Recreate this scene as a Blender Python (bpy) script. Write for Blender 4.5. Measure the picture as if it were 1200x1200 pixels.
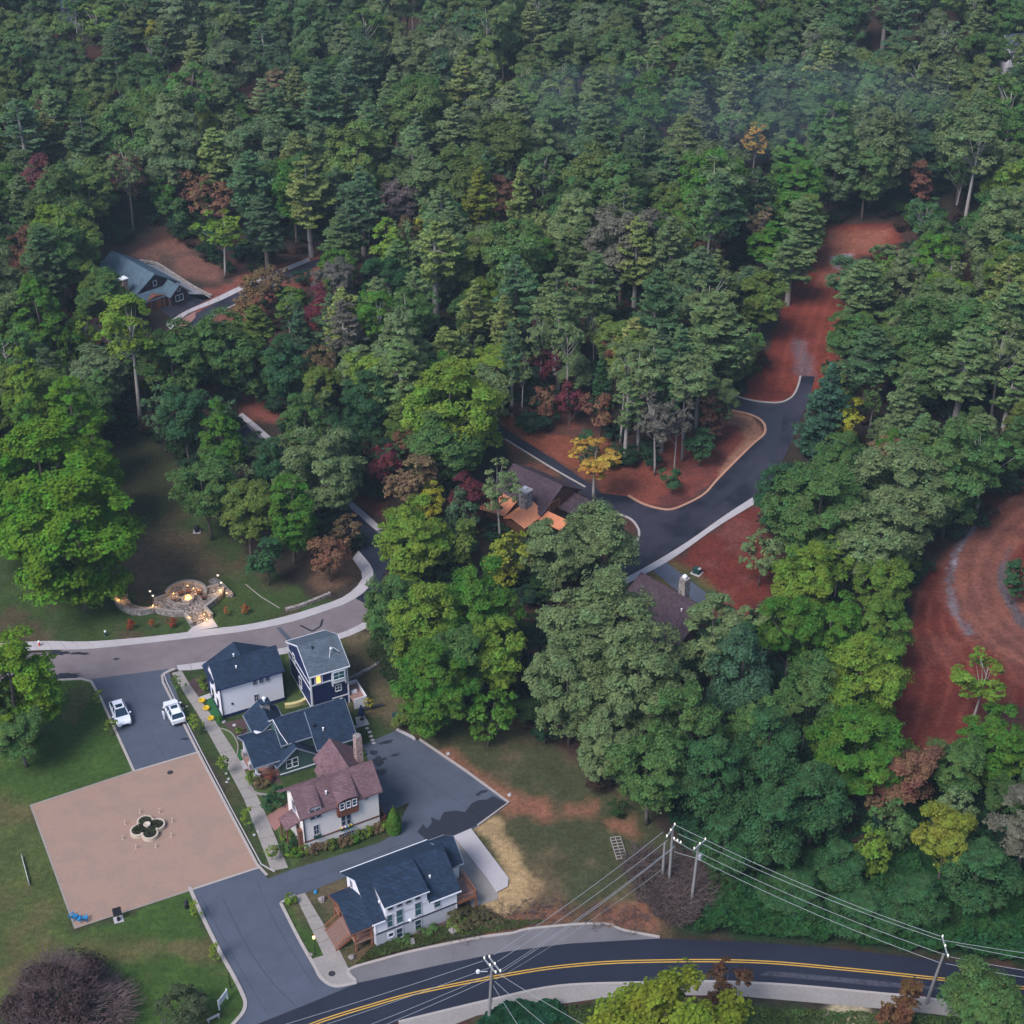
import bpy, bmesh, math, random
import numpy as np
from mathutils import Vector, Matrix
R = math.radians
sc = bpy.context.scene
for o in list(bpy.data.objects): bpy.data.objects.remove(o)

# ---------------------------------------------------------------- camera
FPX = 1850.0; PITCH = R(33); CH = 140.0
cam_d = bpy.data.cameras.new('camera'); cam = bpy.data.objects.new('camera', cam_d)
sc.collection.objects.link(cam); sc.camera = cam
cam.location = (0, 0, CH); cam.rotation_euler = (R(90) - PITCH, 0, 0)
cam_d.sensor_width = 36; cam_d.lens = 36 * FPX / 1200; cam_d.clip_end = 12000; cam_d.clip_start = 1
# ---------------------------------------------------------------- world
SUN_EL, SUN_AZ = R(50), R(-138)          # soft evening skylight, brightest from the upper left
w = bpy.data.worlds.new('World'); sc.world = w; w.use_nodes = True
nt = w.node_tree; nt.nodes.clear()
sky = nt.nodes.new('ShaderNodeTexSky'); sky.sky_type = 'NISHITA'; sky.sun_disc = False
sky.sun_elevation = SUN_EL; sky.sun_rotation = SUN_AZ; sky.air_density = 1.0; sky.dust_density = 1.2; sky.ozone_density = 1.5
bg = nt.nodes.new('ShaderNodeBackground'); bg.inputs[1].default_value = 0.085
wo = nt.nodes.new('ShaderNodeOutputWorld')
nt.links.new(sky.outputs[0], bg.inputs[0]); nt.links.new(bg.outputs[0], wo.inputs[0])
sd = bpy.data.lights.new('sun', 'SUN'); sd.energy = 1.8; sd.angle = R(26); sd.color = (1, .965, .975)
sun = bpy.data.objects.new('sun', sd); sc.collection.objects.link(sun)
sv = Vector((math.sin(SUN_AZ) * math.cos(SUN_EL), math.cos(SUN_AZ) * math.cos(SUN_EL), math.sin(SUN_EL)))
sun.rotation_euler = sv.to_track_quat('Z', 'Y').to_euler(); sun.location = sv * 300
sc.render.engine = 'CYCLES'; sc.cycles.max_bounces = 4; sc.cycles.diffuse_bounces = 2; sc.cycles.glossy_bounces = 2; sc.cycles.transmission_bounces = 2
sc.view_settings.view_transform = 'Standard'; sc.view_settings.look = 'None'
sc.view_settings.exposure = 1.08; sc.view_settings.gamma = 1; sc.view_settings.use_curve_mapping = False

# ---------------------------------------------------------------- picture -> place
cP, sP = math.cos(PITCH), math.sin(PITCH)
def hgt(X, Y):
    """ground height (numpy friendly): level village, gently rolling wooded rise behind"""
    X = np.asarray(X, float); Y = np.asarray(Y, float)
    t = np.clip((Y - 310) / 230, 0, 1); t = t * t * (3 - 2 * t)
    return t * (10 + 7 * np.sin(X * .021 + 1.3) * np.sin(Y * .024 + .4) + 4 * np.sin(X * .047 + Y * .018))
def G(px, py, z=0.0):
    u, v = px - 600.0, 600.0 - py
    dy, dz = FPX * cP + v * sP, -FPX * sP + v * cP
    g = 0.0
    for _ in range(6):
        t = (z + g - CH) / dz
        g = float(hgt(u * t, dy * t))
    return (u * t, dy * t, z + g)
def PX(X, Y, Z):
    Z = Z - CH; d = Y * cP - Z * sP
    return 600 + FPX * X / d, 600 - FPX * (Y * sP + Z * cP) / d
def depth(Y, Z=0): return Y * cP - (Z - CH) * sP

# ---------------------------------------------------------------- helpers
rnd = random.Random(7)
COL = sc.collection
def link(o): COL.objects.link(o); return o
def tag(o, label=None, cat=None, group=None, kind=None):
    if label: o['label'] = label
    if cat: o['category'] = cat
    if group: o['group'] = group
    if kind: o['kind'] = kind
    return o
def empty(name, loc=(0, 0, 0), rz=0.0, label=None, cat=None, group=None):
    o = link(bpy.data.objects.new(name, None)); o.location = loc; o.rotation_euler = (0, 0, rz)
    o.empty_display_size = .3
    return tag(o, label, cat, group)
def copy_tree(root, loc=None, rz=None, label=None, group=None, scale=None):
    r = link(root.copy())
    if loc is not None: r.location = loc
    if rz is not None: r.rotation_euler = (0, 0, rz)
    if scale is not None: r.scale = scale
    if label: r['label'] = label
    if group: r['group'] = group
    for ch in root.children:
        c = link(ch.copy()); c.parent = r
        for g in ch.children:
            d = link(g.copy()); d.parent = c
    return r
class M:
    def __init__(s): s.v = []; s.f = []
    def poly(s, pts):
        n = len(s.v); s.v += [tuple(p) for p in pts]; s.f.append(tuple(range(n, n + len(pts)))); return s
    def box(s, x0, x1, y0, y1, z0, z1, ox=0, oy=0, rz=0):
        n = len(s.v); c, q = math.cos(rz), math.sin(rz)
        for z in (z0, z1):
            for x, y in ((x0, y0), (x1, y0), (x1, y1), (x0, y1)):
                s.v.append((ox + x * c - y * q, oy + x * q + y * c, z))
        for f in ((3, 2, 1, 0), (4, 5, 6, 7), (0, 1, 5, 4), (1, 2, 6, 5), (2, 3, 7, 6), (3, 0, 4, 7)): s.f.append(tuple(n + i for i in f))
        return s
    def hexa(s, p):      # 8 points: bottom 4, top 4
        n = len(s.v); s.v += [tuple(q) for q in p]
        for f in ((3, 2, 1, 0), (4, 5, 6, 7), (0, 1, 5, 4), (1, 2, 6, 5), (2, 3, 7, 6), (3, 0, 4, 7)): s.f.append(tuple(n + i for i in f))
        return s
    def slab(s, quad, th):   # quad of 4 points thickened downwards
        return s.hexa([(p[0], p[1], p[2] - th) for p in quad] + list(quad))
    def extr(s, pts, z0, z1):  # polygon (x,y) extruded
        n = len(s.v); k = len(pts)
        s.v += [(p[0], p[1], z0) for p in pts] + [(p[0], p[1], z1) for p in pts]
        s.f.append(tuple(n + i for i in reversed(range(k)))); s.f.append(tuple(n + k + i for i in range(k)))
        for i in range(k): j = (i + 1) % k; s.f.append((n + i, n + j, n + k + j, n + k + i))
        return s
    def tube(s, pts, rad, k=6, cap=True):
        pts = [Vector(p) for p in pts]; n0 = len(s.v)
        if not hasattr(rad, '__len__'): rad = [rad] * len(pts)
        for i, p in enumerate(pts):
            d = (pts[min(i + 1, len(pts) - 1)] - pts[max(i - 1, 0)]).normalized()
            a = d.cross(Vector((0, 0, 1)) if abs(d.z) < .9 else Vector((1, 0, 0))).normalized(); b = d.cross(a)
            for j in range(k):
                t = 2 * math.pi * j / k; q = p + (a * math.cos(t) + b * math.sin(t)) * rad[i]; s.v.append(tuple(q))
        for i in range(len(pts) - 1):
            for j in range(k):
                a0 = n0 + i * k + j; a1 = n0 + i * k + (j + 1) % k; s.f.append((a0, a1, a1 + k, a0 + k))
        if cap:
            s.f.append(tuple(n0 + j for j in reversed(range(k)))); e = n0 + (len(pts) - 1) * k; s.f.append(tuple(e + j for j in range(k)))
        return s
    def lathe(s, prof, cx=0, cy=0, k=16, z=0):
        n0 = len(s.v)
        for r_, z_ in prof:
            for j in range(k):
                t = 2 * math.pi * j / k; s.v.append((cx + r_ * math.cos(t), cy + r_ * math.sin(t), z + z_))
        for i in range(len(prof) - 1):
            for j in range(k):
                a0 = n0 + i * k + j; a1 = n0 + i * k + (j + 1) % k; s.f.append((a0, a1, a1 + k, a0 + k))
        s.f.append(tuple(n0 + j for j in reversed(range(k)))); e = n0 + (len(prof) - 1) * k; s.f.append(tuple(e + j for j in range(k)))
        return s
    def blob(s, c, r, seed=0, k=9, flat=.8, rough=.18):
        rr = random.Random(seed); n0 = len(s.v); rows = 6
        for i in range(rows + 1):
            ph = -math.pi / 2 + math.pi * i / rows
            for j in range(k):
                t = 2 * math.pi * j / k; q = 1 + rr.uniform(-rough, rough)
                s.v.append((c[0] + r * q * math.cos(ph) * math.cos(t), c[1] + r * q * math.cos(ph) * math.sin(t), c[2] + r * flat * q * math.sin(ph)))
        for i in range(rows):
            for j in range(k):
                a0 = n0 + i * k + j; a1 = n0 + i * k + (j + 1) % k; s.f.append((a0, a1, a1 + k, a0 + k))
        return s
    def build(s, name, m, parent=None, smooth=False, bevel=0):
        me = bpy.data.meshes.new(name); me.from_pydata(s.v, [], s.f); me.validate()
        if m: me.materials.append(m)
        if smooth: me.polygons.foreach_set('use_smooth', [True] * len(me.polygons))
        o = link(bpy.data.objects.new(name, me))
        if parent: o.parent = parent
        if bevel:
            b = o.modifiers.new('bevel', 'BEVEL'); b.width = bevel; b.segments = 2; b.limit_method = 'ANGLE'
        return o
def smooth_line(pts, n=8):
    if len(pts) < 3: return [tuple(p) for p in pts]
    P = [Vector(p) for p in pts]; P = [P[0] * 2 - P[1]] + P + [P[-1] * 2 - P[-2]]; out = []
    for i in range(1, len(P) - 2):
        a, b, c, d = P[i - 1:i + 3]
        for k in range(n):
            t = k / n
            out.append(tuple(.5 * ((2 * b) + (c - a) * t + (2 * a - 5 * b + 4 * c - d) * t * t + (3 * b - a - 3 * c + d) * t ** 3)))
    out.append(tuple(P[-2])); return out
def gl(pts, n=6, sm=True):      # pixel polyline -> ground polyline
    q = [G(*p)[:2] for p in pts]
    return smooth_line([(a, b) for a, b in q], n) if sm else q
def offs(line, d):
    L = [Vector(p) for p in line]; out = []
    for i, p in enumerate(L):
        t = (L[min(i + 1, len(L) - 1)] - L[max(i - 1, 0)]).normalized(); out.append((p.x - t.y * d, p.y + t.x * d))
    return out
def drop(bm_pts, z): return [(x, y, z + float(hgt(x, y))) for x, y in bm_pts]

# ---------------------------------------------------------------- materials
def mat(name, col, rough=.85, var=.15, scale=2.0, var2=0, scale2=.15, bump=0, bscale=12, metal=0, spec=.35, col2=None, objcol=False):
    m = bpy.data.materials.new(name); m.use_nodes = True; t = m.node_tree; b = t.nodes['Principled BSDF']
    b.inputs['Roughness'].default_value = rough; b.inputs['Metallic'].default_value = metal; b.inputs['Specular IOR Level'].default_value = spec
    tc = t.nodes.new('ShaderNodeTexCoord')
    def noise(sc_, det=5):
        n = t.nodes.new('ShaderNodeTexNoise'); n.inputs['Scale'].default_value = sc_; n.inputs['Detail'].default_value = det
        n.inputs['Roughness'].default_value = .65; t.links.new(tc.outputs['Object'], n.inputs['Vector']); return n
    if objcol:
        oi = t.nodes.new('ShaderNodeObjectInfo'); base = oi.outputs['Color']
    else:
        rgb = t.nodes.new('ShaderNodeRGB'); rgb.outputs[0].default_value = (*col, 1); base = rgb.outputs[0]
    if col2:
        n = noise(scale2); cr = t.nodes.new('ShaderNodeValToRGB'); cr.color_ramp.elements[0].position = .42; cr.color_ramp.elements[1].position = .6
        t.links.new(n.outputs[0], cr.inputs[0]); mx = t.nodes.new('ShaderNodeMixRGB'); mx.inputs[2].default_value = (*col2, 1)
        t.links.new(cr.outputs[0], mx.inputs[0]); t.links.new(base, mx.inputs[1]); base = mx.outputs[0]
    for v, s_ in ((var, scale), (var2, scale2)):
        if v:
            n = noise(s_); mr = t.nodes.new('ShaderNodeMapRange'); mr.inputs[1].default_value = .25; mr.inputs[2].default_value = .75
            mr.inputs[3].default_value = 1 - v; mr.inputs[4].default_value = 1 + v; t.links.new(n.outputs[0], mr.inputs[0])
            vm = t.nodes.new('ShaderNodeVectorMath'); vm.operation = 'SCALE'; t.links.new(base, vm.inputs[0]); t.links.new(mr.outputs[0], vm.inputs['Scale']); base = vm.outputs[0]
    t.links.new(base, b.inputs['Base Color'])
    if bump:
        n = noise(bscale, 4); bp = t.nodes.new('ShaderNodeBump'); bp.inputs['Strength'].default_value = bump; bp.inputs['Distance'].default_value = .08
        t.links.new(n.outputs[0], bp.inputs['Height']); t.links.new(bp.outputs[0], b.inputs['Normal'])
    return m
def stone_mat(name, c1, c2, scale=2.2, joint=(.05, .045, .04), jw=.06):
    m = bpy.data.materials.new(name); m.use_nodes = True; t = m.node_tree; b = t.nodes['Principled BSDF']; b.inputs['Roughness'].default_value = .85
    tc = t.nodes.new('ShaderNodeTexCoord'); v = t.nodes.new('ShaderNodeTexVoronoi'); v.inputs['Scale'].default_value = scale
    v2 = t.nodes.new('ShaderNodeTexVoronoi'); v2.feature = 'DISTANCE_TO_EDGE'; v2.inputs['Scale'].default_value = scale
    for q in (v, v2): t.links.new(tc.outputs['Object'], q.inputs['Vector'])
    mx = t.nodes.new('ShaderNodeMixRGB'); mx.inputs[1].default_value = (*c1, 1); mx.inputs[2].default_value = (*c2, 1)
    sp = t.nodes.new('ShaderNodeSeparateColor'); t.links.new(v.outputs['Color'], sp.inputs[0]); t.links.new(sp.outputs[0], mx.inputs[0])
    lt = t.nodes.new('ShaderNodeMath'); lt.operation = 'LESS_THAN'; lt.inputs[1].default_value = jw; t.links.new(v2.outputs['Distance'], lt.inputs[0])
    m2 = t.nodes.new('ShaderNodeMixRGB'); m2.inputs[2].default_value = (*joint, 1); t.links.new(lt.outputs[0], m2.inputs[0]); t.links.new(mx.outputs[0], m2.inputs[1])
    t.links.new(m2.outputs[0], b.inputs['Base Color'])
    bp = t.nodes.new('ShaderNodeBump'); bp.inputs['Distance'].default_value = .05; bp.inputs['Strength'].default_value = .6
    t.links.new(v2.outputs['Distance'], bp.inputs['Height']); t.links.new(bp.outputs[0], b.inputs['Normal'])
    return m
def course_mat(name, col, course=.2, axis='Z', var=.25, w=.5, jc=.55, rough=.85, speck=.2, sscale=14):
    """rows of shingles or boards as fine relief: brick texture in local coordinates"""
    m = bpy.data.materials.new(name); m.use_nodes = True; t = m.node_tree; b = t.nodes['Principled BSDF']; b.inputs['Roughness'].default_value = rough
    b.inputs['Specular IOR Level'].default_value = .3
    tc = t.nodes.new('ShaderNodeTexCoord'); sp = t.nodes.new('ShaderNodeSeparateXYZ'); t.links.new(tc.outputs['Object'], sp.inputs[0])
    ad = t.nodes.new('ShaderNodeMath'); ad.operation = 'ADD'; t.links.new(sp.outputs[0], ad.inputs[0]); t.links.new(sp.outputs[1], ad.inputs[1])
    cb = t.nodes.new('ShaderNodeCombineXYZ')
    if axis == 'Z': t.links.new(ad.outputs[0], cb.inputs[0]); t.links.new(sp.outputs[2], cb.inputs[1])
    else: t.links.new(sp.outputs[2], cb.inputs[0]); t.links.new(ad.outputs[0], cb.inputs[1])
    br = t.nodes.new('ShaderNodeTexBrick'); t.links.new(cb.outputs[0], br.inputs[0]); br.inputs['Scale'].default_value = 1
    br.inputs['Brick Width'].default_value = w; br.inputs['Row Height'].default_value = course; br.inputs['Mortar Size'].default_value = .012; br.inputs['Mortar Smooth'].default_value = .3
    br.inputs['Color1'].default_value = (*[c * (1 - var) for c in col], 1); br.inputs['Color2'].default_value = (*[c * (1 + var) for c in col], 1)
    br.inputs['Mortar'].default_value = (*[c * jc for c in col], 1)
    n = t.nodes.new('ShaderNodeTexNoise'); n.inputs['Scale'].default_value = sscale; n.inputs['Detail'].default_value = 3; t.links.new(tc.outputs['Object'], n.inputs['Vector'])
    n2 = t.nodes.new('ShaderNodeTexNoise'); n2.inputs['Scale'].default_value = .6; n2.inputs['Detail'].default_value = 5; t.links.new(tc.outputs['Object'], n2.inputs['Vector'])
    base = br.outputs['Color']
    for nn, v in ((n, speck), (n2, .16)):
        mr = t.nodes.new('ShaderNodeMapRange'); mr.inputs[1].default_value = .3; mr.inputs[2].default_value = .7; mr.inputs[3].default_value = 1 - v; mr.inputs[4].default_value = 1 + v
        t.links.new(nn.outputs[0], mr.inputs[0]); vm = t.nodes.new('ShaderNodeVectorMath'); vm.operation = 'SCALE'
        t.links.new(base, vm.inputs[0]); t.links.new(mr.outputs[0], vm.inputs['Scale']); base = vm.outputs[0]
    t.links.new(base, b.inputs['Base Color'])
    bp = t.nodes.new('ShaderNodeBump'); bp.inputs['Distance'].default_value = .02; bp.inputs['Strength'].default_value = .5; t.links.new(br.outputs['Fac'], bp.inputs['Height']); bp.invert = True
    t.links.new(bp.outputs[0], b.inputs['Normal'])
    return m
def leaf_mat(name, inst=False):
    m = bpy.data.materials.new(name); m.use_nodes = True; t = m.node_tree; t.nodes.clear()
    out = t.nodes.new('ShaderNodeOutputMaterial')
    if inst:
        a = t.nodes.new('ShaderNodeAttribute'); a.attribute_type = 'INSTANCER'; a.attribute_name = 'tint'; base = a.outputs['Color']
    else:
        oi = t.nodes.new('ShaderNodeObjectInfo'); base = oi.outputs['Color']
    tc = t.nodes.new('ShaderNodeTexCoord')
    at = t.nodes.new('ShaderNodeAttribute'); at.attribute_name = 'shade'
    n = t.nodes.new('ShaderNodeTexNoise'); n.inputs['Scale'].default_value = .45; n.inputs['Detail'].default_value = 2; t.links.new(tc.outputs['Object'], n.inputs['Vector'])
    hs = t.nodes.new('ShaderNodeHueSaturation')
    mr = t.nodes.new('ShaderNodeMapRange'); mr.inputs[1].default_value = .3; mr.inputs[2].default_value = .7; mr.inputs[3].default_value = .468; mr.inputs[4].default_value = .525
    t.links.new(n.outputs[0], mr.inputs[0]); t.links.new(mr.outputs[0], hs.inputs['Hue']); t.links.new(base, hs.inputs['Color'])
    n3 = t.nodes.new('ShaderNodeTexNoise'); n3.inputs['Scale'].default_value = .9; n3.inputs['Detail'].default_value = 3; t.links.new(tc.outputs['Object'], n3.inputs['Vector'])
    m3 = t.nodes.new('ShaderNodeMapRange'); m3.inputs[1].default_value = .3; m3.inputs[2].default_value = .7; m3.inputs[3].default_value = .68; m3.inputs[4].default_value = 1.34; t.links.new(n3.outputs[0], m3.inputs[0])
    mm = t.nodes.new('ShaderNodeMath'); mm.operation = 'MULTIPLY'; t.links.new(at.outputs['Fac'], mm.inputs[0]); t.links.new(m3.outputs[0], mm.inputs[1]); t.links.new(mm.outputs[0], hs.inputs['Value'])
    df = t.nodes.new('ShaderNodeBsdfDiffuse'); tr = t.nodes.new('ShaderNodeBsdfTranslucent')
    mx = t.nodes.new('ShaderNodeMixShader'); mx.inputs[0].default_value = .15
    t.links.new(hs.outputs[0], df.inputs[0]); t.links.new(hs.outputs[0], tr.inputs[0])
    t.links.new(df.outputs[0], mx.inputs[1]); t.links.new(tr.outputs[0], mx.inputs[2]); t.links.new(mx.outputs[0], out.inputs[0]); return m
def emit(name, col, st):
    m = bpy.data.materials.new(name); m.use_nodes = True; b = m.node_tree.nodes['Principled BSDF']
    b.inputs['Base Color'].default_value = (*col, 1); b.inputs['Emission Color'].default_value = (*col, 1); b.inputs['Emission Strength'].default_value = st; return m
MA = dict(
    asphalt=mat('asphalt', (.070, .082, .112), .8, .12, 9, .16, .35, .25, 40),
    street=mat('street_asphalt', (.175, .145, .15), .9, .12, 7, .2, .3, .25, 40),
    shoulder=mat('shoulder_asphalt', (.15, .14, .15), .9, .14, 5, .2, .2, .25, 40),
    fresh=mat('fresh_asphalt', (.016, .019, .034), .62, .15, 8, .25, .15, .2, 40),
    newroad=mat('new_road_asphalt', (.040, .036, .052), .55, .2, 3, .2, .12, .2, 30, col2=(.012, .012, .02)),
    wornroad=mat('worn_asphalt', (.05, .052, .07), .8, .5, 2.5, .4, .8, .2, 30),
    seal=mat('dark_sealant', (.026, .027, .038), .5, .15, 3),
    paver=mat('plaza_paving', (.335, .215, .160), .9, .14, 9, .14, .35, .4, 14, col2=(.265, .180, .142)),
    conc=mat('concrete', (.40, .37, .38), .85, .08, 4, .08, .3, .15, 20),
    conc2=mat('weathered_concrete', (.27, .245, .225), .9, .14, 3, .12, .3, .2, 20),
    kerb=mat('kerb_concrete', (.36, .32, .30), .9, .12, 3),
    kerbred=mat('clay_stained_concrete', (.40, .22, .15), .9, .15, 2),
    yellow=mat('yellow_paint', (.55, .32, .05), .6, .12, 3),
    white=mat('white_siding', (.80, .78, .84), .7, .03, 2),
    plstone=mat('planter_stone', (.52, .43, .34), .85, .08, 3),
    cream=mat('cream_stucco', (.80, .73, .69), .85, .05, 1.5, .04, .3),
    greywall=mat('pale_grey_wall', (.45, .44, .48), .8, .05, 2),
    trimw=mat('white_trim', (.70, .70, .74), .6, .03, 2),
    greytrim=mat('grey_trim', (.20, .23, .28), .7, .05, 2),
    black=mat('black_metal', (.012, .012, .016), .5, .1, 4),
    navy=course_mat('navy_siding', (.012, .022, .085), .15, 'Z', .08, 4, .75, .6, .05),
    green=course_mat('green_siding', (.055, .105, .095), .15, 'Z', .08, 4, .75, .7, .05),
    shingle=course_mat('slate_blue_shingles', (.014, .030, .060), .17, 'Z', .30, .33, .6, .8, .3),
    shingleg=course_mat('grey_shingles', (.085, .11, .14), .17, 'Z', .2, .33, .65, .8, .2),
    shinglep=course_mat('plum_shingles', (.155, .088, .098), .17, 'Z', .2, .33, .65, .85, .2),
    shingleb=course_mat('brown_purple_shingles', (.060, .038, .048), .17, 'Z', .25, .33, .6, .85, .2),
    shingleu=course_mat('blue_grey_shingles', (.075, .12, .155), .17, 'Z', .2, .33, .65, .8, .2),
    copper=mat('copper_sheet', (.70, .27, .13), .5, .12, 2, .12, .6, metal=.1, spec=.5),
    wood=mat('cedar_wood', (.26, .095, .045), .8, .2, 5),
    woodd=mat('brown_wood', (.15, .06, .04), .8, .2, 5),
    woodl=mat('deck_board_wood', (.24, .145, .12), .85, .2, 4),
    shake=course_mat('rust_shakes', (.20, .07, .045), .12, 'X', .25, .4, .5),
    glass=mat('window_glass', (.015, .035, .06), .12, 0, spec=.6),
    glasst=mat('teal_window_glass', (.02, .10, .11), .12, 0, spec=.6),
    lit=emit('lit_window_glass', (1.0, .52, .10), .75),
    lamp=emit('lamp_glow', (1.0, .55, .14), 3),
    fire=emit('flame', (1.0, .50, .12), 2.2),
    globe=emit('lamp_globe', (.9, .85, .7), .35),
    stone=stone_mat('stone_wall', (.22, .19, .17), (.42, .37, .35), 3.0),
    flag=stone_mat('flagstone', (.17, .145, .135), (.34, .29, .265), 1.8),
    stonec=stone_mat('chimney_stone', (.26, .24, .25), (.5, .47, .48), 3.2),
    stonep=stone_mat('pink_chimney_brick', (.36, .22, .20), (.50, .36, .34), 4),
    rock=mat('boulder_rock', (.24, .21, .20), .9, .2, 2, bump=.4, bscale=4),
    bark=mat('bark', (.12, .095, .085), .95, .25, 3, bump=.5, bscale=8),
    barkp=mat('pale_bark', (.30, .27, .25), .95, .2, 2, bump=.4, bscale=8),
    twig=mat('dead_twigs', (.10, .072, .066), .95, .35, .5),
    mulch=mat('mulch', (.075, .045, .045), .95, .3, 6, bump=.6, bscale=10),
    turf=mat('artificial_turf', (.018, .10, .03), .9, .15, 4),
    lawn=mat('garden_lawn', (.055, .085, .022), .95, .2, 5, .15, .5, bump=.5, bscale=20),
    straw=mat('straw', (.44, .31, .16), .95, .2, 3, .15, .5, .6, 10),
    brickp=mat('brick_paving', (.28, .14, .12), .9, .2, 6),
    pole=mat('weathered_pole_wood', (.22, .21, .21), .9, .15, 2),
    wire=mat('aluminium_cable', (.28, .30, .31), .5, 0, spec=.5),
    iron=mat('cast_iron', (.03, .03, .035), .7, .1, 3),
    white_p=mat('white_paint', (.78, .78, .80), .5, .02, 2, spec=.5),
    carpaint=mat('white_car_paint', (.74, .76, .82), .22, 0, spec=.6),
    tyre=mat('tyre_rubber', (.02, .02, .022), .8, 0), rim=mat('alloy_rim', (.4, .4, .42), .35, 0, metal=.8),
    redl=mat('red_lens', (.35, .02, .02), .3, 0), clearl=mat('headlight_lens', (.55, .58, .62), .15, 0),
    blue=mat('blue_plastic', (.02, .20, .42), .5, .06, 2), red=mat('red_plastic', (.55, .06, .04), .5, .06, 2),
    yel=mat('yellow_plastic', (.60, .40, .02), .5, .06, 2), dkgreen=mat('dark_green_plastic', (.012, .05, .045), .6, .1, 3),
    gold=mat('yellow_fabric', (.52, .44, .20), .85, .1, 3), skin=mat('skin', (.42, .26, .19), .6, 0), cloth=mat('pale_clothing', (.62, .63, .68), .9, .05, 3),
    hair=mat('dark_hair', (.03, .02, .015), .8, 0),
    gravel=mat('gravel', (.17, .175, .20), .95, .45, 6, .2, .4, .8, 8),
)
LEAF = leaf_mat('leaves'); LEAFI = leaf_mat('leaves_far', True)

# ---------------------------------------------------------------- ground
def quads_obj(name, cen, nrm, size, shade, m, asp=1.0, seed=0, droop=None):
    """many leaf-sized faces as one mesh"""
    rs = np.random.RandomState(seed); n = len(cen)
    nrm = nrm / (np.linalg.norm(nrm, axis=1, keepdims=True) + 1e-9)
    a = rs.randn(n, 3) if droop is None else droop
    u = np.cross(nrm, a); u /= (np.linalg.norm(u, axis=1, keepdims=True) + 1e-9); v = np.cross(nrm, u)
    s_ = size[:, None] * .5; asp = asp if hasattr(asp, '__len__') else np.full(n, asp); w_ = s_ * asp[:, None]
    P = np.stack([cen - u * w_ - v * s_ * .6, cen + u * w_ * .7 - v * s_, cen + u * w_ + v * s_ * .6, cen - u * w_ * .7 + v * s_], 1).reshape(-1, 3)
    me = bpy.data.meshes.new(name); me.vertices.add(4 * n); me.vertices.foreach_set('co', P.astype(np.float32).ravel())
    me.loops.add(4 * n); me.loops.foreach_set('vertex_index', np.arange(4 * n, dtype=np.int32)); me.polygons.add(n)
    me.polygons.foreach_set('loop_start', np.arange(0, 4 * n, 4, dtype=np.int32)); me.polygons.foreach_set('loop_total', np.full(n, 4, np.int32)); me.update(calc_edges=True)
    at = me.attributes.new('shade', 'FLOAT', 'FACE'); at.data.foreach_set('value', shade.astype(np.float32)); me.materials.append(m); return me
def lattice(seed): return np.random.RandomState(seed).rand(256, 256)
_L = [lattice(i) for i in range(6)]
def vn(x, y, s, seed=0):
    L = _L[seed % 6]; x = x * s + 37.3 * seed; y = y * s + 11.7 * seed
    i = np.floor(x).astype(int); j = np.floor(y).astype(int); a = x - i; b = y - j; a = a * a * (3 - 2 * a); b = b * b * (3 - 2 * b)
    g = lambda p, q: L[p % 256, q % 256]
    return (g(i, j) * (1 - a) + g(i + 1, j) * a) * (1 - b) + (g(i, j + 1) * (1 - a) + g(i + 1, j + 1) * a) * b
def fbm(x, y, s, seed=0): return (vn(x, y, s, seed) + .5 * vn(x, y, s * 2.1, seed + 1) + .25 * vn(x, y, s * 4.3, seed + 2) + .12 * vn(x, y, s * 9, seed + 3)) / 1.87
def pip(x, y, P):
    ins = np.zeros(np.shape(x), bool); n = len(P)
    for i in range(n):
        x1, y1 = P[i]; x2, y2 = P[(i + 1) % n]
        if y1 == y2: continue
        c = ((y1 > y) != (y2 > y)) & (x < (x2 - x1) * (y - y1) / (y2 - y1) + x1); ins ^= c
    return ins
def sdist(x, y, P):
    d = np.full(np.shape(x), 1e9); n = len(P)
    for i in range(n):
        ax, ay = P[i]; bx, by = P[(i + 1) % n]; vx, vy = bx - ax, by - ay; L = vx * vx + vy * vy + 1e-9
        t = np.clip(((x - ax) * vx + (y - ay) * vy) / L, 0, 1); d = np.minimum(d, np.hypot(x - ax - t * vx, y - ay - t * vy))
    return np.where(pip(x, y, P), -d, d)
xs = np.concatenate([-np.geomspace(4000, 100, 22), np.arange(-98, 98.1, .55), np.geomspace(100, 4000, 22)])
ys = np.concatenate([[-3000, -1000, -300, 0, 60, 90], np.arange(100, 262, .55), np.arange(262, 345, 1.0), np.arange(345, 620, 4.0), np.geomspace(620, 9000, 14)])
GX, GY = np.meshgrid(xs, ys); gx, gy = GX.ravel(), GY.ravel(); gz = hgt(gx, gy)
C_ = lambda *c: np.array(c)
n1, n2, n3 = fbm(gx, gy, .07, 0), fbm(gx, gy, .35, 2), fbm(gx, gy, 1.2, 1)
litter = C_(.034, .025, .019)[None] * (.6 + .9 * n2[:, None])
red_under = C_(.13, .035, .03)
t = np.clip((n1 - .52) * 5, 0, 1)[:, None] * .3
col = litter * (1 - t) + red_under * t
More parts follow.
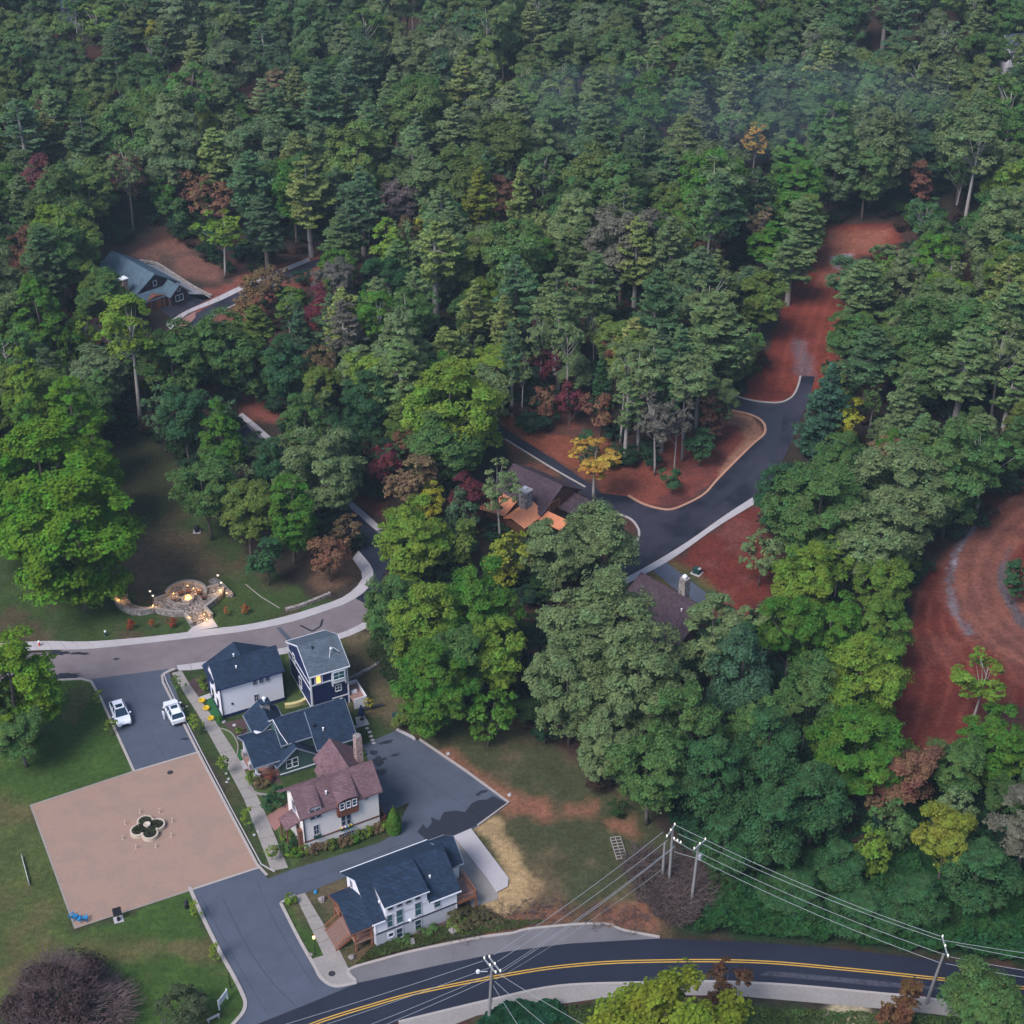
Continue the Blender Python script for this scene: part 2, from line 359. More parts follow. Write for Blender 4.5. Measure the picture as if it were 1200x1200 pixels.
def region(px, c, soft=1.2, amp=1.6, a=1.0, c2=None, k2=0.0, ns=.35, seed=2):
    """blend ground colour c inside the polygon traced on the picture"""
    global col
    P = [G(*p)[:2] for p in px]
    x0, x1, y0, y1 = min(p[0] for p in P) - 5, max(p[0] for p in P) + 5, min(p[1] for p in P) - 5, max(p[1] for p in P) + 5
    sel = np.where((gx > x0) & (gx < x1) & (gy > y0) & (gy < y1))[0]
    x, y = gx[sel], gy[sel]
    d = sdist(x, y, P) + (fbm(x, y, ns, seed) - .5) * 2 * amp
    m = np.clip(.5 - d / soft, 0, 1)[:, None] * a
    cc = C_(*c)[None] * (.78 + .44 * n3[sel][:, None])
    if c2 is not None:
        q = np.clip((fbm(x, y, .22, seed + 2) - .5 + k2) * 6, 0, 1)[:, None]; cc = cc * (1 - q) + C_(*c2)[None] * (.8 + .4 * n3[sel][:, None]) * q
    col[sel] = col[sel] * (1 - m) + cc * m
GRASS = (.044, .082, .017); DRY = (.095, .085, .033); CLAY = (.185, .038, .023); CLAYD = (.125, .026, .018); CLAYL = (.27, .105, .065)
region([(-400, 800), (110, 785), (160, 905), (40, 945), (90, 1088), (225, 1040), (290, 1175), (270, 1230), (-400, 1240)], GRASS, c2=DRY, k2=-.06)
region([(195, 788), (240, 778), (415, 740), (450, 780), (440, 830), (470, 860), (480, 960), (405, 1030), (330, 1056), (300, 1012)], (.036, .058, .018), c2=(.06, .06, .026), k2=-.1)
region([(328, 1056), (410, 1026), (420, 1150), (380, 1152)], GRASS, soft=.5, amp=.2)
region([(-60, 930), (36, 935), (95, 1090), (160, 1100), (40, 1180), (-60, 1170)], DRY, a=.45, soft=4, amp=4)
region([(-400, 640), (60, 650), (140, 660), (135, 530), (180, 520), (235, 590), (300, 660), (370, 700), (420, 715), (300, 745), (50, 760), (-400, 790)], (.040, .066, .019), c2=(.070, .056, .030), k2=-.04)
region([(140, 640), (190, 600), (240, 640), (270, 670), (180, 690), (140, 690)], (.14, .092, .058), a=.8, soft=5, amp=2.5)
region([(130, 500), (180, 510), (220, 580), (190, 620), (135, 610)], (.04, .042, .018), soft=4)
region([(400, 730), (440, 745), (560, 830), (700, 900), (760, 940), (790, 1000), (780, 1096), (600, 1085), (480, 1110), (410, 1140), (330, 1050), (420, 1020), (590, 940), (480, 860), (400, 830)], (.052, .058, .026), c2=(.10, .078, .042), k2=.02)
region([(405, 1128), (440, 1105), (560, 1065), (600, 1050), (740, 1060), (780, 1092), (610, 1082), (560, 1095), (480, 1112)], (.10, .062, .036), c2=(.045, .06, .022), k2=-.05, soft=1.5, amp=2, seed=1)
for q in ([(505, 880), (530, 875), (560, 905), (615, 935), (640, 955), (600, 950), (550, 925)], [(590, 935), (640, 935), (640, 960), (600, 955)], [(665, 948), (700, 942), (700, 960), (670, 958)],
          [(700, 1065), (760, 1055), (775, 1090), (720, 1085)], [(715, 965), (740, 962), (742, 975), (716, 975)], [(560, 1075), (650, 1058), (665, 1080), (575, 1092)]):
    region(q, (.24, .10, .062), soft=2.2, amp=1.8, a=.8)
region([(553, 968), (582, 958), (600, 985), (612, 1015), (636, 1035), (625, 1060), (585, 1078), (560, 1055), (590, 1020), (570, 985)], (.34, .235, .12), soft=.8, amp=.9, c2=(.24, .16, .085), k2=-.05)
# kudzu bank and lower strip
region([(780, 1090), (800, 1060), (900, 1040), (1250, 1100), (1250, 1140), (1090, 1120), (900, 1100)], (.012, .035, .012), soft=2)
region([(560, 1195), (720, 1172), (1060, 1186), (1250, 1200), (1250, 1260), (500, 1260)], (.035, .055, .02), c2=(.07, .06, .03), k2=-.05)
region([(955, 1195), (975, 1175), (1015, 1172), (1030, 1200), (1020, 1230), (950, 1230)], (.36, .30, .19), soft=.8, amp=.8)
# clay
region([(905, 395), (930, 330), (955, 300), (968, 265), (1045, 262), (1060, 282), (1010, 300), (1000, 340), (985, 400), (985, 440), (950, 465), (890, 480), (870, 465)], CLAY, c2=CLAYD, k2=-.05, soft=1.5, amp=1.2)
region([(965, 295), (970, 270), (1050, 268), (1040, 285), (1005, 300), (1005, 335), (955, 335)], CLAYL, soft=3, amp=1.5, a=.75)
region([(930, 395), (945, 400), (955, 445), (940, 450), (930, 430)], (.12, .11, .13), soft=1.5, amp=1, a=.75)
region([(975, 300), (1000, 298), (1003, 311), (980, 314)], (.26, .25, .30), soft=1.2, amp=1.2, a=.8)
region([(570, 470), (650, 480), (720, 520), (760, 560), (720, 590), (640, 535), (560, 500)], (.20, .062, .035), c2=(.09, .04, .03), k2=0, soft=2.5)
region([(590, 510), (640, 540), (690, 590), (650, 560), (600, 545)], (.13, .055, .035), c2=(.07, .045, .03), soft=1.5)
region([(720, 580), (770, 520), (860, 480), (897, 505), (880, 530), (800, 595), (750, 592)], (.19, .052, .035), c2=(.11, .035, .03), k2=-.06, soft=1, amp=.6)
region([(857, 482), (880, 487), (896, 508), (880, 525), (845, 560), (842, 552), (872, 515), (868, 500), (850, 497)], (.26, .13, .08), soft=.6, amp=.3)
region([(800, 650), (878, 594), (905, 600), (910, 700), (850, 735), (790, 690), (770, 672)], CLAYD, c2=(.15, .045, .035), k2=-.03, soft=2)
region([(745, 682), (790, 657), (815, 670), (850, 700), (835, 725), (790, 690)], (.11, .085, .03), soft=2, amp=1, c2=(.05, .06, .025), k2=-.03)
region([(1230, 560), (1180, 580), (1110, 650), (1085, 670), (1065, 740), (1040, 780), (1040, 850), (1075, 885), (1110, 890), (1150, 830), (1230, 830)], CLAYD, c2=(.165, .05, .036), k2=.0, soft=1.5, amp=1.2)
region([(1200, 575), (1140, 620), (1110, 655), (1100, 690), (1125, 740), (1160, 765), (1220, 800), (1220, 700), (1185, 690), (1180, 655), (1215, 620)], (.20, .075, .052), c2=(.14, .055, .042), soft=1.5, amp=.6)
region([(1190, 582), (1150, 610), (1122, 650), (1115, 690), (1128, 725), (1143, 742), (1134, 745), (1114, 715), (1108, 680), (1116, 645), (1145, 610)], (.165, .15, .17), c2=(.30, .29, .33), k2=-.06, soft=.5, amp=.7, ns=1.2)
region([(1185, 640), (1170, 665), (1170, 690), (1190, 730), (1210, 745), (1214, 735), (1192, 710), (1178, 685), (1180, 660)], (.10, .08, .085), soft=.8, amp=.4)
region([(150, 300), (200, 280), (260, 310), (262, 335), (215, 325), (180, 305)], (.16, .075, .055), c2=(.09, .055, .04), soft=3, amp=1.5)
region([(240, 340), (290, 320), (400, 290), (420, 310), (330, 350), (250, 395), (200, 400)], (.18, .06, .045), c2=(.08, .05, .035), soft=2)
region([(280, 455), (330, 470), (330, 500), (290, 490)], (.17, .055, .04), soft=2); region([(400, 560), (450, 590), (450, 612), (400, 575)], (.14, .045, .035), soft=2)
region([(360, 650), (400, 640), (425, 670), (400, 690), (370, 695)], (.12, .07, .045), soft=2)
# wheel tracks and grading marks on the bare clay
def track(px, o, wd, c, a=.8):
    L = offs(gl(px, 5), o); A_, B_ = offs(L, wd / 2), offs(L, -wd / 2); P = A_ + B_[::-1]; global col
    sel = np.where((gx > min(p[0] for p in P) - 2) & (gx < max(p[0] for p in P) + 2) & (gy > min(p[1] for p in P) - 2) & (gy < max(p[1] for p in P) + 2))[0]
    m = np.clip(.5 - (sdist(gx[sel], gy[sel], P) + (fbm(gx[sel], gy[sel], .9, 1) - .5) * .8) / .5, 0, 1)[:, None] * a; col[sel] = col[sel] * (1 - m) + C_(*c)[None] * m
LOOP = [(1260, 545), (1200, 592), (1162, 625), (1143, 660), (1145, 700), (1165, 735), (1205, 765), (1260, 790)]
for o, wd, c, a in ((-3.6, .8, (.10, .03, .024), .8), (-2.2, 1.0, (.26, .10, .07), .6), (-.9, .5, (.12, .045, .035), .7), (.5, 1.0, (.25, .10, .075), .6), (1.8, .5, (.12, .045, .035), .7), (3.0, .8, (.22, .08, .055), .6), (7.5, 1.1, (.25, .06, .035), .8), (9.0, .8, (.10, .024, .018), .8)): track(LOOP, o, wd, c, a * .6)
for k in range(9): track([(1070 + k * 7, 690 + k * 4), (1062 + k * 9, 740), (1075 + k * 13, 790), (1062 + k * 12, 850)], 0, .5, (.22, .07, .045) if k % 2 else (.095, .024, .018), .5)
for k in range(8): track([(905 + k * 9, 455 - k * 2), (918 + k * 8, 400), (942 + k * 6, 350), (966 + k * 4, 310)], 0, .6, (.24, .07, .045) if k % 2 else (.12, .032, .022), .4)
me = bpy.data.meshes.new('ground'); nx, ny = len(xs), len(ys)
idx = np.arange(nx * ny).reshape(ny, nx)
fc = np.stack([idx[:-1, :-1], idx[:-1, 1:], idx[1:, 1:], idx[1:, :-1]], -1).reshape(-1, 4)
gz2 = gz + np.where((np.abs(gx) < 99) & (gy > 99) & (gy < 600), 0, 0)
me.vertices.add(nx * ny); me.vertices.foreach_set('co', np.stack([gx, gy, gz2], 1).ravel().astype(np.float32))
me.loops.add(len(fc) * 4); me.loops.foreach_set('vertex_index', fc.ravel().astype(np.int32))
me.polygons.add(len(fc)); me.polygons.foreach_set('loop_start', np.arange(0, len(fc) * 4, 4, dtype=np.int32)); me.polygons.foreach_set('loop_total', np.full(len(fc), 4, np.int32))
me.update(calc_edges=True)
ca = me.color_attributes.new('soil', 'FLOAT_COLOR', 'POINT'); ca.data.foreach_set('color', np.concatenate([col, np.ones((len(col), 1))], 1).ravel().astype(np.float32))
gm = bpy.data.materials.new('soil_and_grass'); gm.use_nodes = True; t_ = gm.node_tree; b_ = t_.nodes['Principled BSDF']; b_.inputs['Roughness'].default_value = .95; b_.inputs['Specular IOR Level'].default_value = .15
at_ = t_.nodes.new('ShaderNodeAttribute'); at_.attribute_name = 'soil'; tc_ = t_.nodes.new('ShaderNodeTexCoord'); bb = at_.outputs['Color']
for s_, v_ in ((1.6, .38), (7, .42), (.25, .2)):
    n_ = t_.nodes.new('ShaderNodeTexNoise'); n_.inputs['Scale'].default_value = s_; n_.inputs['Detail'].default_value = 6; n_.inputs['Roughness'].default_value = .7; t_.links.new(tc_.outputs['Object'], n_.inputs['Vector'])
    r_ = t_.nodes.new('ShaderNodeMapRange'); r_.inputs[1].default_value = .3; r_.inputs[2].default_value = .7; r_.inputs[3].default_value = 1 - v_; r_.inputs[4].default_value = 1 + v_; t_.links.new(n_.outputs[0], r_.inputs[0])
    m_ = t_.nodes.new('ShaderNodeVectorMath'); m_.operation = 'SCALE'; t_.links.new(bb, m_.inputs[0]); t_.links.new(r_.outputs[0], m_.inputs['Scale']); bb = m_.outputs[0]
t_.links.new(bb, b_.inputs['Base Color'])
n_ = t_.nodes.new('ShaderNodeTexNoise'); n_.inputs['Scale'].default_value = 5; n_.inputs['Detail'].default_value = 8; t_.links.new(tc_.outputs['Object'], n_.inputs['Vector'])
bp_ = t_.nodes.new('ShaderNodeBump'); bp_.inputs['Strength'].default_value = .8; bp_.inputs['Distance'].default_value = .15; t_.links.new(n_.outputs[0], bp_.inputs['Height']); t_.links.new(bp_.outputs[0], b_.inputs['Normal'])
me.materials.append(gm); tag(link(bpy.data.objects.new('ground', me)), kind='structure')

# ---------------------------------------------------------------- roads and paved surfaces
def sheet(name, pts, z, m, sm=False, n=6, px=True, kind='structure', parent=None):
    P = gl(pts, n, sm) if px else pts
    o = M().poly([(x, y, z) for x, y in P]).build(name, MA[m], parent)
    if o.data.polygons and o.data.polygons[0].normal.z < 0: o.data.flip_normals()
    if kind and not parent: tag(o, kind=kind)
    return o
def kerb(pts, wd=.28, h=.13, m='kerb', px=True, sm=True, z0=-.05, name='kerb'):
    L = gl(pts, 6, sm) if px else pts; a, b = offs(L, wd / 2), offs(L, -wd / 2); q = M(); n0 = 0; k = len(L)
    for side in (b, a):
        for z in (z0, h): q.v += [(x, y, z) for x, y in side]
    for i in range(k - 1):
        for r0, r1 in ((0, k), (k, 3 * k), (3 * k, 2 * k)):
            q.f.append((r0 + i, r0 + i + 1, r1 + i + 1, r1 + i))
    q.f.append((0, k, 3 * k, 2 * k)); q.f.append((k - 1, 3 * k - 1, 4 * k - 1, 2 * k - 1))
    return tag(q.build(name, MA[m]), kind='structure')
def resample(L, n):
    L = [Vector(p) for p in L]; D = [0]
    for a, b in zip(L, L[1:]): D.append(D[-1] + (b - a).length)
    out = []; j = 0
    for i in range(n + 1):
        s_ = D[-1] * i / n
        while j < len(D) - 2 and D[j + 1] < s_: j += 1
        t = (s_ - D[j]) / max(D[j + 1] - D[j], 1e-9); out.append(L[j].lerp(L[j + 1], t))
    return out
def slabs(name, ea, eb, m, seg=1.9, top=.07, sm=True, piece='slab'):
    """a pavement: every cast slab its own piece, joints open between them"""
    A, B = gl(ea, 6, sm), gl(eb, 6, sm)
    ln = sum((Vector(a) - Vector(b)).length for a, b in zip(A, A[1:])); n = max(1, round(ln / seg))
    A, B = resample(A, n), resample(B, n); root = empty(name, (A[0].x, A[0].y, 0)); tag(root, kind='structure')
    for i in range(n):
        c = [A[i], A[i + 1], B[i + 1], B[i]]; ctr = sum(c, Vector((0, 0))) / 4
        c = [(p + (ctr - p).normalized() * .035 - A[0]) for p in c]
        dz = rnd.uniform(-.006, .006); q = M().extr([(p.x, p.y) for p in c], -.05, top + dz); o = q.build(piece, MA[m], root)
        if o.data.polygons[1].normal.z < 0: o.data.flip_normals()
    return root
sheet('upper_street', [(-320, 785), (-70, 768), (50, 765), (125, 756), (225, 747), (300, 738), (360, 724), (405, 706), (425, 690), (436, 668), (418, 640), (372, 600), (330, 562), (270, 508),
      (290, 497), (345, 545), (400, 583), (447, 624), (466, 655), (462, 690), (440, 722), (412, 745), (345, 765), (237, 780), (197, 786), (107, 797), (60, 797), (-70, 800), (-320, 818)], .02, 'street')
sheet('dark_street_bend', [(414, 700), (424, 690), (434, 668), (416, 640), (372, 602), (332, 565), (272, 511), (289, 499), (343, 547), (398, 585), (445, 626), (463, 655), (460, 690), (440, 720), (425, 706)], .026, 'fresh')
sheet('village_lane', [(107, 796), (197, 784), (216, 838), (234, 881), (157, 904), (132, 853)], .03, 'asphalt')
sheet('plaza_paving', [(36, 944), (157, 904), (234, 881), (303, 1017), (224, 1043), (88, 1088)], .045, 'paver')
sheet('village_lane', [(224, 1043), (303, 1017), (314, 1030), (342, 1019), (395, 1003), (444, 988), (462, 978), (480, 940), (440, 960), (440, 915), (425, 873), (465, 856), (492, 869), (545, 905), (596, 941.5),
      (560, 969), (532, 982), (470, 1010), (405, 1028), (359, 1046.5), (330, 1058), (350, 1100), (368, 1131), (378, 1149), (394, 1157), (420, 1153), (300, 1201), (260, 1240), (272, 1200), (284, 1185), (286, 1172), (272, 1142), (250, 1100)], .034, 'asphalt')
sheet('main_road', [(200, 1250), (310, 1198), (420, 1152), (520, 1130), (595, 1115), (667, 1106), (773, 1100), (880, 1104), (973, 1111), (1087, 1124), (1200, 1137), (1300, 1150), (1650, 1200), (1650, 1262), (1300, 1197), (1200, 1180), (1087, 1169), (1030, 1163), (920, 1153),
      (827, 1149), (747, 1150.5), (653, 1155), (573, 1171), (467, 1197), (380, 1240)], .042, 'fresh')
sheet('road_shoulder', [(414, 1153), (409, 1137), (493, 1114), (560, 1101), (627, 1089), (704, 1083.5), (731, 1091), (773, 1099), (775, 1101), (667, 1107), (595, 1116), (520, 1131)], .030, 'shoulder')
sheet('road_shoulder', [(467, 1196), (573, 1170), (653, 1154), (747, 1149.5), (827, 1148), (920, 1152), (1030, 1162), (1087, 1168), (1300, 1196), (1650, 1261), (1650, 1290), (1300, 1215), (1090, 1188), (1030, 1182), (860, 1167), (760, 1166), (720, 1168), (560, 1190), (470, 1225)], .036, 'conc2')
# faded chalky wheel path on the far lane
sheet('worn_road_patch', [(900, 1138), (960, 1143), (1030, 1150), (1100, 1157), (1112, 1161), (1030, 1156), (960, 1149), (890, 1143)], .047, 'wornroad')
for off in (-.16, .16):
    L = offs(gl([(330, 1216), (376, 1197), (430, 1180), (493, 1162.7), (600, 1141.5), (667, 1132), (747, 1127), (880, 1127), (1002, 1137), (1115, 1149), (1200, 1158), (1300, 1170), (1650, 1228)], 8), off)
    a, b = offs(L, .075), offs(L, -.075); q = M()
    for i in range(len(L) - 1): q.poly([(*b[i], .050), (*b[i + 1], .050), (*a[i + 1], .050), (*a[i], .050)])
    tag(q.build('yellow_centre_line', MA['yellow']), kind='structure')
def seam(px, wd, z, m='seal2', name='paving_seam'):
    L = gl(px, 5); a, b = offs(L, wd / 2), offs(L, -wd / 2); q = M()
    for i in range(len(L) - 1): q.poly([(*b[i], z), (*b[i + 1], z), (*a[i + 1], z), (*a[i], z)])
    return tag(q.build(name, MA[m]), kind='structure')
MA['seal2'] = mat('old_crack_sealant', (.045, .052, .075), .8, .2, 3)
seam([(262, 1055), (290, 1110), (318, 1150), (345, 1178)], .10, .040); seam([(300, 1030), (322, 1080), (352, 1130), (372, 1160)], .07, .040); seam([(235, 1050), (262, 1100), (290, 1150), (312, 1185)], .08, .040); seam([(150, 800), (172, 850), (195, 892)], .06, .036); seam([(430, 880), (480, 905), (530, 935), (565, 960)], .06, .040); seam([(330, 1040), (400, 1018), (470, 990)], .07, .040)
seam([(240, 765), (300, 752), (360, 738), (400, 722)], .08, .026, 'shoulder'); seam([(60, 782), (130, 777), (200, 768)], .1, .026, 'shoulder')
def blotch(cx, cy, rx, ry, z=.05, m='seal', seed=0, name='tar_patch', rot=0):
    rr = random.Random(seed); x, y, _ = G(cx, cy); P = []
    for i in range(22):
        a = 2 * math.pi * i / 22; k = rr.uniform(.65, 1.2); u, v = rx * k * math.cos(a), ry * k * math.sin(a)
        P.append((x + u * math.cos(rot) - v * math.sin(rot), y + u * math.sin(rot) + v * math.cos(rot)))
    return sheet(name, smooth_line(P + P[:1], 3)[:-1], z, m, px=False)
# sealed wet area and patches on the parking court
sheet('dark_sealed_patch', [(489, 975), (496, 966), (500, 971), (506, 965), (505, 958), (515, 962), (520, 952), (534, 950), (545, 952), (552, 942), (560, 938), (571, 937), (578, 933), (594, 941), (560, 967), (532, 979), (500, 985)], .040, 'seal', sm=False)
for i, (x, y, a, b) in enumerate([(452, 870, 1.0, .35), (463, 885, .8, .25), (444, 892, 1.0, .9), (446, 905, 1.0, .6), (438, 882, .7, .5), (469, 930, .0, .0), (566, 928, .6, .3), (560, 931, .4, .3)]):
    if a: blotch(x, y, a, b, .040, seed=i, rot=.4)
for i, (x, y, a, b) in enumerate([(68, 765.5, 1.6, .5), (92, 766, 1.6, .3), (80, 792, 2.0, .7), (136, 772.5, .5, .25), (217, 866, .6, .25)]): blotch(x, y, a, b, .036, seed=20 + i, m='seal' if i != 1 else 'newroad')
for (x0, y0, x1, y1) in [(352, 733, 366, 740), (366, 740, 376, 734), (376, 734, 378, 726)]:
    a, b = G(x0, y0), G(x1, y1); d = (Vector(b) - Vector(a)).normalized() * .16
    sheet('tar_crack_line', [(a[0] - d.y, a[1] + d.x), (a[0] + d.y, a[1] - d.x), (b[0] + d.y, b[1] - d.x), (b[0] - d.y, b[1] + d.x)], .032, 'seal', px=False)
sheet('street_patch', [(324, 736), (329, 735), (345, 752), (339, 754)], .028, 'asphalt')
# wooded estate road, junction and drives
sheet('estate_road', [(556, 472), (592, 502), (647, 537), (690, 566), (706, 578), (737, 582), (753, 591), (769, 596), (785, 598), (801, 593), (825, 580), (843, 561), (880, 524), (896, 507), (895, 496), (880, 486), (857, 481), (820, 476), (790, 470), (790, 458), (857, 464), (887, 471), (913, 472.5),
      (932, 461), (938, 441), (955, 441), (950, 462), (938, 492), (922, 530), (905, 562), (880, 585), (848, 604), (801, 637), (745, 670), (711, 687), (690, 694), (650, 690), (700, 668), (732, 646), (748, 630), (744, 615), (737, 608), (722, 602), (700, 592), (672, 572), (650, 550), (592, 514), (545, 480)], .02, 'newroad')
sheet('tar_streak', [(828, 590), (850, 570), (880, 545), (886, 550), (858, 578), (832, 595)], .026, 'seal', sm=True); sheet('tar_streak', [(596, 507), (650, 541), (684, 562), (680, 567), (650, 549), (594, 512)], .026, 'seal')
sheet('tar_streak', [(863, 470), (900, 482), (918, 480), (914, 510), (908, 540), (896, 530), (893, 495), (872, 480)], .026, 'seal', sm=True); blotch(792, 636, 2.2, .9, .026, seed=5, rot=.5); blotch(731, 594, 1.6, .6, .026, seed=6)
sheet('sloping_driveway', [(764, 668), (779, 657), (800, 674), (833, 699), (822, 710), (790, 690)], .03, 'asphalt')
kerb([(736, 581), (753, 590.5), (769, 595.5), (785, 597.5), (801, 592.5), (825, 579.5), (843, 560), (880, 523), (894, 511), (896.7, 503), (893, 494), (880, 486.5), (857, 481)], .42, .16, 'kerbred')
kerb([(846, 461), (857, 463.5), (887, 470.5), (913, 472), (926, 467), (932, 460), (936, 450), (938, 441)], .36, .16, 'kerb')
kerb([(722, 602), (737, 607.5), (745, 615), (749, 625), (745, 636), (730, 647), (714, 660)], .36, .16, 'kerb')
slabs('estate_sidewalk', [(700, 693.5), (745, 671), (801, 638), (848, 605), (882, 583)], [(722, 692), (745, 679), (788, 655), (840, 618), (886, 590)], 'conc', 2.6)
kerb([(592, 515), (650, 550.5), (686, 571)], .3, .12, 'kerb')
# winding road past the gable house, upper left
sheet('lodge_road', [(208, 390), (225, 370), (250, 356), (267, 347), (303, 331), (362, 307), (420, 285), (425, 292), (365, 315), (313, 338), (265, 362), (230, 382), (214, 391)], .02, 'newroad')
sheet('clay_dusted_road_end', [(204, 388), (216, 372), (229, 365), (229, 372), (214, 388)], .026, 'brickp')
slabs('lodge_sidewalk', [(194, 380), (208, 370), (222, 362.5), (248, 351.5), (264, 343.5), (300, 327), (362, 302)], [(200, 387), (213, 373), (226, 365), (250, 356), (268, 348), (303, 331), (364, 306)], 'conc', 2.6)
kerb([(213, 391), (240, 377), (265, 362.5), (313, 339), (330, 331)], .3, .14, 'kerb')
sheet('lodge_driveway', [(178, 357), (205, 345), (238, 345), (247, 350), (222, 362), (200, 372)], .03, 'newroad')
sheet('gravel_channel', [(163, 308), (183, 311), (201, 322), (226, 338), (247, 349), (238, 352), (218, 345), (196, 332), (178, 318)], .03, 'gravel')
kerb([(163, 306.5), (183, 310), (201, 321), (226, 337), (248, 348.5)], .6, .5, 'stone', name='stone_edging')
# pavements of the village
slabs('upper_sidewalk', [(-40, 757), (47, 751.5), (100, 752), (157, 748), (220, 741), (240, 738), (290, 732), (336, 722), (372, 711), (402, 700), (421, 684), (424, 672), (413, 655)],
      [(-40, 766), (47, 762), (100, 761), (157, 755.5), (220, 748.5), (240, 746), (290, 739.5), (342, 729), (382, 716), (411, 705), (434, 687), (437, 667), (420, 645)], 'conc')
slabs('wooded_sidewalk', [(278, 487), (300, 505), (340, 541), (383, 573), (415, 599), (441, 622)], [(284, 484), (307, 503), (347, 539), (389, 569.5), (422, 596), (449, 620)], 'conc')
slabs('lower_street_walk', [(207, 780), (237, 776), (300, 765), (350, 756), (390, 745), (412, 737), (430, 727)], [(209, 786), (238, 784), (302, 772), (352, 763), (393, 751), (416, 743), (436, 733)], 'conc')
slabs('village_sidewalk', [(201, 789), (208, 800), (234, 841), (257, 883), (285, 935), (318, 1021)], [(213, 786), (221, 800), (248, 838.5), (278, 885), (310, 950), (338, 1017)], 'conc2', sm=False)
slabs('village_sidewalk', [(345.5, 1049.5), (362, 1083), (379, 1120)], [(357.5, 1046.5), (377, 1079), (397.5, 1113)], 'conc2', sm=False)
sheet('corner_pad', [(366, 1124), (379, 1120), (397.5, 1113), (407, 1132), (417.5, 1151), (400, 1156), (387, 1153), (377, 1146), (370, 1134)], .075, 'conc2')
kerb([(190, 793), (194, 789), (205, 784)], .45, .12); kerb([(190, 793), (191, 800), (200, 818), (216, 850), (231.5, 881), (266, 946), (301, 1013), (313, 1026)], .30, .12, sm=False)
kerb([(192, 790), (196, 801), (207, 824), (236, 881), (270, 946), (306, 1013), (322, 1022)], .12, .14, 'conc', sm=False)
kerb([(60, 797.5), (96, 796), (107, 799), (118, 818), (157, 904)], .32, .12, sm=False); kerb([(157, 904), (234, 881)], .26, .07, sm=False); kerb([(224, 1043), (303, 1017)], .26, .07, sm=False)
kerb([(36, 944), (157, 904)], .2, .07, 'conc2', sm=False); kerb([(36, 944), (88, 1088), (224, 1043)], .2, .06, 'conc2', sm=False)
kerb([(222, 1040), (240, 1080), (260, 1120), (273, 1143), (284, 1165), (287.5, 1177), (284, 1188), (272, 1202)], .42, .13)
kerb([(329, 1058.5), (350, 1100), (368, 1131.5), (377, 1147), (393, 1156), (418, 1152)], .36, .12); kerb([(329, 1058.5), (346, 1049)], .3, .12, sm=False)
kerb([(417, 1150), (409, 1137), (450, 1124), (493, 1113), (560, 1099.5), (600, 1094)], .34, .14); kerb([(600, 1094), (627, 1088), (704, 1082.5), (731, 1090.5), (773, 1098.5)], .30, .14)
kerb([(467, 1197.5), (573, 1172), (653, 1155.5), (747, 1151.5), (827, 1150), (920, 1154), (1030, 1164), (1087, 1170), (1300, 1198)], .3, .05)
kerb([(465, 855.5), (484, 865), (486, 868)], .35, .25, 'conc', sm=False); kerb([(492, 867.5), (545, 903.5), (596.5, 941.5), (560, 968.5)], .22, .3, 'kerb', sm=False)
kerb([(335, 716), (352, 711.5), (376, 702), (387, 697)], .5, .5, 'stone', name='low_stone_wall')
kerb([(288, 685), (305, 699), (328, 713)], .12, .08, 'conc2', sm=False, name='drain_strip'); kerb([(450, 773), (440, 781), (425, 789), (409, 797)], .5, .35, 'stone', name='rough_stone_edging')

# ---------------------------------------------------------------- houses (metres, local frames: x along the front, y to the back)
def onto(face, at_):
    return {'f': lambda u, d, z: (u, at_ - d, z), 'l': lambda u, d, z: (at_ - d, u, z), 'r': lambda u, d, z: (at_ + d, u, z), 'b': lambda u, d, z: (u, at_ + d, z)}[face]
def pbox(q, f, u0, u1, d0, d1, z0, z1):
    c = [f(u, d, z) for z in (z0, z1) for u, d in ((u0, d0), (u1, d0), (u1, d1), (u0, d1))]; q.hexa(c)
def window(P, face, at_, u0, u1, z0, z1, nx=1, nz=2, glass='glass', frame='trimw', fw=.09):
    f = onto(face, at_); q = M(); pr = .07
    pbox(q, f, u0 - fw, u0, -.02, pr, z0 - fw, z1 + fw); pbox(q, f, u1, u1 + fw, -.02, pr, z0 - fw, z1 + fw)
    pbox(q, f, u0, u1, -.02, pr, z1, z1 + fw); pbox(q, f, u0, u1, -.02, pr + .05, z0 - fw, z0)
    o = q.build('window', MA[frame], P)
    for i in range(nx):
        for j in range(nz):
            a, b = u0 + (u1 - u0) * i / nx, u0 + (u1 - u0) * (i + 1) / nx; c, d = z0 + (z1 - z0) * j / nz, z0 + (z1 - z0) * (j + 1) / nz
            g = M(); pbox(g, f, a + .025, b - .025, 0, .035, c + .025, d - .025); g.build('pane', MA[glass], o)
    m = M()
    for i in range(1, nx): a = u0 + (u1 - u0) * i / nx; pbox(m, f, a - .03, a + .03, -.01, .055, z0, z1)
    for j in range(1, nz): c = z0 + (z1 - z0) * j / nz; pbox(m, f, u0, u1, -.01, .052, c - .03, c + .03)
    if m.v: m.build('muntin', MA[frame], o)
    return o
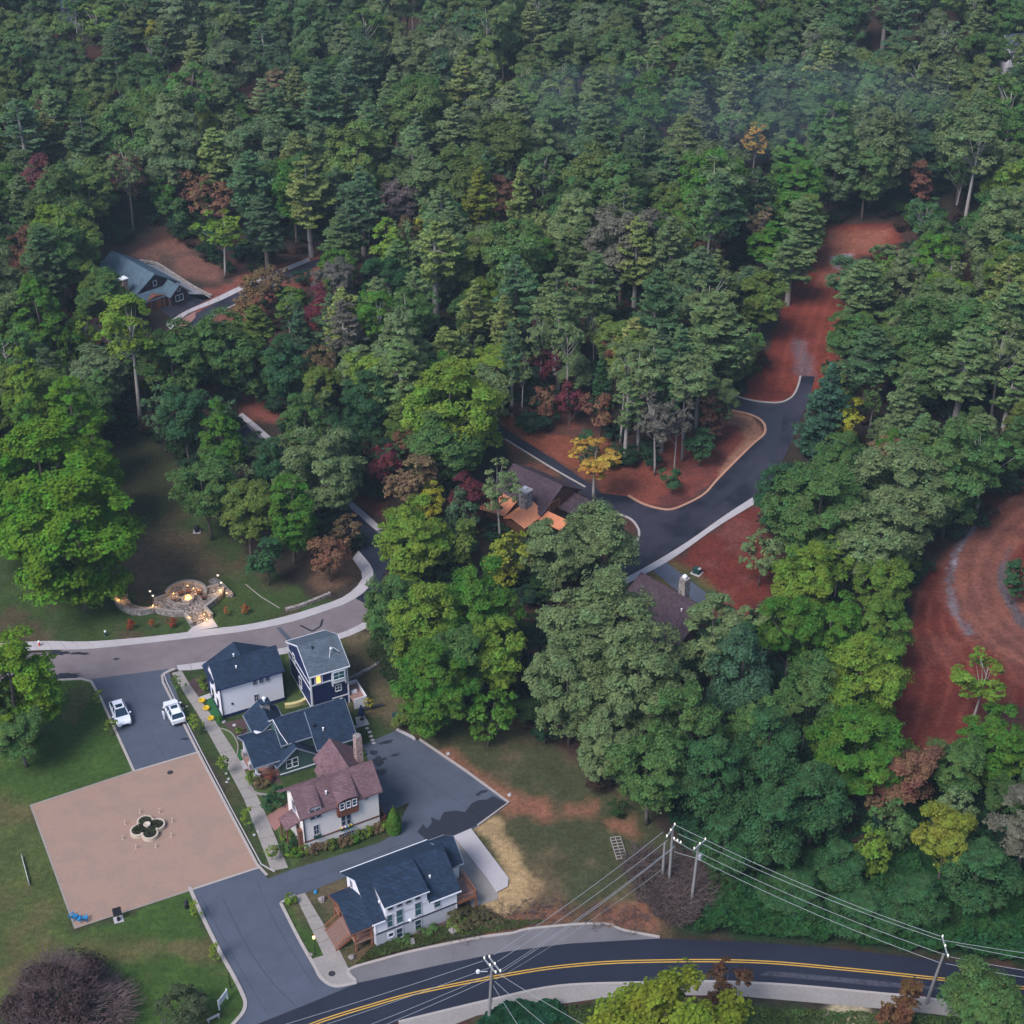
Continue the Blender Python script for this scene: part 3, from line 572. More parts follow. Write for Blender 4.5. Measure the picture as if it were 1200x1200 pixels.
def gwall(P, m, x0, x1, y0, y1, z0, ze, zr, axis='x', yr=None, name='wall', zeb=None):
    """walls of a gabled body: section with ridge along x (or y)"""
    zeb = ze if zeb is None else zeb
    if axis == 'x':
        yr = (y0 + y1) / 2 if yr is None else yr; s_ = [(y0, z0), (y1, z0), (y1, zeb), (yr, zr), (y0, ze)]; A = [(x0, y, z) for y, z in s_]; B = [(x1, y, z) for y, z in s_]
    else:
        yr = (x0 + x1) / 2 if yr is None else yr; s_ = [(x0, z0), (x1, z0), (x1, zeb), (yr, zr), (x0, ze)]; A = [(x, y0, z) for x, z in s_]; B = [(x, y1, z) for x, z in s_]
    q = M(); n = 5; q.v = A + B; q.f = [tuple(range(5)), tuple(range(9, 4, -1))] + [(i, (i + 1) % 5, 5 + (i + 1) % 5, 5 + i) for i in range(5)]
    o = q.build(name, MA[m], P); bm = bmesh.new(); bm.from_mesh(o.data); bmesh.ops.recalc_face_normals(bm, faces=bm.faces); bm.to_mesh(o.data); bm.free(); return o
def groof(P, m, x0, x1, y0, y1, ze, zr, axis='x', yr=None, zeb=None, th=.16, name='roof', trim='trimw', cap=True):
    """two pitched slabs meeting at a ridge, rake boards and ridge cap as parts of the roof"""
    zeb = ze if zeb is None else zeb; q = M(); T = (lambda a, b, c: (a, b, c)) if axis == 'x' else (lambda a, b, c: (b, a, c))
    yr = (y0 + y1) / 2 if yr is None else yr
    q.slab([T(x0, y0, ze), T(x1, y0, ze), T(x1, yr, zr), T(x0, yr, zr)], th); q.slab([T(x0, yr, zr), T(x1, yr, zr), T(x1, y1, zeb), T(x0, y1, zeb)], th)
    o = q.build(name, MA[m], P); bm = bmesh.new(); bm.from_mesh(o.data); bmesh.ops.recalc_face_normals(bm, faces=bm.faces); bm.to_mesh(o.data); bm.free()
    if trim:
        for xx, s_ in ((x0, -1), (x1, 1)):
            r = M(); e = xx + s_ * .05
            for (a, za), (b, zb) in (((y0 - .02, ze - .02), (yr, zr + .03)), ((yr, zr + .03), (y1 + .02, zeb - .02))):
                lo, hi = min(xx, e), max(xx, e)
                r.hexa([T(lo, a, za - .24), T(hi, a, za - .24), T(hi, b, zb - .24), T(lo, b, zb - .24), T(lo, a, za), T(hi, a, za), T(hi, b, zb), T(lo, b, zb)])
            r.build('rake_board', MA[trim], o)
        for yy, zz, s_ in ((y0, ze, -1), (y1, zeb, 1)):
            g = M().hexa([T(x0, yy + s_ * .01, zz - .18), T(x1, yy + s_ * .01, zz - .18), T(x1, yy + s_ * .12, zz - .18), T(x0, yy + s_ * .12, zz - .18), T(x0, yy + s_ * .01, zz - .03), T(x1, yy + s_ * .01, zz - .03), T(x1, yy + s_ * .12, zz - .03), T(x0, yy + s_ * .12, zz - .03)])
            g.build('gutter', MA[trim], o)
    if cap:
        c = M(); c.hexa([T(x0, yr - .16, zr - .07), T(x1, yr - .16, zr - .07), T(x1, yr + .16, zr - .07), T(x0, yr + .16, zr - .07), T(x0, yr - .04, zr + .05), T(x1, yr - .04, zr + .05), T(x1, yr + .04, zr + .05), T(x0, yr + .04, zr + .05)])
        c.build('ridge_cap', MA[m], o)
    return o
def shed(P, m, quad, th=.16, name='roof', trim='trimw'):
    o = M().slab(quad, th).build(name, MA[m], P); bm = bmesh.new(); bm.from_mesh(o.data); bmesh.ops.recalc_face_normals(bm, faces=bm.faces); bm.to_mesh(o.data); bm.free(); return o
def part(P, name, m, *boxes, bevel=0):
    q = M()
    for b in boxes: q.box(*b)
    return q.build(name, MA[m], P, bevel=bevel)
def house(name, px, z, deg, label, cat='house'):
    X, Y, _ = G(*px, z); return empty(name, (X, Y, z), R(deg), label, cat)
def vent(P, x, y, z): return M().lathe([(.09, 0), (.09, .4), (.14, .42), (.14, .5), (.05, .55)], x, y, 8, z).build('roof_vent', MA['white_p'], P)
def railing(P, pts, h=.95, m='wood', every=.35, name='railing'):
    q = M()
    for (a, b) in zip(pts, pts[1:]):
        a, b = Vector(a), Vector(b); L = (b - a).length; n = max(1, round(L / every))
        q.tube([a + Vector((0, 0, h)), b + Vector((0, 0, h))], .055, 4); q.tube([a + Vector((0, 0, .12)), b + Vector((0, 0, .12))], .03, 4)
        for i in range(n + 1):
            p = a.lerp(b, i / n); q.tube([p, p + Vector((0, 0, h))], .055 if i in (0, n) else .022, 4)
    return q.build(name, MA[m], P)

# white two storey house
H = house('white_house', (261, 841), .2, 26, 'white two storey house with slate blue roof between the village lane and navy house')
gwall(H, 'white', 0, 8.8, 0, 5.1, 0, 5.25, 7.25); groof(H, 'shingle', -.3, 9.05, -.3, 5.4, 5.15, 7.5, trim='navy')
part(H, 'foundation', 'navy', (-.03, 8.83, -.03, 5.13, -.6, .35)); gwall(H, 'navy', .05, 8.7, 4.9, 6.5, -.3, 4.35, 6.55, 'y', yr=4.35, name='rear_wing_wall')
groof(H, 'shingle', 2.4, 6.75, -.3, 9.0, 4.4, 6.75, 'y', yr=4.35, name='rear_wing_roof', trim='navy')
for u in (4.95, 5.85, 6.75): window(H, 'f', 0, u - .24, u + .24, 4.0, 4.85, 2, 2, frame='greywall')
window(H, 'f', 0, 4.65, 5.15, 1.15, 2.25, 2, 2, frame='greywall'); part(H, 'wall_vent', 'black', (1.4, 1.66, -.08, .0, 1.75, 2.05))
part(H, 'downpipe', 'black', (.05, .15, -.14, -.03, .3, 5.1)); window(H, 'l', 0, 3.5, 4.1, 3.4, 4.6, 1, 2, frame='black'); window(H, 'l', 0, 3.5, 4.1, .9, 2.1, 1, 2, frame='black')
window(H, 'l', 0, 1.2, 1.8, .9, 2.1, 1, 2, frame='black'); window(H, 'l', 0, 1.2, 1.8, 3.4, 4.5, 1, 2, frame='black'); vent(H, 3.2, 2.9, 7.3); vent(H, 3.0, 1.4, 6.4)
# navy house
H = house('navy_house', (366, 828), 1.2, 26, 'tall navy house with white trim, grey roof and one lit orange window')
gwall(H, 'navy', 0, 5.35, 0, 8.9, -1.2, 5.4, 7.5, yr=3.9, zeb=4.85); groof(H, 'shingleg', -.2, 5.6, -.3, 9.2, 5.35, 7.75, yr=3.9, zeb=4.85, trim='trimw', cap=False)
tr = M()
for (f, at_, u0, u1, z0, z1) in [('f', 0, -.04, .16, -1.2, 5.35), ('f', 0, 5.19, 5.39, -1.2, 5.35), ('f', 0, .16, 5.19, 3.42, 3.62), ('f', 0, 2.9, 5.19, .25, .42), ('f', 0, 1.62, 1.76, 3.62, 5.3), ('f', 0, .62, .74, 3.62, 5.3),
                                 ('l', 0, 0, 8.9, 2.55, 2.75), ('l', 0, 0, .18, -1.2, 5.3), ('l', 0, 8.72, 8.9, -1.2, 4.8), ('l', 0, .18, 8.72, 3.62, 3.78), ('l', 0, 0, 8.9, -.6, -.42)]:
    pbox(tr, onto(f, at_), u0, u1, -.02, .06, z0, z1)
tr.build('white_trim', MA['trimw'], H)
window(H, 'f', 0, .86, 1.46, 3.75, 5.1, 1, 1, glass='lit'); b = M(); pbox(b, onto('f', 0), 3.0, 5.0, 0, .32, 3.0, 5.2); b.build('bay', MA['trimw'], H)
window(H, 'f', -.32, 3.25, 4.75, 3.7, 4.85, 2, 2, glass='glasst'); part(H, 'bracket', 'trimw', (3.0, 3.14, -.3, -.02, 2.55, 2.98)); part(H, 'bracket', 'trimw', (4.86, 5.0, -.3, -.02, 2.55, 2.98))
window(H, 'f', 0, 3.5, 4.25, 1.45, 2.4, 2, 2); window(H, 'l', 0, 6.2, 7.0, 3.0, 4.3, 1, 2); window(H, 'l', 0, 4.0, 4.9, .2, 1.7, 1, 2); window(H, 'f', 0, 4.0, 4.3, -.9, -.1, 1, 1)
M().tube([(3.35, 1.3, 6.3), (3.75, 1.75, 7.45), (4.2, 1.9, 7.4), (4.9, 1.55, 6.75)], .04, 5).lathe([(.16, 0), (.2, .12), (.12, .25)], 3.85, 1.8, 8, 7.3).build('satellite_antenna', MA['trimw'], H)
vent(H, 1.6, 3.0, 7.2).data.materials[0] = MA['black']
dk = part(H, 'deck', 'woodl', (5.4, 7.2, -1.6, 2.2, -.25, -.1)); part(H, 'deck_wall', 'trimw', (5.4, 7.25, -1.7, -1.6, -1.2, .5), (7.2, 7.3, -1.7, 2.2, -1.2, .5), (5.4, 7.25, 2.2, 2.3, -1.2, .5))
part(H, 'bench', 'trimw', (5.8, 6.6, .2, .6, -.1, .3))
# green cottage
H = house('green_cottage', (329, 911), 0, 26, 'low green cottage with sweeping dark blue roofs above the plum roofed house')
gwall(H, 'green', .9, 10.3, 1.3, 7.3, 0, 4.1, 6.2, yr=3.75, zeb=3.2, name='wall'); groof(H, 'shingle', 5.0, 10.6, -.5, 8.0, 3.1, 6.55, yr=3.75, name='roof', trim='greytrim'); groof(H, 'shingle', .75, 4.997, 1.0, 8.0, 4.32, 6.55, yr=3.75, zeb=3.1, name='roof', trim='greytrim')
gwall(H, 'green', 0, 5.1, 0, 3, -.3, 2.15, 4.05, 'y', yr=2.35, name='gable_wall'); groof(H, 'shingle', -.35, 2.6, -.45, 5.35, 2.1, 4.45, 'y', yr=2.35, name='gable_roof', trim='greytrim')
window(H, 'f', 0, .95, 1.6, 1.2, 2.5, 1, 2); window(H, 'f', 0, 1.8, 2.45, 1.2, 2.5, 1, 2); part(H, 'sill_band', 'trimw', (-.02, 5.12, -.08, -.003, .42, .56))
groof(H, 'shingle', -3.35, 1.2, .25, 7.0, 2.7, 4.5, yr=3.8, zeb=2.75, name='porch_roof', trim='greytrim'); gwall(H, 'white', -1.2, 1.2, 2.2, 6.6, 0, 3.2, 4.2, yr=3.8, name='porch_wall')
groof(H, 'shingle', 5.4, 10.6, -1.35, 3.2, 2.9, 4.7, 'y', yr=.95, name='back_wing_roof', trim='greytrim'); gwall(H, 'green', -1.1, 2.9, 5.5, 10.4, 0, 2.8, 4.45, 'y', yr=.95, name='back_wing_wall')
for (x, y) in ((-2.9, .7), (-2.9, 3.0), (-2.9, 5.6)):
    M().box(x - .38, x + .38, y - .38, y + .38, 0, 1.25).build('stone_pier', MA['stonec'], H, bevel=.02); part(H, 'porch_post', 'trimw', (x - .14, x + .14, y - .14, y + .14, 1.25, 2.75))
part(H, 'porch_floor', 'brickp', (-3.3, -.05, .3, 6.4, 0, .3)); part(H, 'step', 'conc', (-3.9, -3.3, 3.4, 4.6, 0, .15)); railing(H, [(-2.6, .5, .3), (-.1, .5, .3)], .8, 'wood')
part(H, 'door', 'woodd', (-1.26, -1.19, 3.4, 4.3, .3, 2.3))
ch = M().box(.75, 1.85, 8.7, 9.5, 3.5, 5.35).build('chimney', MA['stonec'], H); part(H, 'chimney_cap', 'shingle', (.6, 2.0, 8.55, 9.65, 5.35, 5.5)); M().lathe([(.16, 0), (.16, .3), (.28, .36), (.28, .55), (.1, .7)], 1.3, 9.1, 10, 5.5).build('chimney_cowl', MA['white_p'], H)
M().tube([(.3, 4.0, 6.2), (.75, 3.75, 6.62), (1.1, 2.2, 5.4), (1.6, .9, 4.4)], .05, 5).build('roof_flashing', MA['trimw'], H); vent(H, 6.6, 1.2, 4.5); vent(H, 5.6, 1.8, 5.0).data.materials[0] = MA['black']
# plum roofed house
H = house('plum_roofed_house', (357.3, 992), 1.2, 28, 'cream stucco house with plum roof, brown timber dormer and tall pinkish chimney')
gwall(H, 'cream', 0, 9.95, 0, 5.0, -1.2, 5.05, 7.2); groof(H, 'shinglep', -.35, 10.35, -.4, 5.4, 4.95, 7.6, name='roof', trim='shinglep')
part(H, 'band', 'woodd', (-.05, 10.0, -.07, -.003, .55, .75)); part(H, 'downpipe', 'black', (.06, .17, -.14, -.02, .8, 5.0))
for (x0, x1, zt, y0_) in ((.75, 2.6, 6.2, -.3), (4.35, 7.2, 6.05, -.7)):   # swept dormer brows
    q = M(); n = 12
    for i in range(n):
        a, b = i / n, (i + 1) / n; xa, xb = x0 + (x1 - x0) * a, x0 + (x1 - x0) * b; ha, hb = .55 * math.sin(math.pi * a) ** .5, .55 * math.sin(math.pi * b) ** .5
        q.slab([(xa, y0_, zt - .5 + ha * .8), (xb, y0_, zt - .5 + hb * .8), (xb, 2.1, 7.28), (xa, 2.1, 7.28)], .14)
    q.build('dormer_roof', MA['shinglep'], H)
part(H, 'dormer_wall', 'cream', (.85, 2.5, -.06, 1.0, 3.6, 5.75)); window(H, 'f', -.06, 1.0, 1.6, 4.0, 5.45, 1, 2, frame='greywall'); window(H, 'f', -.06, 1.78, 2.38, 4.0, 5.45, 1, 2, frame='greywall')
part(H, 'oriel', 'shake', (4.4, 7.15, -.5, .6, 3.15, 5.3), (4.6, 6.95, -.4, 0, 3.0, 3.15))
for u in (5.0, 5.82, 6.62): window(H, 'f', -.5, u - .26, u + .22, 4.35, 5.25, 1, 2)
window(H, 'f', 0, 1.35, 1.95, 1.35, 2.8, 2, 2, frame='greywall'); window(H, 'f', 0, 4.95, 5.45, 1.1, 2.7, 1, 2, frame='greywall'); window(H, 'f', 0, 5.65, 6.15, 1.1, 2.7, 1, 2, frame='greywall')
window(H, 'f', 0, 8.15, 8.55, 4.15, 4.95, 2, 2, frame='greywall'); window(H, 'f', 0, 4.5, 6.4, -.95, -.15, 6, 2, frame='greywall'); window(H, 'l', 0, 2.2, 3.2, 3.7, 5.2, 1, 2, frame='greywall')
def flowerbox(u0, u1, z, cols):
    bx = part(H, 'flower_box', 'dkgreen', (u0, u1, -.38, -.05, z - .28, z)); rr = random.Random(int(u0 * 9))
    for k in range(int((u1 - u0) / .2)):
        M().blob((u0 + .12 + k * .2, -.22 + rr.uniform(-.06, .06), z + .06), .13, k, 6).build('flower_clump', MA[rr.choice(cols)], bx)
flowerbox(4.6, 6.3, .98, ['lawn', 'yel', 'red', 'white_p', 'blue']); flowerbox(1.2, 2.1, 1.22, ['lawn', 'dkgreen', 'lawn'])
gwall(H, 'cream', 5.5, 10.0, 4.8, 9.3, -1.2, 4.2, 6.4, 'y', yr=7.7, name='back_wing_wall'); groof(H, 'shinglep', 3.6, 9.6, 5.3, 10.3, 4.4, 6.75, 'y', yr=7.7, name='back_wing_roof', trim='shinglep')
shed(H, 'shinglep', [(4.7, 6.2, 4.0), (5.5, 6.2, 4.75), (5.5, 8.0, 4.75), (4.7, 8.0, 4.0)], name='eyebrow_roof')
shed(H, 'shinglep', [(-.6, 7.4, 3.3), (-.6, 5.3, 4.9), (5.4, 5.3, 4.9), (5.4, 7.4, 3.3)], name='rear_porch_roof')
M().hexa([(9.6, 5.7, -1.2), (10.6, 5.7, -1.2), (10.6, 7.0, -1.2), (9.6, 7.0, -1.2), (9.75, 5.9, 8.6), (10.55, 5.9, 8.6), (10.55, 6.85, 8.6), (9.75, 6.85, 8.6)]).build('chimney', MA['stonep'], H)
M().lathe([(.46, 0), (.5, .12), (.32, .2)], 10.15, 6.38, 10, 8.6).build('chimney_cap', MA['rock'], H); vent(H, 3.6, .9, 6.3)
shed(H, 'shinglep', [(-1.9, .9, 2.7), (0, .9, 3.5), (0, 3.4, 3.5), (-1.9, 3.4, 2.7)], name='entry_roof'); part(H, 'entry_post', 'woodd', (-1.8, -1.6, 1.0, 1.2, -.6, 2.6), (-1.8, -1.6, 3.1, 3.3, -.6, 2.6)); part(H, 'door', 'woodd', (-.08, -.005, 1.4, 2.4, 0, 2.2))
part(H, 'entry_wall', 'woodd', (-.5, -.02, .25, .9, -1, 2.4))
part(H, 'side_fence', 'woodd', (10.05, 10.9, .2, .35, -1.2, 0), (10.8, 10.95, .35, 3.5, -1.2, 0))
# white house by the main road
H = house('roadside_house', (441.3, 1107.5), .6, 28, 'white and grey house with wooden porch stairs and deck beside the curving main road')
gwall(H, 'white', 0, 10.2, 0, 8.2, 1.72, 3.75, 6.5, yr=4.1); part(H, 'lower_wall', 'greywall', (.0, 10.2, 0, 8.2, -.9, 1.72)); part(H, 'band', 'black', (-.04, 10.24, -.06, -.003, 1.64, 1.8)); part(H, 'corner_board', 'trimw', (10.1, 10.26, -.05, .1, -.8, 3.6)); part(H, 'corner_board', 'trimw', (-.05, .08, -.07, .08, 1.8, 3.6))
shed(H, 'shingle', [(-.5, 4.25, 6.85), (10.7, 4.25, 6.85), (10.7, 8.75, 3.9), (-.5, 8.75, 3.9)], name='back_roof'); shed(H, 'shingle', [(-.5, -.3, 3.8), (1.2, -.3, 3.8), (1.2, 4.25, 6.85), (-.5, 4.25, 6.85)], name='front_roof'); shed(H, 'shingle', [(6.65, -.3, 3.8), (10.7, -.3, 3.8), (10.7, 4.25, 6.85), (6.65, 4.25, 6.85)], name='front_roof')
part(H, 'back_gutter', 'trimw', (-.5, 10.7, 8.75, 8.87, 3.74, 3.9)); part(H, 'front_gutter', 'trimw', (6.75, 10.7, -.42, -.31, 3.64, 3.79)); part(H, 'front_gutter', 'trimw', (-.5, 1.1, -.42, -.31, 3.64, 3.79))
part(H, 'dormer_wall', 'white', (1.35, 6.5, 0.0, 3.6, 3.4, 5.62)); shed(H, 'shingle', [(1.15, -.3, 5.68), (6.7, -.3, 5.68), (6.7, 4.25, 7.0), (1.15, 4.25, 7.0)], name='dormer_roof'); part(H, 'dormer_fascia', 'trimw', (1.12, 6.73, -.36, -.303, 5.50, 5.66))
for u in (1.95, 3.1, 4.2, 5.35): window(H, 'f', 0, u - .3, u + .3, 4.72, 5.2, 1, 1, frame='greywall')
window(H, 'f', 0, 1.5, 2.1, 2.1, 4.0, 1, 2, 'glasst', 'greywall'); window(H, 'f', 0, 2.65, 3.4, 2.15, 4.2, 1, 2, 'glasst', 'greywall'); window(H, 'f', 0, 4.98, 5.7, 2.2, 4.2, 1, 2, 'glasst', 'greywall'); window(H, 'f', 0, 7.4, 8.1, 2.3, 3.4, 1, 2, 'glasst', 'greywall')
window(H, 'f', 0, 1.55, 2.1, .5, 1.05, 1, 1, 'glass', 'trimw', .16); window(H, 'f', 0, 2.55, 3.25, -.2, 1.25, 1, 2, 'glass', 'greywall', .11); window(H, 'f', 0, 4.9, 5.6, -.1, 1.4, 1, 2, 'glass', 'greywall', .11)
M().tube([(4.25, 0, 1.95), (4.25, -.2, 1.95)], .18, 10).build('dryer_vent', MA['white_p'], H); window(H, 'l', 0, 6.5, 7.0, 3.0, 4.1, 1, 2, frame='greywall'); vent(H, 1.2, 1.4, 4.7); vent(H, 7.8, 1.9, 5.1)
groof(H, 'shingle', -2.75, .0, .5, 7.2, 2.7, 4.1, yr=4.2, zeb=2.75, name='porch_roof', trim='woodd'); part(H, 'porch_floor', 'woodl', (-2.3, -.03, .6, 7.0, .65, .8))
for (x, y) in ((-2.2, .75), (-2.2, 5.3), (-.25, .75), (-2.2, 6.9)): part(H, 'porch_post', 'wood', (x - .1, x + .1, y - .1, y + .1, -.6, 2.65))
railing(H, [(-.1, .7, .8), (-2.2, .7, .8), (-2.2, 1.7, .8)], .9); railing(H, [(-2.2, 5.3, .8), (-2.2, 6.9, .8)], .9); part(H, 'door', 'woodd', (-.08, -.005, 3.6, 4.6, .8, 2.75))
for i in range(8): M().box(-2.3 - (i + 1) * .24, -2.3 - i * .24, 1.8, 5.2, .8 - (i + 1) * .165, .8 - (i + 1) * .165 + .06).build('stair_tread', MA['woodl'], H)
for y in (1.8, 5.15):
    M().hexa([(-4.25, y - .04, -.6), (-2.3, y - .04, .45), (-2.3, y + .04, .45), (-4.25, y + .04, -.6), (-4.25, y - .04, -.35), (-2.3, y - .04, .75), (-2.3, y + .04, .75), (-4.25, y + .04, -.35)]).build('stair_stringer', MA['wood'], H)
    q = M(); q.tube([(-4.3, y, .35), (-2.2, y, 1.75)], .07, 4)
    for i in range(7): x = -4.25 + i * .32; q.tube([(x, y, -.5 + i * .17), (x, y, .4 + i * .21)], .035, 4)
    q.build('stair_railing', MA['wood'], H)
groof(H, 'shingle', 10.3, 12.9, 3.5, 8.7, 3.75, 5.75, yr=6.1, name='garage_roof', trim='greytrim'); gwall(H, 'white', 10.15, 12.5, 3.9, 8.3, -.6, 3.65, 5.4, yr=6.1, name='garage_wall')
for i in range(10): M().box(10.25, 12.75, .1 + i * .35, .1 + i * .35 + .32, 1.5, 1.58).build('deck_board', MA['woodl'], H)
part(H, 'deck_frame', 'wood', (10.25, 12.75, .02, .1, 1.3, 1.62), (12.75, 12.85, .02, 3.7, 1.3, 1.62)); railing(H, [(10.35, .08, 1.6), (12.8, .08, 1.6), (12.8, 3.6, 1.6)], .85, every=.28)
part(H, 'deck_post', 'wood', (12.65, 12.85, .05, .25, -.6, 1.3)); part(H, 'deck_post', 'wood', (12.65, 12.85, 3.4, 3.6, -.6, 1.3)); part(H, 'front_skirt', 'mulch', (-.2, 10.3, -.5, -.05, -.7, -.5))
sheet('concrete_drive', [(531.5, 981), (552, 972), (596, 1030), (595, 1040), (582, 1047), (570, 1030)], .20, 'conc', sm=False)
sheet('concrete_drive', [(528, 984), (532, 979), (583, 1047), (584, 1053.5), (553, 1064), (536, 1010)], .05, 'conc2', sm=False)
# upper left lodge with chimney
H = empty('gable_lodge', (-72.7, 294.8, 0), R(-46), 'blue grey gabled house with stone chimney in the forest clearing at upper left', 'house')
gwall(H, 'shingleb', -15, 0, -5.0, 5.0, 0, 2.9, 6.0, name='wall'); groof(H, 'shingleu', -15.6, .5, -5.7, 5.6, 2.7, 6.3, name='roof', trim='shingleu')
gwall(H, 'woodd', .3, 3.0, -4.6, 1.0, 0, 2.2, 2.9, name='porch_wall'); shed(H, 'shingleu', [(3.2, -5.6, 2.2), (3.2, 3.0, 2.2), (.5, 3.0, 3.2), (.5, -5.6, 3.2)], name='porch_roof')
groof(H, 'shingleu', .4, 4.6, .4, 5.2, 2.2, 4.2, name='front_gable_roof', trim='shingleb'); gwall(H, 'shingleb', .4, 4.2, .7, 4.9, 0, 2.1, 3.95, name='front_gable_wall')
window(H, 'r', 4.2, 1.9, 3.6, .8, 2.0, 2, 1); window(H, 'r', 0, -.35, .35, 3.6, 4.6, 1, 1); window(H, 'r', 4.2, 2.5, 3.1, 2.9, 3.4, 1, 1)
part(H, 'door', 'wood', (3.0, 3.08, -1.9, -.9, 0, 2.05)); part(H, 'porch_post', 'wood', (3.0, 3.2, -5.4, -5.2, 0, 2.1), (3.0, 3.2, -3.4, -3.2, 0, 2.1), (3.0, 3.2, -.3, -.1, 0, 2.1))
M().box(-2.4, -1.1, -6.5, -5.4, 0, 6.4).build('chimney', MA['stonep'], H); part(H, 'chimney_cap', 'white_p', (-2.55, -.95, -6.65, -5.25, 6.4, 6.6))
# copper roofed cottage
H = empty('copper_roofed_cottage', (7.8, 214.2, 0), R(-41), 'cottage with plum brown gable, copper porch roofs and stone chimney among trees', 'house')
gwall(H, 'woodd', -9.6, 0, -4.6, 4.6, 0, 2.9, 5.8, name='wall'); groof(H, 'shingleb', -10, .4, -5.1, 5.1, 2.9, 6.1, name='roof', trim='shingleb')
def seams(o, quad, n):
    a, b, c, d = [Vector(p) for p in quad]; q = M()
    for i in range(n + 1):
        t = i / n; p, r = a.lerp(b, t), d.lerp(c, t); q.tube([p + Vector((0, 0, .04)), r + Vector((0, 0, .04))], .05, 4)
    q.build('standing_seam', MA['copper'], o)
for k, (qd, n) in enumerate([([(-4.4, -9.0, 2.3), (-2.2, -9.4, 3.4), (-2.2, -4.2, 4.0), (-4.4, -4.0, 2.6)], 9), ([(-2.2, -9.4, 3.4), (.2, -9.0, 2.3), (.2, -4.2, 2.6), (-2.2, -4.2, 4.0)], 9),
                  ([(-10.2, -9.6, 2.3), (-4.6, -8.4, 2.3), (-4.9, -4.9, 3.4), (-9.2, -4.9, 3.4)], 16), ([(.4, -5.8, 2.4), (4.8, -5.8, 2.4), (4.8, -3.6, 3.0), (.4, -3.6, 3.0)], 12)]):
    if k < 2: ab = [qd[0], qd[3], qd[2], qd[1]]
    else: ab = qd
    o = shed(H, 'copper', qd, name='copper_roof'); seams(o, ab if k < 2 else qd, n)
part(H, 'porch_wall', 'woodd', (-9.6, -4.7, -7.8, -4.7, 0, 2.3), (-4.0, -.2, -8.6, -4.8, 0, 2.2)); M().box(-3.35, -1.85, -6.3, -4.9, 0, 6.6).build('chimney', MA['stonec'], H); part(H, 'chimney_cap', 'conc', (-3.5, -1.7, -6.45, -4.75, 6.6, 6.8))
M().lathe([(.14, 0), (.14, .25), (.2, .3)], -2.6, -5.6, 8, 6.8).build('chimney_cowl', MA['white_p'], H)
shed(H, 'shingleb', [(.4, -1.2, 2.6), (5.8, -1.2, 2.6), (5.8, 3.2, 3.2), (.4, 3.2, 3.2)], name='side_porch_roof'); M().blob((5.2, -1.0, 1.0), 1.5, 4, 8, .6).build('stone_mound', MA['rock'], H); part(H, 'porch_post', 'wood', (4.6, 4.85, -3.9, -3.7, 0, 2.8), (4.6, 4.85, -1.1, -.9, 0, 2.6), (.6, .8, -5.5, -5.3, 0, 2.3))
railing(H, [(.5, -.8, 2.7), (.5, -3.4, 2.9)], 1.4)
# dark brown roof with chimney by the estate sidewalk
H = empty('brown_roofed_house', (26.8, 181.4, 0), R(-46.7), 'house with dark brown purple roof and stone chimney below the estate sidewalk', 'house')
gwall(H, 'woodd', -11, .6, -6.4, 1.5, 0, 1.6, 5.6, yr=.3, zeb=4.6, name='wall'); groof(H, 'shingleb', -11.6, 1.0, -7.4, 1.4, 1.4, 6.0, yr=.25, zeb=5.0, name='roof', trim='shingleb')
M().box(-4.9, -3.7, .9, 2.0, 0, 8.2).build('chimney', MA['stone'], H); M().lathe([(.28, 0), (.28, .25), (.4, .3), (.2, .55)], -4.3, 1.45, 12, 8.2).build('chimney_cowl', MA['white_p'], H); vent(H, -2.0, -1.6, 5.0)
# distant houses glimpsed between the trees
for (px, lab, sx) in (((1184, 62), 'white house barely seen between treetops at the far upper right', 9), ((331, 24), 'tiny pale house glimpsed in the far forest at the upper left', 5), ((62, 8), 'pale metal roof glimpsed at the top left corner', 8)):
    X, Y, Z = G(*px, 6); H = empty('far_house', (X, Y, float(hgt(X, Y))), R(15), lab, 'house')
    gwall(H, 'white', 0, sx, 0, 7, -1, 7.5, 10.5); groof(H, 'shingleg', -.4, sx + .4, -.4, 7.4, 7.4, 10.8, name='roof'); window(H, 'f', 0, 1, 2, 4, 5.4); window(H, 'f', 0, 3, 4, 4, 5.4)

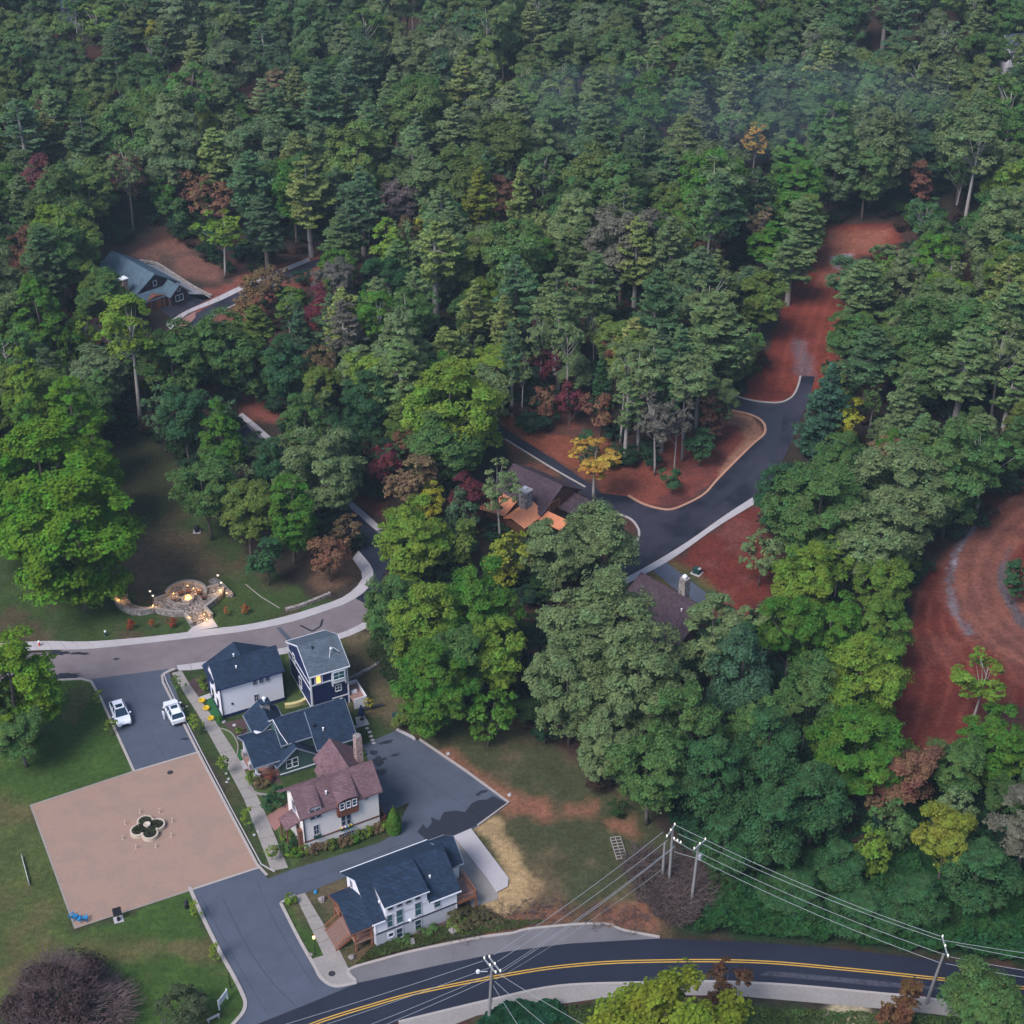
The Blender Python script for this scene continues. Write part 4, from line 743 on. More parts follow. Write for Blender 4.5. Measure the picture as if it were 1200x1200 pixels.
# ---------------------------------------------------------------- cars
def make_car(name, px, deg, label, front_view):
    X, Y, _ = G(*px, .4); T = empty(name, (X, Y, .035), R(deg), label, 'car', 'white cars parked in the village lane'); T.scale = (1.08, 1.08, 1.08)
    # x forward; sections: x, z_sill, z_belt, half width sill, half width belt
    S = [(-2.28, .50, .95, .70, .72), (-2.2, .32, 1.08, .86, .86), (-1.5, .26, 1.10, .93, .92), (0, .24, 1.06, .94, .93), (.95, .26, 1.02, .94, .92), (1.7, .30, .94, .92, .88), (2.15, .34, .84, .84, .78), (2.32, .42, .70, .66, .62)]
    q = M(); n = 6
    for x, zs, zb, hs, hb in S: q.v += [(x, -hs, zs), (x, -hs - .02, (zs + zb) / 2), (x, -hb, zb), (x, hb, zb), (x, hs + .02, (zs + zb) / 2), (x, hs, zs)]
    for i in range(len(S) - 1):
        for j in range(n): a = i * n + j; b = i * n + (j + 1) % n; q.f.append((a, a + n, b + n, b))
    q.f.append(tuple(range(n))); q.f.append(tuple((len(S) - 1) * n + j for j in reversed(range(n)))); q.build('body', MA['carpaint'], T, bevel=.05)
    g = M(); C = [(-2.05, .80, 1.08), (-1.55, .70, 1.56), (.25, .68, 1.60), (1.10, .82, 1.03)]
    for x, h_, z in C: g.v += [(x, -h_, z), (x, h_, z)]
    g.v += [(x, y * 1.0, 1.03) for x in (-2.05, 1.10) for y in (-.84, .84)]
    g.f = [(0, 1, 3, 2), (2, 3, 5, 4), (4, 5, 7, 6), (0, 2, 4, 6, 10, 8), (1, 9, 11, 7, 5, 3), (0, 8, 9, 1)]; g.build('window_glass', MA['glass'], T)
    r = M(); r.hexa([(-1.62, -.66, 1.55), (.22, -.64, 1.59), (.22, .64, 1.59), (-1.62, .66, 1.55), (-1.55, -.6, 1.62), (.15, -.58, 1.65), (.15, .58, 1.65), (-1.55, .6, 1.62)])
    rf = r.build('roof_panel', MA['carpaint'], T, bevel=.02); part(rf, 'sunroof', 'glass', (-.62, .02, -.42, .42, 1.64, 1.668)); part(rf, 'roof_rail', 'rim', (-1.5, .1, -.66, -.62, 1.62, 1.68)); part(rf, 'roof_rail', 'rim', (-1.5, .1, .62, .66, 1.62, 1.68))
    for s_ in (-1, 1):
        p = M(); p.tube([(-1.60, s_ * .70, 1.54), (-2.05, s_ * .81, 1.08)], .05, 4); p.tube([(.26, s_ * .67, 1.58), (1.08, s_ * .82, 1.05)], .045, 4); p.tube([(-.5, s_ * .695, 1.57), (-.45, s_ * .85, 1.06)], .04, 4); p.build('pillar', MA['carpaint'], T)
        part(T, 'mirror', 'carpaint', (.72, .92, s_ * 1.08 - .12, s_ * 1.08 + .12, 1.0, 1.16), bevel=.03); part(T, 'headlight', 'clearl', (2.02, 2.26, s_ * .62 - .16, s_ * .62 + .16, .68, .80), bevel=.03)
        part(T, 'taillight', 'redl', (-2.27, -2.1, s_ * .66 - .17, s_ * .66 + .17, .85, .98), bevel=.02)
        for x in (-1.42, 1.42):
            wlt = M().tube([(x, s_ * .72, .34), (x, s_ * .965, .34)], .345, 18).build('wheel', MA['tyre'], T); M().tube([(x, s_ * .90, .34), (x, s_ * .985, .34)], .22, 12).build('rim', MA['rim'], wlt)
    part(T, 'grille', 'black', (2.27, 2.345, -.46, .46, .42, .64), bevel=.01); part(T, 'rear_bumper', 'black', (-2.33, -2.16, -.72, .72, .34, .52), bevel=.03); part(T, 'number_plate', 'cream', (-2.345, -2.33, -.24, .24, .60, .72))
    return T
make_car('parked_car', (141.5, 838), -64, 'white hatchback parked by the left kerb of the lane, its bonnet towards the plaza', 1)
make_car('parked_car', (204.5, 836), 116, 'white estate car by the right kerb of the lane, its tailgate towards the plaza', 0)

# ---------------------------------------------------------------- the person beside the right car
def make_person(px, deg):
    X, Y, _ = G(*px); T = empty('person', (X, Y, .04), R(deg), 'person in pale clothes standing in the lane beside the right hand white car', 'person')
    J = dict(pel=(0, 0, .95), wai=(0, 0, 1.12), che=(0, -.01, 1.33), nek=(0, 0, 1.49), hd0=(0, .0, 1.56), hd=(0, .01, 1.66), hdt=(0, 0, 1.74))
    V = list(J.values()); Ed = [(i, i + 1) for i in range(6)]; Rr = [(.15, .11), (.13, .10), (.17, .11), (.055, .055), (.07, .075), (.085, .10), (.06, .07)]
    def chain(start, pts, rs):
        p = start
        for q, r_ in zip(pts, rs): V.append(q); Rr.append(r_ if isinstance(r_, tuple) else (r_, r_)); Ed.append((p, len(V) - 1)); p = len(V) - 1
        return p
    for s_ in (-1, 1):
        chain(0, [(s_ * .10, 0, .86), (s_ * .11, .03, .50), (s_ * .12, -.01, .12), (s_ * .12, .0, .04), (s_ * .13, .14, .03)], [.085, .058, .042, .042, .035])
        fy = .32 if s_ > 0 else .06; fz = 1.10 if s_ > 0 else .84
        w_ = chain(2, [(s_ * .19, 0, 1.42), (s_ * .24, -.01, 1.15), (s_ * .25, fy * .8, fz + .03), (s_ * .25, fy + .06, fz - .02)], [.055, .042, .028, (.036, .018)])
        x0, y0, z0 = V[w_]
        for k in range(4): chain(w_, [(x0 + (k - 1.5) * .02, y0 + .045, z0 - .03), (x0 + (k - 1.5) * .022, y0 + .07 + .008 * (k in (1, 2)), z0 - .07)], [.009, .008])
        chain(w_, [(x0 - s_ * .04, y0 + .02, z0 - .01), (x0 - s_ * .05, y0 + .05, z0 - .03)], [.011, .009])
    me = bpy.data.meshes.new('body'); me.from_pydata(V, Ed, []); o = link(bpy.data.objects.new('body', me)); o.parent = T; me.materials.append(MA['cloth'])
    sm = o.modifiers.new('skin', 'SKIN'); o.modifiers.new('sub', 'SUBSURF').levels = 1; o.modifiers['sub'].render_levels = 2
    for i, r_ in enumerate(Rr): me.skin_vertices[0].data[i].radius = r_
    me.skin_vertices[0].data[0].use_root = True
    f = M().blob((0, .03, 1.655), .092, 3, 12, 1.22, .01); f.build('head', MA['skin'], T, True); hh = T.children[-1]
    M().blob((0, .128, 1.64), .018, 1, 6).build('nose', MA['skin'], hh); part(hh, 'mouth', 'redl', (-.025, .025, .112, .118, 1.59, 1.60))
    for s_ in (-1, 1): M().blob((s_ * .035, .112, 1.665), .012, 2, 6).build('eye', MA['black'], hh); M().blob((s_ * .094, .02, 1.65), .024, 2, 6).build('ear', MA['skin'], hh)
    M().blob((0, -.005, 1.70), .104, 6, 12, .95, .04).build('hair', MA['hair'], T, True)
make_person((192.6, 843.5), -40)

# ---------------------------------------------------------------- quatrefoil planter and bollards
cx, cy, _ = G(173.5, 973); PL = empty('quatrefoil_planter', (cx, cy, .045), R(26), 'cream quatrefoil planter with a small stone basin in the middle of the plaza', 'planter')
def quat(r_off, n=10):
    out = []
    for k in range(4):
        a0 = math.pi / 2 * k; c = Vector((math.cos(a0), math.sin(a0))) * 1.18
        for i in range(n + 1):
            a = a0 - 1.75 + 3.5 * i / n; out.append((c.x + (.92 + r_off) * math.cos(a), c.y + (.92 + r_off) * math.sin(a)))
    return out
o_, i_ = quat(.10), quat(-.10); q = M(); n = len(o_)
for ring, z in ((o_, 0), (o_, .55), (i_, .55), (i_, .2)): q.v += [(x, y, z) for x, y in ring]
for r_ in range(3):
    for i in range(n): j = (i + 1) % n; q.f.append((r_ * n + i, r_ * n + j, (r_ + 1) * n + j, (r_ + 1) * n + i))
q.build('rim_wall', MA['plstone'], PL); M().poly([(x * .97, y * .97, .42) for x, y in i_]).build('soil', MA['mulch'], PL)
rs = np.random.RandomState(9); a_ = rs.rand(2600) * 6.283; r_ = 1.95 * np.sqrt(rs.rand(2600)); X_, Y_ = r_ * np.cos(a_), r_ * np.sin(a_); k_ = pip(X_, Y_, [(x * .93, y * .93) for x, y in i_]) & (r_ > .4); X_, Y_ = X_[k_], Y_[k_]; m_ = len(X_)
pl_o = link(bpy.data.objects.new('planting', quads_obj('planting', np.stack([X_, Y_, .45 + .3 * rs.rand(m_)], 1), rs.randn(m_, 3) * .5 + np.array([0, 0, 1]), rs.uniform(.08, .2, m_), rs.uniform(.6, 1.4, m_), LEAF, .8, 5))); pl_o.parent = PL; pl_o.color = (.045, .05, .028, 1)
for k in range(4):
    a = math.pi / 4 + math.pi / 2 * k; part(PL, 'corner_block', 'plstone', (-.16, .16, -.16, .16, 0, .66, 1.30 * math.cos(a), 1.30 * math.sin(a), a))
M().lathe([(.16, .3), (.12, .8), (.2, .9), (.46, 1.0), (.42, 1.08), (.34, 1.06), (.12, .98)], 0, 0, 16).build('basin', MA['plstone'], PL)
BOLL = None
spots = [(164.5, 953), (187.3, 952.5), (147, 966.5), (202.3, 963.5), (144, 984), (201, 981), (159.7, 994.5), (183, 993.5)]
blab = ['rear left of the planter, nearest the top edge of the plaza', 'rear right of the planter', 'left of the planter, upper one', 'right of the planter, upper one', 'left of the planter, lower one', 'right of the planter, lower one', 'front left of the planter', 'front right of the planter']
for (p, l) in zip(spots, blab):
    X, Y, _ = G(*p); lab = 'small cream bollard ' + l
    if BOLL is None:
        BOLL = empty('bollard', (X, Y, .05), 0, lab, 'bollard', 'cream bollards around the planter'); M().lathe([(.11, 0), (.11, .06), (.06, .1), (.055, .55)], 0, 0, 10).build('shaft', MA['plstone'], BOLL); M().lathe([(.08, .55), (.08, .62), (.03, .68)], 0, 0, 10).build('cap', MA['plstone'], BOLL)
    else: copy_tree(BOLL, (X, Y, .05), 0, lab)

# ---------------------------------------------------------------- fire terrace
FZ = .55
tp = lambda x, y: (120 + x / 6.667, 660 + y / 6.667)
TE = empty('fire_terrace', (*G(218, 697)[:2], 0), 0, 'curving flagstone terrace with round fire ring, low stone walls and steps, lit by warm lamps', 'stone terrace')
ox, oy = TE.location.x, TE.location.y
def tpoly(pts, n=5, h=0): return [(a - ox, b - oy) for a, b in smooth_line([G(*tp(*p), h)[:2] for p in pts], n)]
def extr(name, pts, z0, z1, m, P=TE):
    q = M().extr(pts, z0, z1); o = q.build(name, MA[m], P); bm = bmesh.new(); bm.from_mesh(o.data); bmesh.ops.recalc_face_normals(bm, faces=bm.faces); bm.to_mesh(o.data); bm.free(); return o
extr('path', tpoly([(100, 240), (108, 290), (150, 340), (215, 372), (300, 380), (400, 362), (470, 378), (560, 392), (640, 392), (720, 372), (800, 350), (870, 300), (925, 250), (945, 200), (960, 240), (1025, 240), (985, 195), (935, 145), (880, 112), (832, 135), (850, 160), (900, 165), (915, 180), (800, 208), (760, 200), (640, 190), (520, 235), (500, 262), (400, 292), (390, 335), (300, 338), (230, 310), (200, 270), (198, 238)], 3, FZ), 0, FZ, 'flag')
cxr, cyr, _ = G(*tp(655, 248), FZ); cxr -= ox; cyr -= oy; rr_ = 22.6 * depth(cyr + oy, FZ) / FPX
M().lathe([(rr_ + .1, 0), (rr_ + .1, FZ + .03)], cxr, cyr, 40).build('ring_floor', MA['flag'], TE)
def arcwall(name, pts, wd, z0, z1, m='stone', cap=True, P=TE):
    a, b = offs(pts, wd / 2), offs(pts, -wd / 2); q = M(); k = len(pts)
    for i in range(k - 1): q.hexa([(*b[i], z0), (*b[i + 1], z0), (*a[i + 1], z0), (*a[i], z0), (*b[i], z1), (*b[i + 1], z1), (*a[i + 1], z1), (*a[i], z1)])
    o = q.build(name, MA[m], P)
    if cap:
        L = resample(pts, max(2, int(len(pts) * .8)));
        for p, r_ in zip(L, L[1:]):
            d = r_ - p; ln = d.length; c = (p + r_) / 2; an = math.atan2(d.y, d.x)
            M().box(-ln / 2 + .015, ln / 2 - .015, -wd / 2 - .05, wd / 2 + .05, z1 + .002, z1 + .08 + rnd.uniform(0, .02), c.x, c.y, an).build('cap_stone', MA['conc2'], o)
ring = [(cxr + rr_ * math.cos(t), cyr + rr_ * math.sin(t)) for t in [R(-160) + R(250) * -i / 30 for i in range(31)]]
arcwall('ring_wall', [(cxr + rr_ * math.cos(R(a)), cyr + rr_ * math.sin(R(a))) for a in range(-5, 186, 8)], .38, FZ, FZ + .55)
arcwall('ring_seat', [(cxr + rr_ * math.cos(R(a)), cyr + rr_ * math.sin(R(a))) for a in list(range(-150, -62, 8))], .34, FZ, FZ + .38)
arcwall('outer_wall', tpoly([(97, 236), (104, 290), (150, 340), (215, 372), (300, 380), (400, 362)], 3, FZ), .36, 0, FZ + .35); arcwall('front_wall', tpoly([(412, 358), (470, 378), (560, 392), (640, 390)], 3, FZ), .36, 0, FZ + .35)
arcwall('right_wall', tpoly([(800, 352), (870, 300), (925, 250), (945, 200)], 3, FZ), .36, 0, FZ + .35); arcwall('inner_wall', tpoly([(500, 262), (450, 278), (405, 290)], 3, FZ), .3, FZ, FZ + .35); arcwall('inner_wall', tpoly([(810, 207), (860, 192), (910, 180)], 3, FZ), .3, FZ, FZ + .35)
A_, B_ = G(*tp(645, 392), FZ), G(*tp(800, 348), FZ); C2, D2 = G(*tp(858, 432)), G(*tp(704, 500))
for i in range(5):
    t0, t1 = i / 5, (i + 1) / 5; L = lambda a, b, t: (a[0] + (b[0] - a[0]) * t - ox, a[1] + (b[1] - a[1]) * t - oy)
    extr('step', [L(A_, D2, t0), L(B_, C2, t0), L(B_, C2, t1), L(A_, D2, t1)], 0, FZ - .002 - i * .1, 'flag')
for a, b in ((A_, D2), (B_, C2)): arcwall('step_wall', [L(a, b, t) for t in (0, .33, .66, 1)], .4, 0, FZ + .2)
sheet('terrace_apron', [tp(704, 500), tp(858, 432), tp(905, 500), tp(660, 545)], .075, 'conc', sm=False)
# fire bowl
FX, FY, _ = G(*tp(668, 270), FZ + .5)
FP = empty('fire_pit', (FX, FY, FZ + .03), 0, 'round stone fire pit burning at the centre of the terrace ring', 'fire pit'); M().lathe([(.95, 0), (.95, .5), (.62, .52), (.58, .3)], 0, 0, 20).build('stone_ring', MA['stone'], FP)
rr = random.Random(3); q = M()
for k in range(16):
    a = rr.uniform(0, 6.28); r_ = rr.uniform(0, .45); x, y = r_ * math.cos(a), r_ * math.sin(a); h_ = rr.uniform(.35, .8) * (1 - r_); q.tube([(x, y, .25), (x + .05, y, .25 + h_ * .5), (x, y + .04, .3 + h_)], [.13, .09, .01], 6)
q.build('flames', MA['fire'], FP)
def plight(P, e, z, col=(1, .55, .18), r=.12):
    l = bpy.data.lights.new('lamp_light', 'POINT'); l.energy = e; l.color = col; l.shadow_soft_size = r; o = link(bpy.data.objects.new('lamp_light', l)); o.parent = P; o.location = (0, 0, z)
plight(FP, 38, 1.25, r=.3)
lamps = [((135, 285), 'at the far left end of the curved wall'), ((395, 332), 'by the twin lamp posts at the wall bend'), ((556, 238), 'inside the ring, left of the fire'), ((665, 176), 'at the top of the ring behind the fire'), ((712, 198), 'at the upper right of the ring'),
         ((748, 212), 'inside the ring, right of the fire'), ((915, 214), 'at the inner corner of the right hand path'), ((970, 234), 'at the outer end of the right hand path'), ((795, 402), 'on the right side of the steps, upper one'), ((815, 442), 'on the right side of the steps, lower one'), ((684, 430), 'on the left side of the steps')]
LP = None; EN = [34, 34, 22, 7, 7, 22, 34, 26, 32, 32, 12]
for k, (p, l) in enumerate(lamps):
    z = FZ + .05 if k < 8 else .3; X, Y, _ = G(*tp(*p), z + .35); lab = 'glowing path lamp ' + l
    T = empty('path_lamp', (X, Y, z), 0, lab, 'lamp', 'glowing lamps on the fire terrace'); M().lathe([(.05, 0), (.05, .28)], 0, 0, 6).build('stem', MA['black'], T); M().lathe([(.04, .28), (.07, .32), (.07, .42), (.03, .46)], 0, 0, 8).build('lamp_shade', MA['lamp'], T); plight(T, EN[k], .75)
for k, (x, y) in enumerate([(6.1, -.2), (-.2, 1.6), (1.1, 1.3), (-1.5, -.4), (-1.0, 1.2), (1.7, .3)][1:]):
    T = empty('garden_chair', (FX + x * 1.35, FY + y * 1.15, FZ + .03), math.atan2(-x, y) + math.pi, 'dark garden chair around the fire pit, ' + ['behind the fire to the left', 'behind the fire to the right', 'left of the fire', 'rear left against the ring wall', 'right of the fire'][k], 'chair', 'dark chairs around the fire pit')
    part(T, 'seat', 'woodd', (-.3, .3, -.3, .3, .36, .41)); part(T, 'backrest', 'woodd', (-.3, .3, .27, .33, .4, 1.0)); part(T, 'leg', 'black', (-.3, -.24, -.28, .3, 0, .36)); part(T, 'leg', 'black', (.24, .3, -.28, .3, 0, .36)); part(T, 'armrest', 'woodd', (-.36, -.26, -.3, .3, .58, .62)); part(T, 'armrest', 'woodd', (.26, .36, -.3, .3, .58, .62))
for (p, base, l) in [((382, 222), (384, 300), 'left one of the pair at the wall bend'), ((405, 265), (407, 335), 'right one of the pair at the wall bend'), ((908, 98), (912, 175), 'at the upper right corner of the terrace'), ((938, 168), (938, 232), 'behind the outer right path lamp')]:
    X, Y, _ = G(*tp(*base), FZ); T = empty('lamp_post', (X, Y, 0), 0, 'black lamp post with pale globe, ' + l, 'lamp post', 'globe lamp posts on the fire terrace')
    M().lathe([(.14, 0), (.14, .3), (.05, .4), (.045, 2.3)], 0, 0, 8).build('post', MA['black'], T); M().lathe([(.05, 2.3), (.16, 2.4), (.17, 2.6), (.12, 2.7)], 0, 0, 10).build('globe', MA['globe'], T); M().lathe([(.17, 2.69), (.05, 2.82)], 0, 0, 8).build('finial', MA['black'], T)

# ---------------------------------------------------------------- utility poles and wires
def pole(px, top, h, label, arms, xfmr=False):
    X, Y, _ = G(*px); a = Vector((X, Y, 0)); tx, ty, _ = G(*top, h); b = Vector((tx, ty, h))
    T = empty('utility_pole', (X, Y, 0), 0, label, 'utility pole'); d = b - a
    M().tube([(0, 0, -.3), tuple(d * .5), tuple(d)], [.20, .165, .13], 10).build('shaft', MA['pole'], T)
    for (p0, p1, hz, w_) in arms:
        A = Vector(G(*p0, hz)) - a; B = Vector(G(*p1, hz)) - a; u = (B - A).normalized(); n_ = Vector((-u.y, u.x, 0)) * .06; z = Vector((0, 0, .08 * w_))
        cr = M().hexa([A - n_ - z, B - n_ - z, B + n_ - z, A + n_ - z, A - n_ + z, B - n_ + z, B + n_ + z, A + n_ + z]).build('crossarm', MA['wire'], T)
        for t in (.04, .5, .96):
            p = A.lerp(B, t); M().lathe([(.05, 0), (.09, .08), (.05, .14), (.09, .2), (.04, .3)], p.x, p.y, 8, p.z + .08).build('insulator', MA['globe'], cr)
    if xfmr: M().lathe([(.2, 0), (.26, .05), (.26, .75), (.2, .82)], d.x * .8 + .35, d.y * .8, 10, h * .78).build('transformer', MA['wire'], T)
    M().tube([tuple(d * .3 + Vector((.24, 0, 0))), tuple(d * .85 + Vector((.2, 0, 0)))], .03, 5).build('conduit', MA['iron'], T); return T
pole((573, 1194), (576.5, 1132), 8.6, 'utility pole standing beside the main road at bottom centre, double crossarm and lamp', [((567, 1123), (581.5, 1141), 8.6, 1), ((573, 1121.5), (587, 1139.5), 8.6, 1)])
pole((783, 1046), (788.5, 972), 9.4, 'taller pole in the brown thicket, the one carrying the long slanting crossarm', [((781, 981.5), (791, 966.5), 9.5, 1.2), ((789.5, 983.5), (798, 988.5), 8.9, 1)])
pole((775.5, 1041), (779, 988), 6.8, 'slim dark pole just left of the slanting crossarm pole in the thicket', [], False)
pole((809, 1067), (818.5, 990), 9.6, 'utility pole at the right edge of the brown thicket with a short forked crossarm', [((813, 996), (827, 984), 9.6, 1.2)], True)
pole((1085, 1176), (1106, 1118), 8.6, 'leaning utility pole beyond the main road at the lower right', [((1104, 1097.5), (1111, 1122), 8.9, 1.3)])
LPT = bpy.data.objects['utility_pole']
M().tube([(-.1, 0, 7.6), (-1.0, -.3, 7.9)], .04, 6).lathe([(.12, 0), (.24, .1), (.2, .3)], -1.1, -.3, 10, 7.75).build('street_light_head', MA['white_p'], LPT)
def wire(p0, z0, p1, z1, sag, lab, grp, r=.028):
    A, B = Vector(G(*p0, z0)), Vector(G(*p1, z1)); pts = []
    for i in range(25): t = i / 24; p = A.lerp(B, t); p.z -= 4 * sag * t * (1 - t); pts.append(p - A)
    o = M().tube(pts, r, 5).build('power_line', MA['wire']); o.location = A; tag(o, lab, 'power line', grp)
wn = ['highest', 'second', 'third', 'lowest']
for k, (a, b) in enumerate([((578.5, 1119), (777, 975)), ((582.5, 1127), (783, 984)), ((588, 1136), (791, 991)), ((587, 1139.5), (790, 993))]): wire(a, 8.7 - .05 * k, b, 9.5 - .2 * k, .5 + .05 * k, f'{wn[k]} of the cables running from the bottom centre pole up to the thicket poles', 'cables between bottom centre pole and thicket')
wire((581, 1148), 6.4, (777, 1018), 5.6, .6, 'thin dark cable hanging below the bundle towards the thicket', 'cables between bottom centre pole and thicket', .02)
for k, (a, b, z) in enumerate([((791, 966.5), (827, 984), 9.6), ((795, 977), (817, 987), 9.5), ((798, 988.5), (812, 997), 9.0), ((790, 998), (817, 1006), 8.2)]): wire(a, z, b, z, .03, f'{wn[k]} short cable joining the two thicket poles', 'short cables between the two thicket poles')
for k, (a, b, z) in enumerate([((827, 984), (1102, 1097), 9.6), ((821, 988), (1103, 1101.5), 9.5), ((815, 997), (1105, 1118), 9.0), ((817, 1006), (1101, 1128), 8.2)]): wire(a, z, b, 8.9 - .25 * k, .7, f'{wn[k]} of the four cables crossing the dark thicket to the lower right pole', 'cables from thicket to lower right pole')
for k, (a, b) in enumerate([((1106, 1102), (1260, 1124)), ((1120, 1107), (1260, 1133)), ((1112, 1121), (1260, 1146)), ((1108, 1129), (1260, 1154))]): wire(a, 8.9 - .2 * k, b, 8.9 - .2 * k, .15, f'{wn[k]} of the cables leaving the picture right of the lower right pole', 'cables leaving at the lower right')
for k, (a, b) in enumerate([((566, 1126), (230, 1231)), ((574, 1134), (270, 1236)), ((575, 1142), (330, 1240)), ((573, 1148), (335, 1247))]): wire(a, 8.6, b, 8.6, .3, f'{wn[k]} of the cables running down left from the bottom centre pole across the road', 'cables leaving at the lower left')
for k, (a, b) in enumerate([((584, 1141), (710, 1215)), ((580, 1150), (660, 1218)), ((578, 1155), (620, 1220))]): wire(a, 8.2 - k * .5, b, 8.2 - k * .5, .2, f'{wn[k]} of the thin cables running down right from the bottom centre pole', 'cables leaving at the bottom', .025)
wire((573, 1132), 8.3, (598, 1262), .5, 0, 'thin slack stay wire hanging under the cables at the bottom centre pole', 'cables leaving at the bottom', .02) if False else None

# ---------------------------------------------------------------- small things
def rock(px, r, lab, seed, m='rock', grp=None):
    X, Y, _ = G(*px); o = M().blob((0, 0, r * .35), r, seed, 8, .75, .22).build('boulder', MA[m]); o.location = (X, Y, 0); tag(o, lab, 'boulder', grp); return o
rock((377.5, 1055), .5, 'large grey boulder on the lawn beside the porch stairs', 1); rock((412, 1123), .4, 'pale boulder on the lawn between the main road and the stairs', 2); rock((482.5, 1104), .45, 'upright pale boulder below the roadside house wall', 3); rock((531, 1092), .55, 'big tan boulder in the weeds right of the roadside house', 4)
rock((459, 1113), .28, 'small flat boulder on the verge of the main road', 5); rock((364, 1120), .3, 'small pale rock by the lamp post at the lower kerb', 6)
for k, (x, y) in enumerate([(262, 846.5), (275, 850.5), (418, 852), (525.5, 884), (597, 932)]): rock((x, y), .28, ['white stone at the corner of the white house', 'white stone in the mulch bed by the green cottage', 'white stone beside the garden pad behind the green cottage', 'white stone on the field right of the parking court', 'white stone at the far corner of the parking court'][k], 10 + k, 'conc')
for k, (x, y) in enumerate([(6, 632), (10, 643), (3, 650), (14, 637)]): rock((x, y), .8, ['upper', 'right', 'lower', 'rightmost'][k] + ' grey boulder of the heap by the red chairs at the left edge', 30 + k)
def adirondack(px, deg, m, lab, grp):
    X, Y, _ = G(*px); T = empty('garden_chair', (X, Y, .05), R(deg), lab, 'chair', grp)
    for i in range(5): M().hexa([(-.3 + i * .125, -.35, .38), (-.3 + i * .125 + .105, -.35, .38), (-.3 + i * .125 + .105, .25, .26), (-.3 + i * .125, .25, .26), (-.3 + i * .125, -.35, .41), (-.3 + i * .125 + .105, -.35, .41), (-.3 + i * .125 + .105, .25, .29), (-.3 + i * .125, .25, .29)]).build('seat_slat', MA[m], T)
    for i in range(5): h_ = 1.0 - abs(i - 2) * .05; x = -.3 + i * .125; M().hexa([(x, .25, .26), (x + .105, .25, .26), (x + .105, .29, .26), (x, .29, .26), (x, .55, h_), (x + .105, .55, h_), (x + .105, .58, h_), (x, .58, h_)]).build('back_slat', MA[m], T)
    for s_ in (-1, 1): part(T, 'armrest', m, (s_ * .40 - .08, s_ * .40 + .08, -.38, .42, .56, .60)); part(T, 'leg', m, (s_ * .36 - .03, s_ * .36 + .03, -.36, -.26, 0, .56)); part(T, 'leg', m, (s_ * .36 - .03, s_ * .36 + .03, .3, .4, 0, .56))
adirondack((87, 1076.5), 150, 'blue', 'blue slatted garden chair at the lower left plaza corner, the left one', 'blue garden chairs'); adirondack((98.5, 1079), 190, 'blue', 'blue slatted garden chair at the lower left plaza corner, the right one', 'blue garden chairs')
M().lathe([(.3, 0), (.3, .3)], *G(92.8, 1078)[:2], 10, .05).build('garden_table', MA['blue']); tag(bpy.data.objects['garden_table'], 'low blue drum table between the two blue garden chairs', 'table')
adirondack((5, 635), 200, 'red', 'red garden chair by the boulders at the left edge, upper one', 'red garden chairs'); adirondack((3, 646), 150, 'red', 'red garden chair by the boulders at the left edge, lower one', 'red garden chairs')
X, Y, _ = G(139, 1078); T = empty('information_board', (X, Y, 0), R(22), 'black display board on a single post and white pad at the lower plaza edge', 'sign')
part(T, 'base_slab', 'conc', (-.55, .55, -.5, .5, 0, .1)); part(T, 'post', 'black', (-.06, .06, -.06, .06, .1, 1.2)); M().hexa([(-.5, -.15, .95), (.5, -.15, .95), (.5, .3, 1.75), (-.5, .3, 1.75), (-.5, -.2, 1.0), (.5, -.2, 1.0), (.5, .25, 1.8), (-.5, .25, 1.8)]).build('panel', MA['black'], T); M().lathe([(.2, .1), (.2, .5)], 0, -.15, 8).build('pedestal', MA['black'], T)
X, Y, _ = G(219, 1064); T = empty('waste_bin', (X, Y, 0), 0, 'small black litter bin with hood on the grass near the plaza corner', 'bin'); M().lathe([(.22, 0), (.27, .8), (.2, .85)], 0, 0, 12).build('bin_body', MA['black'], T); M().lathe([(.26, .95), (.26, 1.05), (.1, 1.25)], 0, 0, 12).build('hood', MA['black'], T); part(T, 'hood_post', 'black', (-.2, -.16, -.03, .03, .8, 1.0), (.16, .2, -.03, .03, .8, 1.0))
a, b = Vector(G(26, 1006)), Vector(G(34.5, 1038)); T = empty('banner_rail', a, math.atan2(b.y - a.y, b.x - a.x), 'long narrow white banner strung between two posts on the left lawn', 'banner'); L_ = (b - a).length
part(T, 'banner', 'white_p', (.1, L_ - .1, -.02, .02, .15, .5)); part(T, 'post', 'conc', (0, .1, -.05, .05, 0, .75)); part(T, 'post', 'conc', (L_ - .1, L_, -.05, .05, 0, .75))
X, Y, _ = G(262, 1177); T = empty('yard_sign', (X, Y, 0), R(66), 'white two post sign board on the grass near the lower lane kerb', 'sign'); part(T, 'panel', 'white_p', (-.75, .75, -.03, .03, .6, 1.5)); part(T, 'post', 'white_p', (-.9, -.76, -.06, .06, 0, 1.6)); part(T, 'post', 'white_p', (.76, .9, -.06, .06, 0, 1.6))
part(T, 'print', 'kerb', (-.6, .6, -.036, -.031, 1.1, 1.18), (-.5, .5, -.036, -.031, .85, .92), (-.6, .6, .031, .036, 1.1, 1.18))
a, b = G(243, 1199), G(255, 1193); T = empty('bench', a, math.atan2(b[1] - a[1], b[0] - a[0]), 'pale bench top at the bottom edge of the lawn', 'bench'); part(T, 'seat', 'conc', (0, 1.5, -.15, .15, .42, .5)); part(T, 'leg', 'conc', (.1, .2, -.12, .12, 0, .42)); part(T, 'leg', 'conc', (1.3, 1.4, -.12, .12, 0, .42))
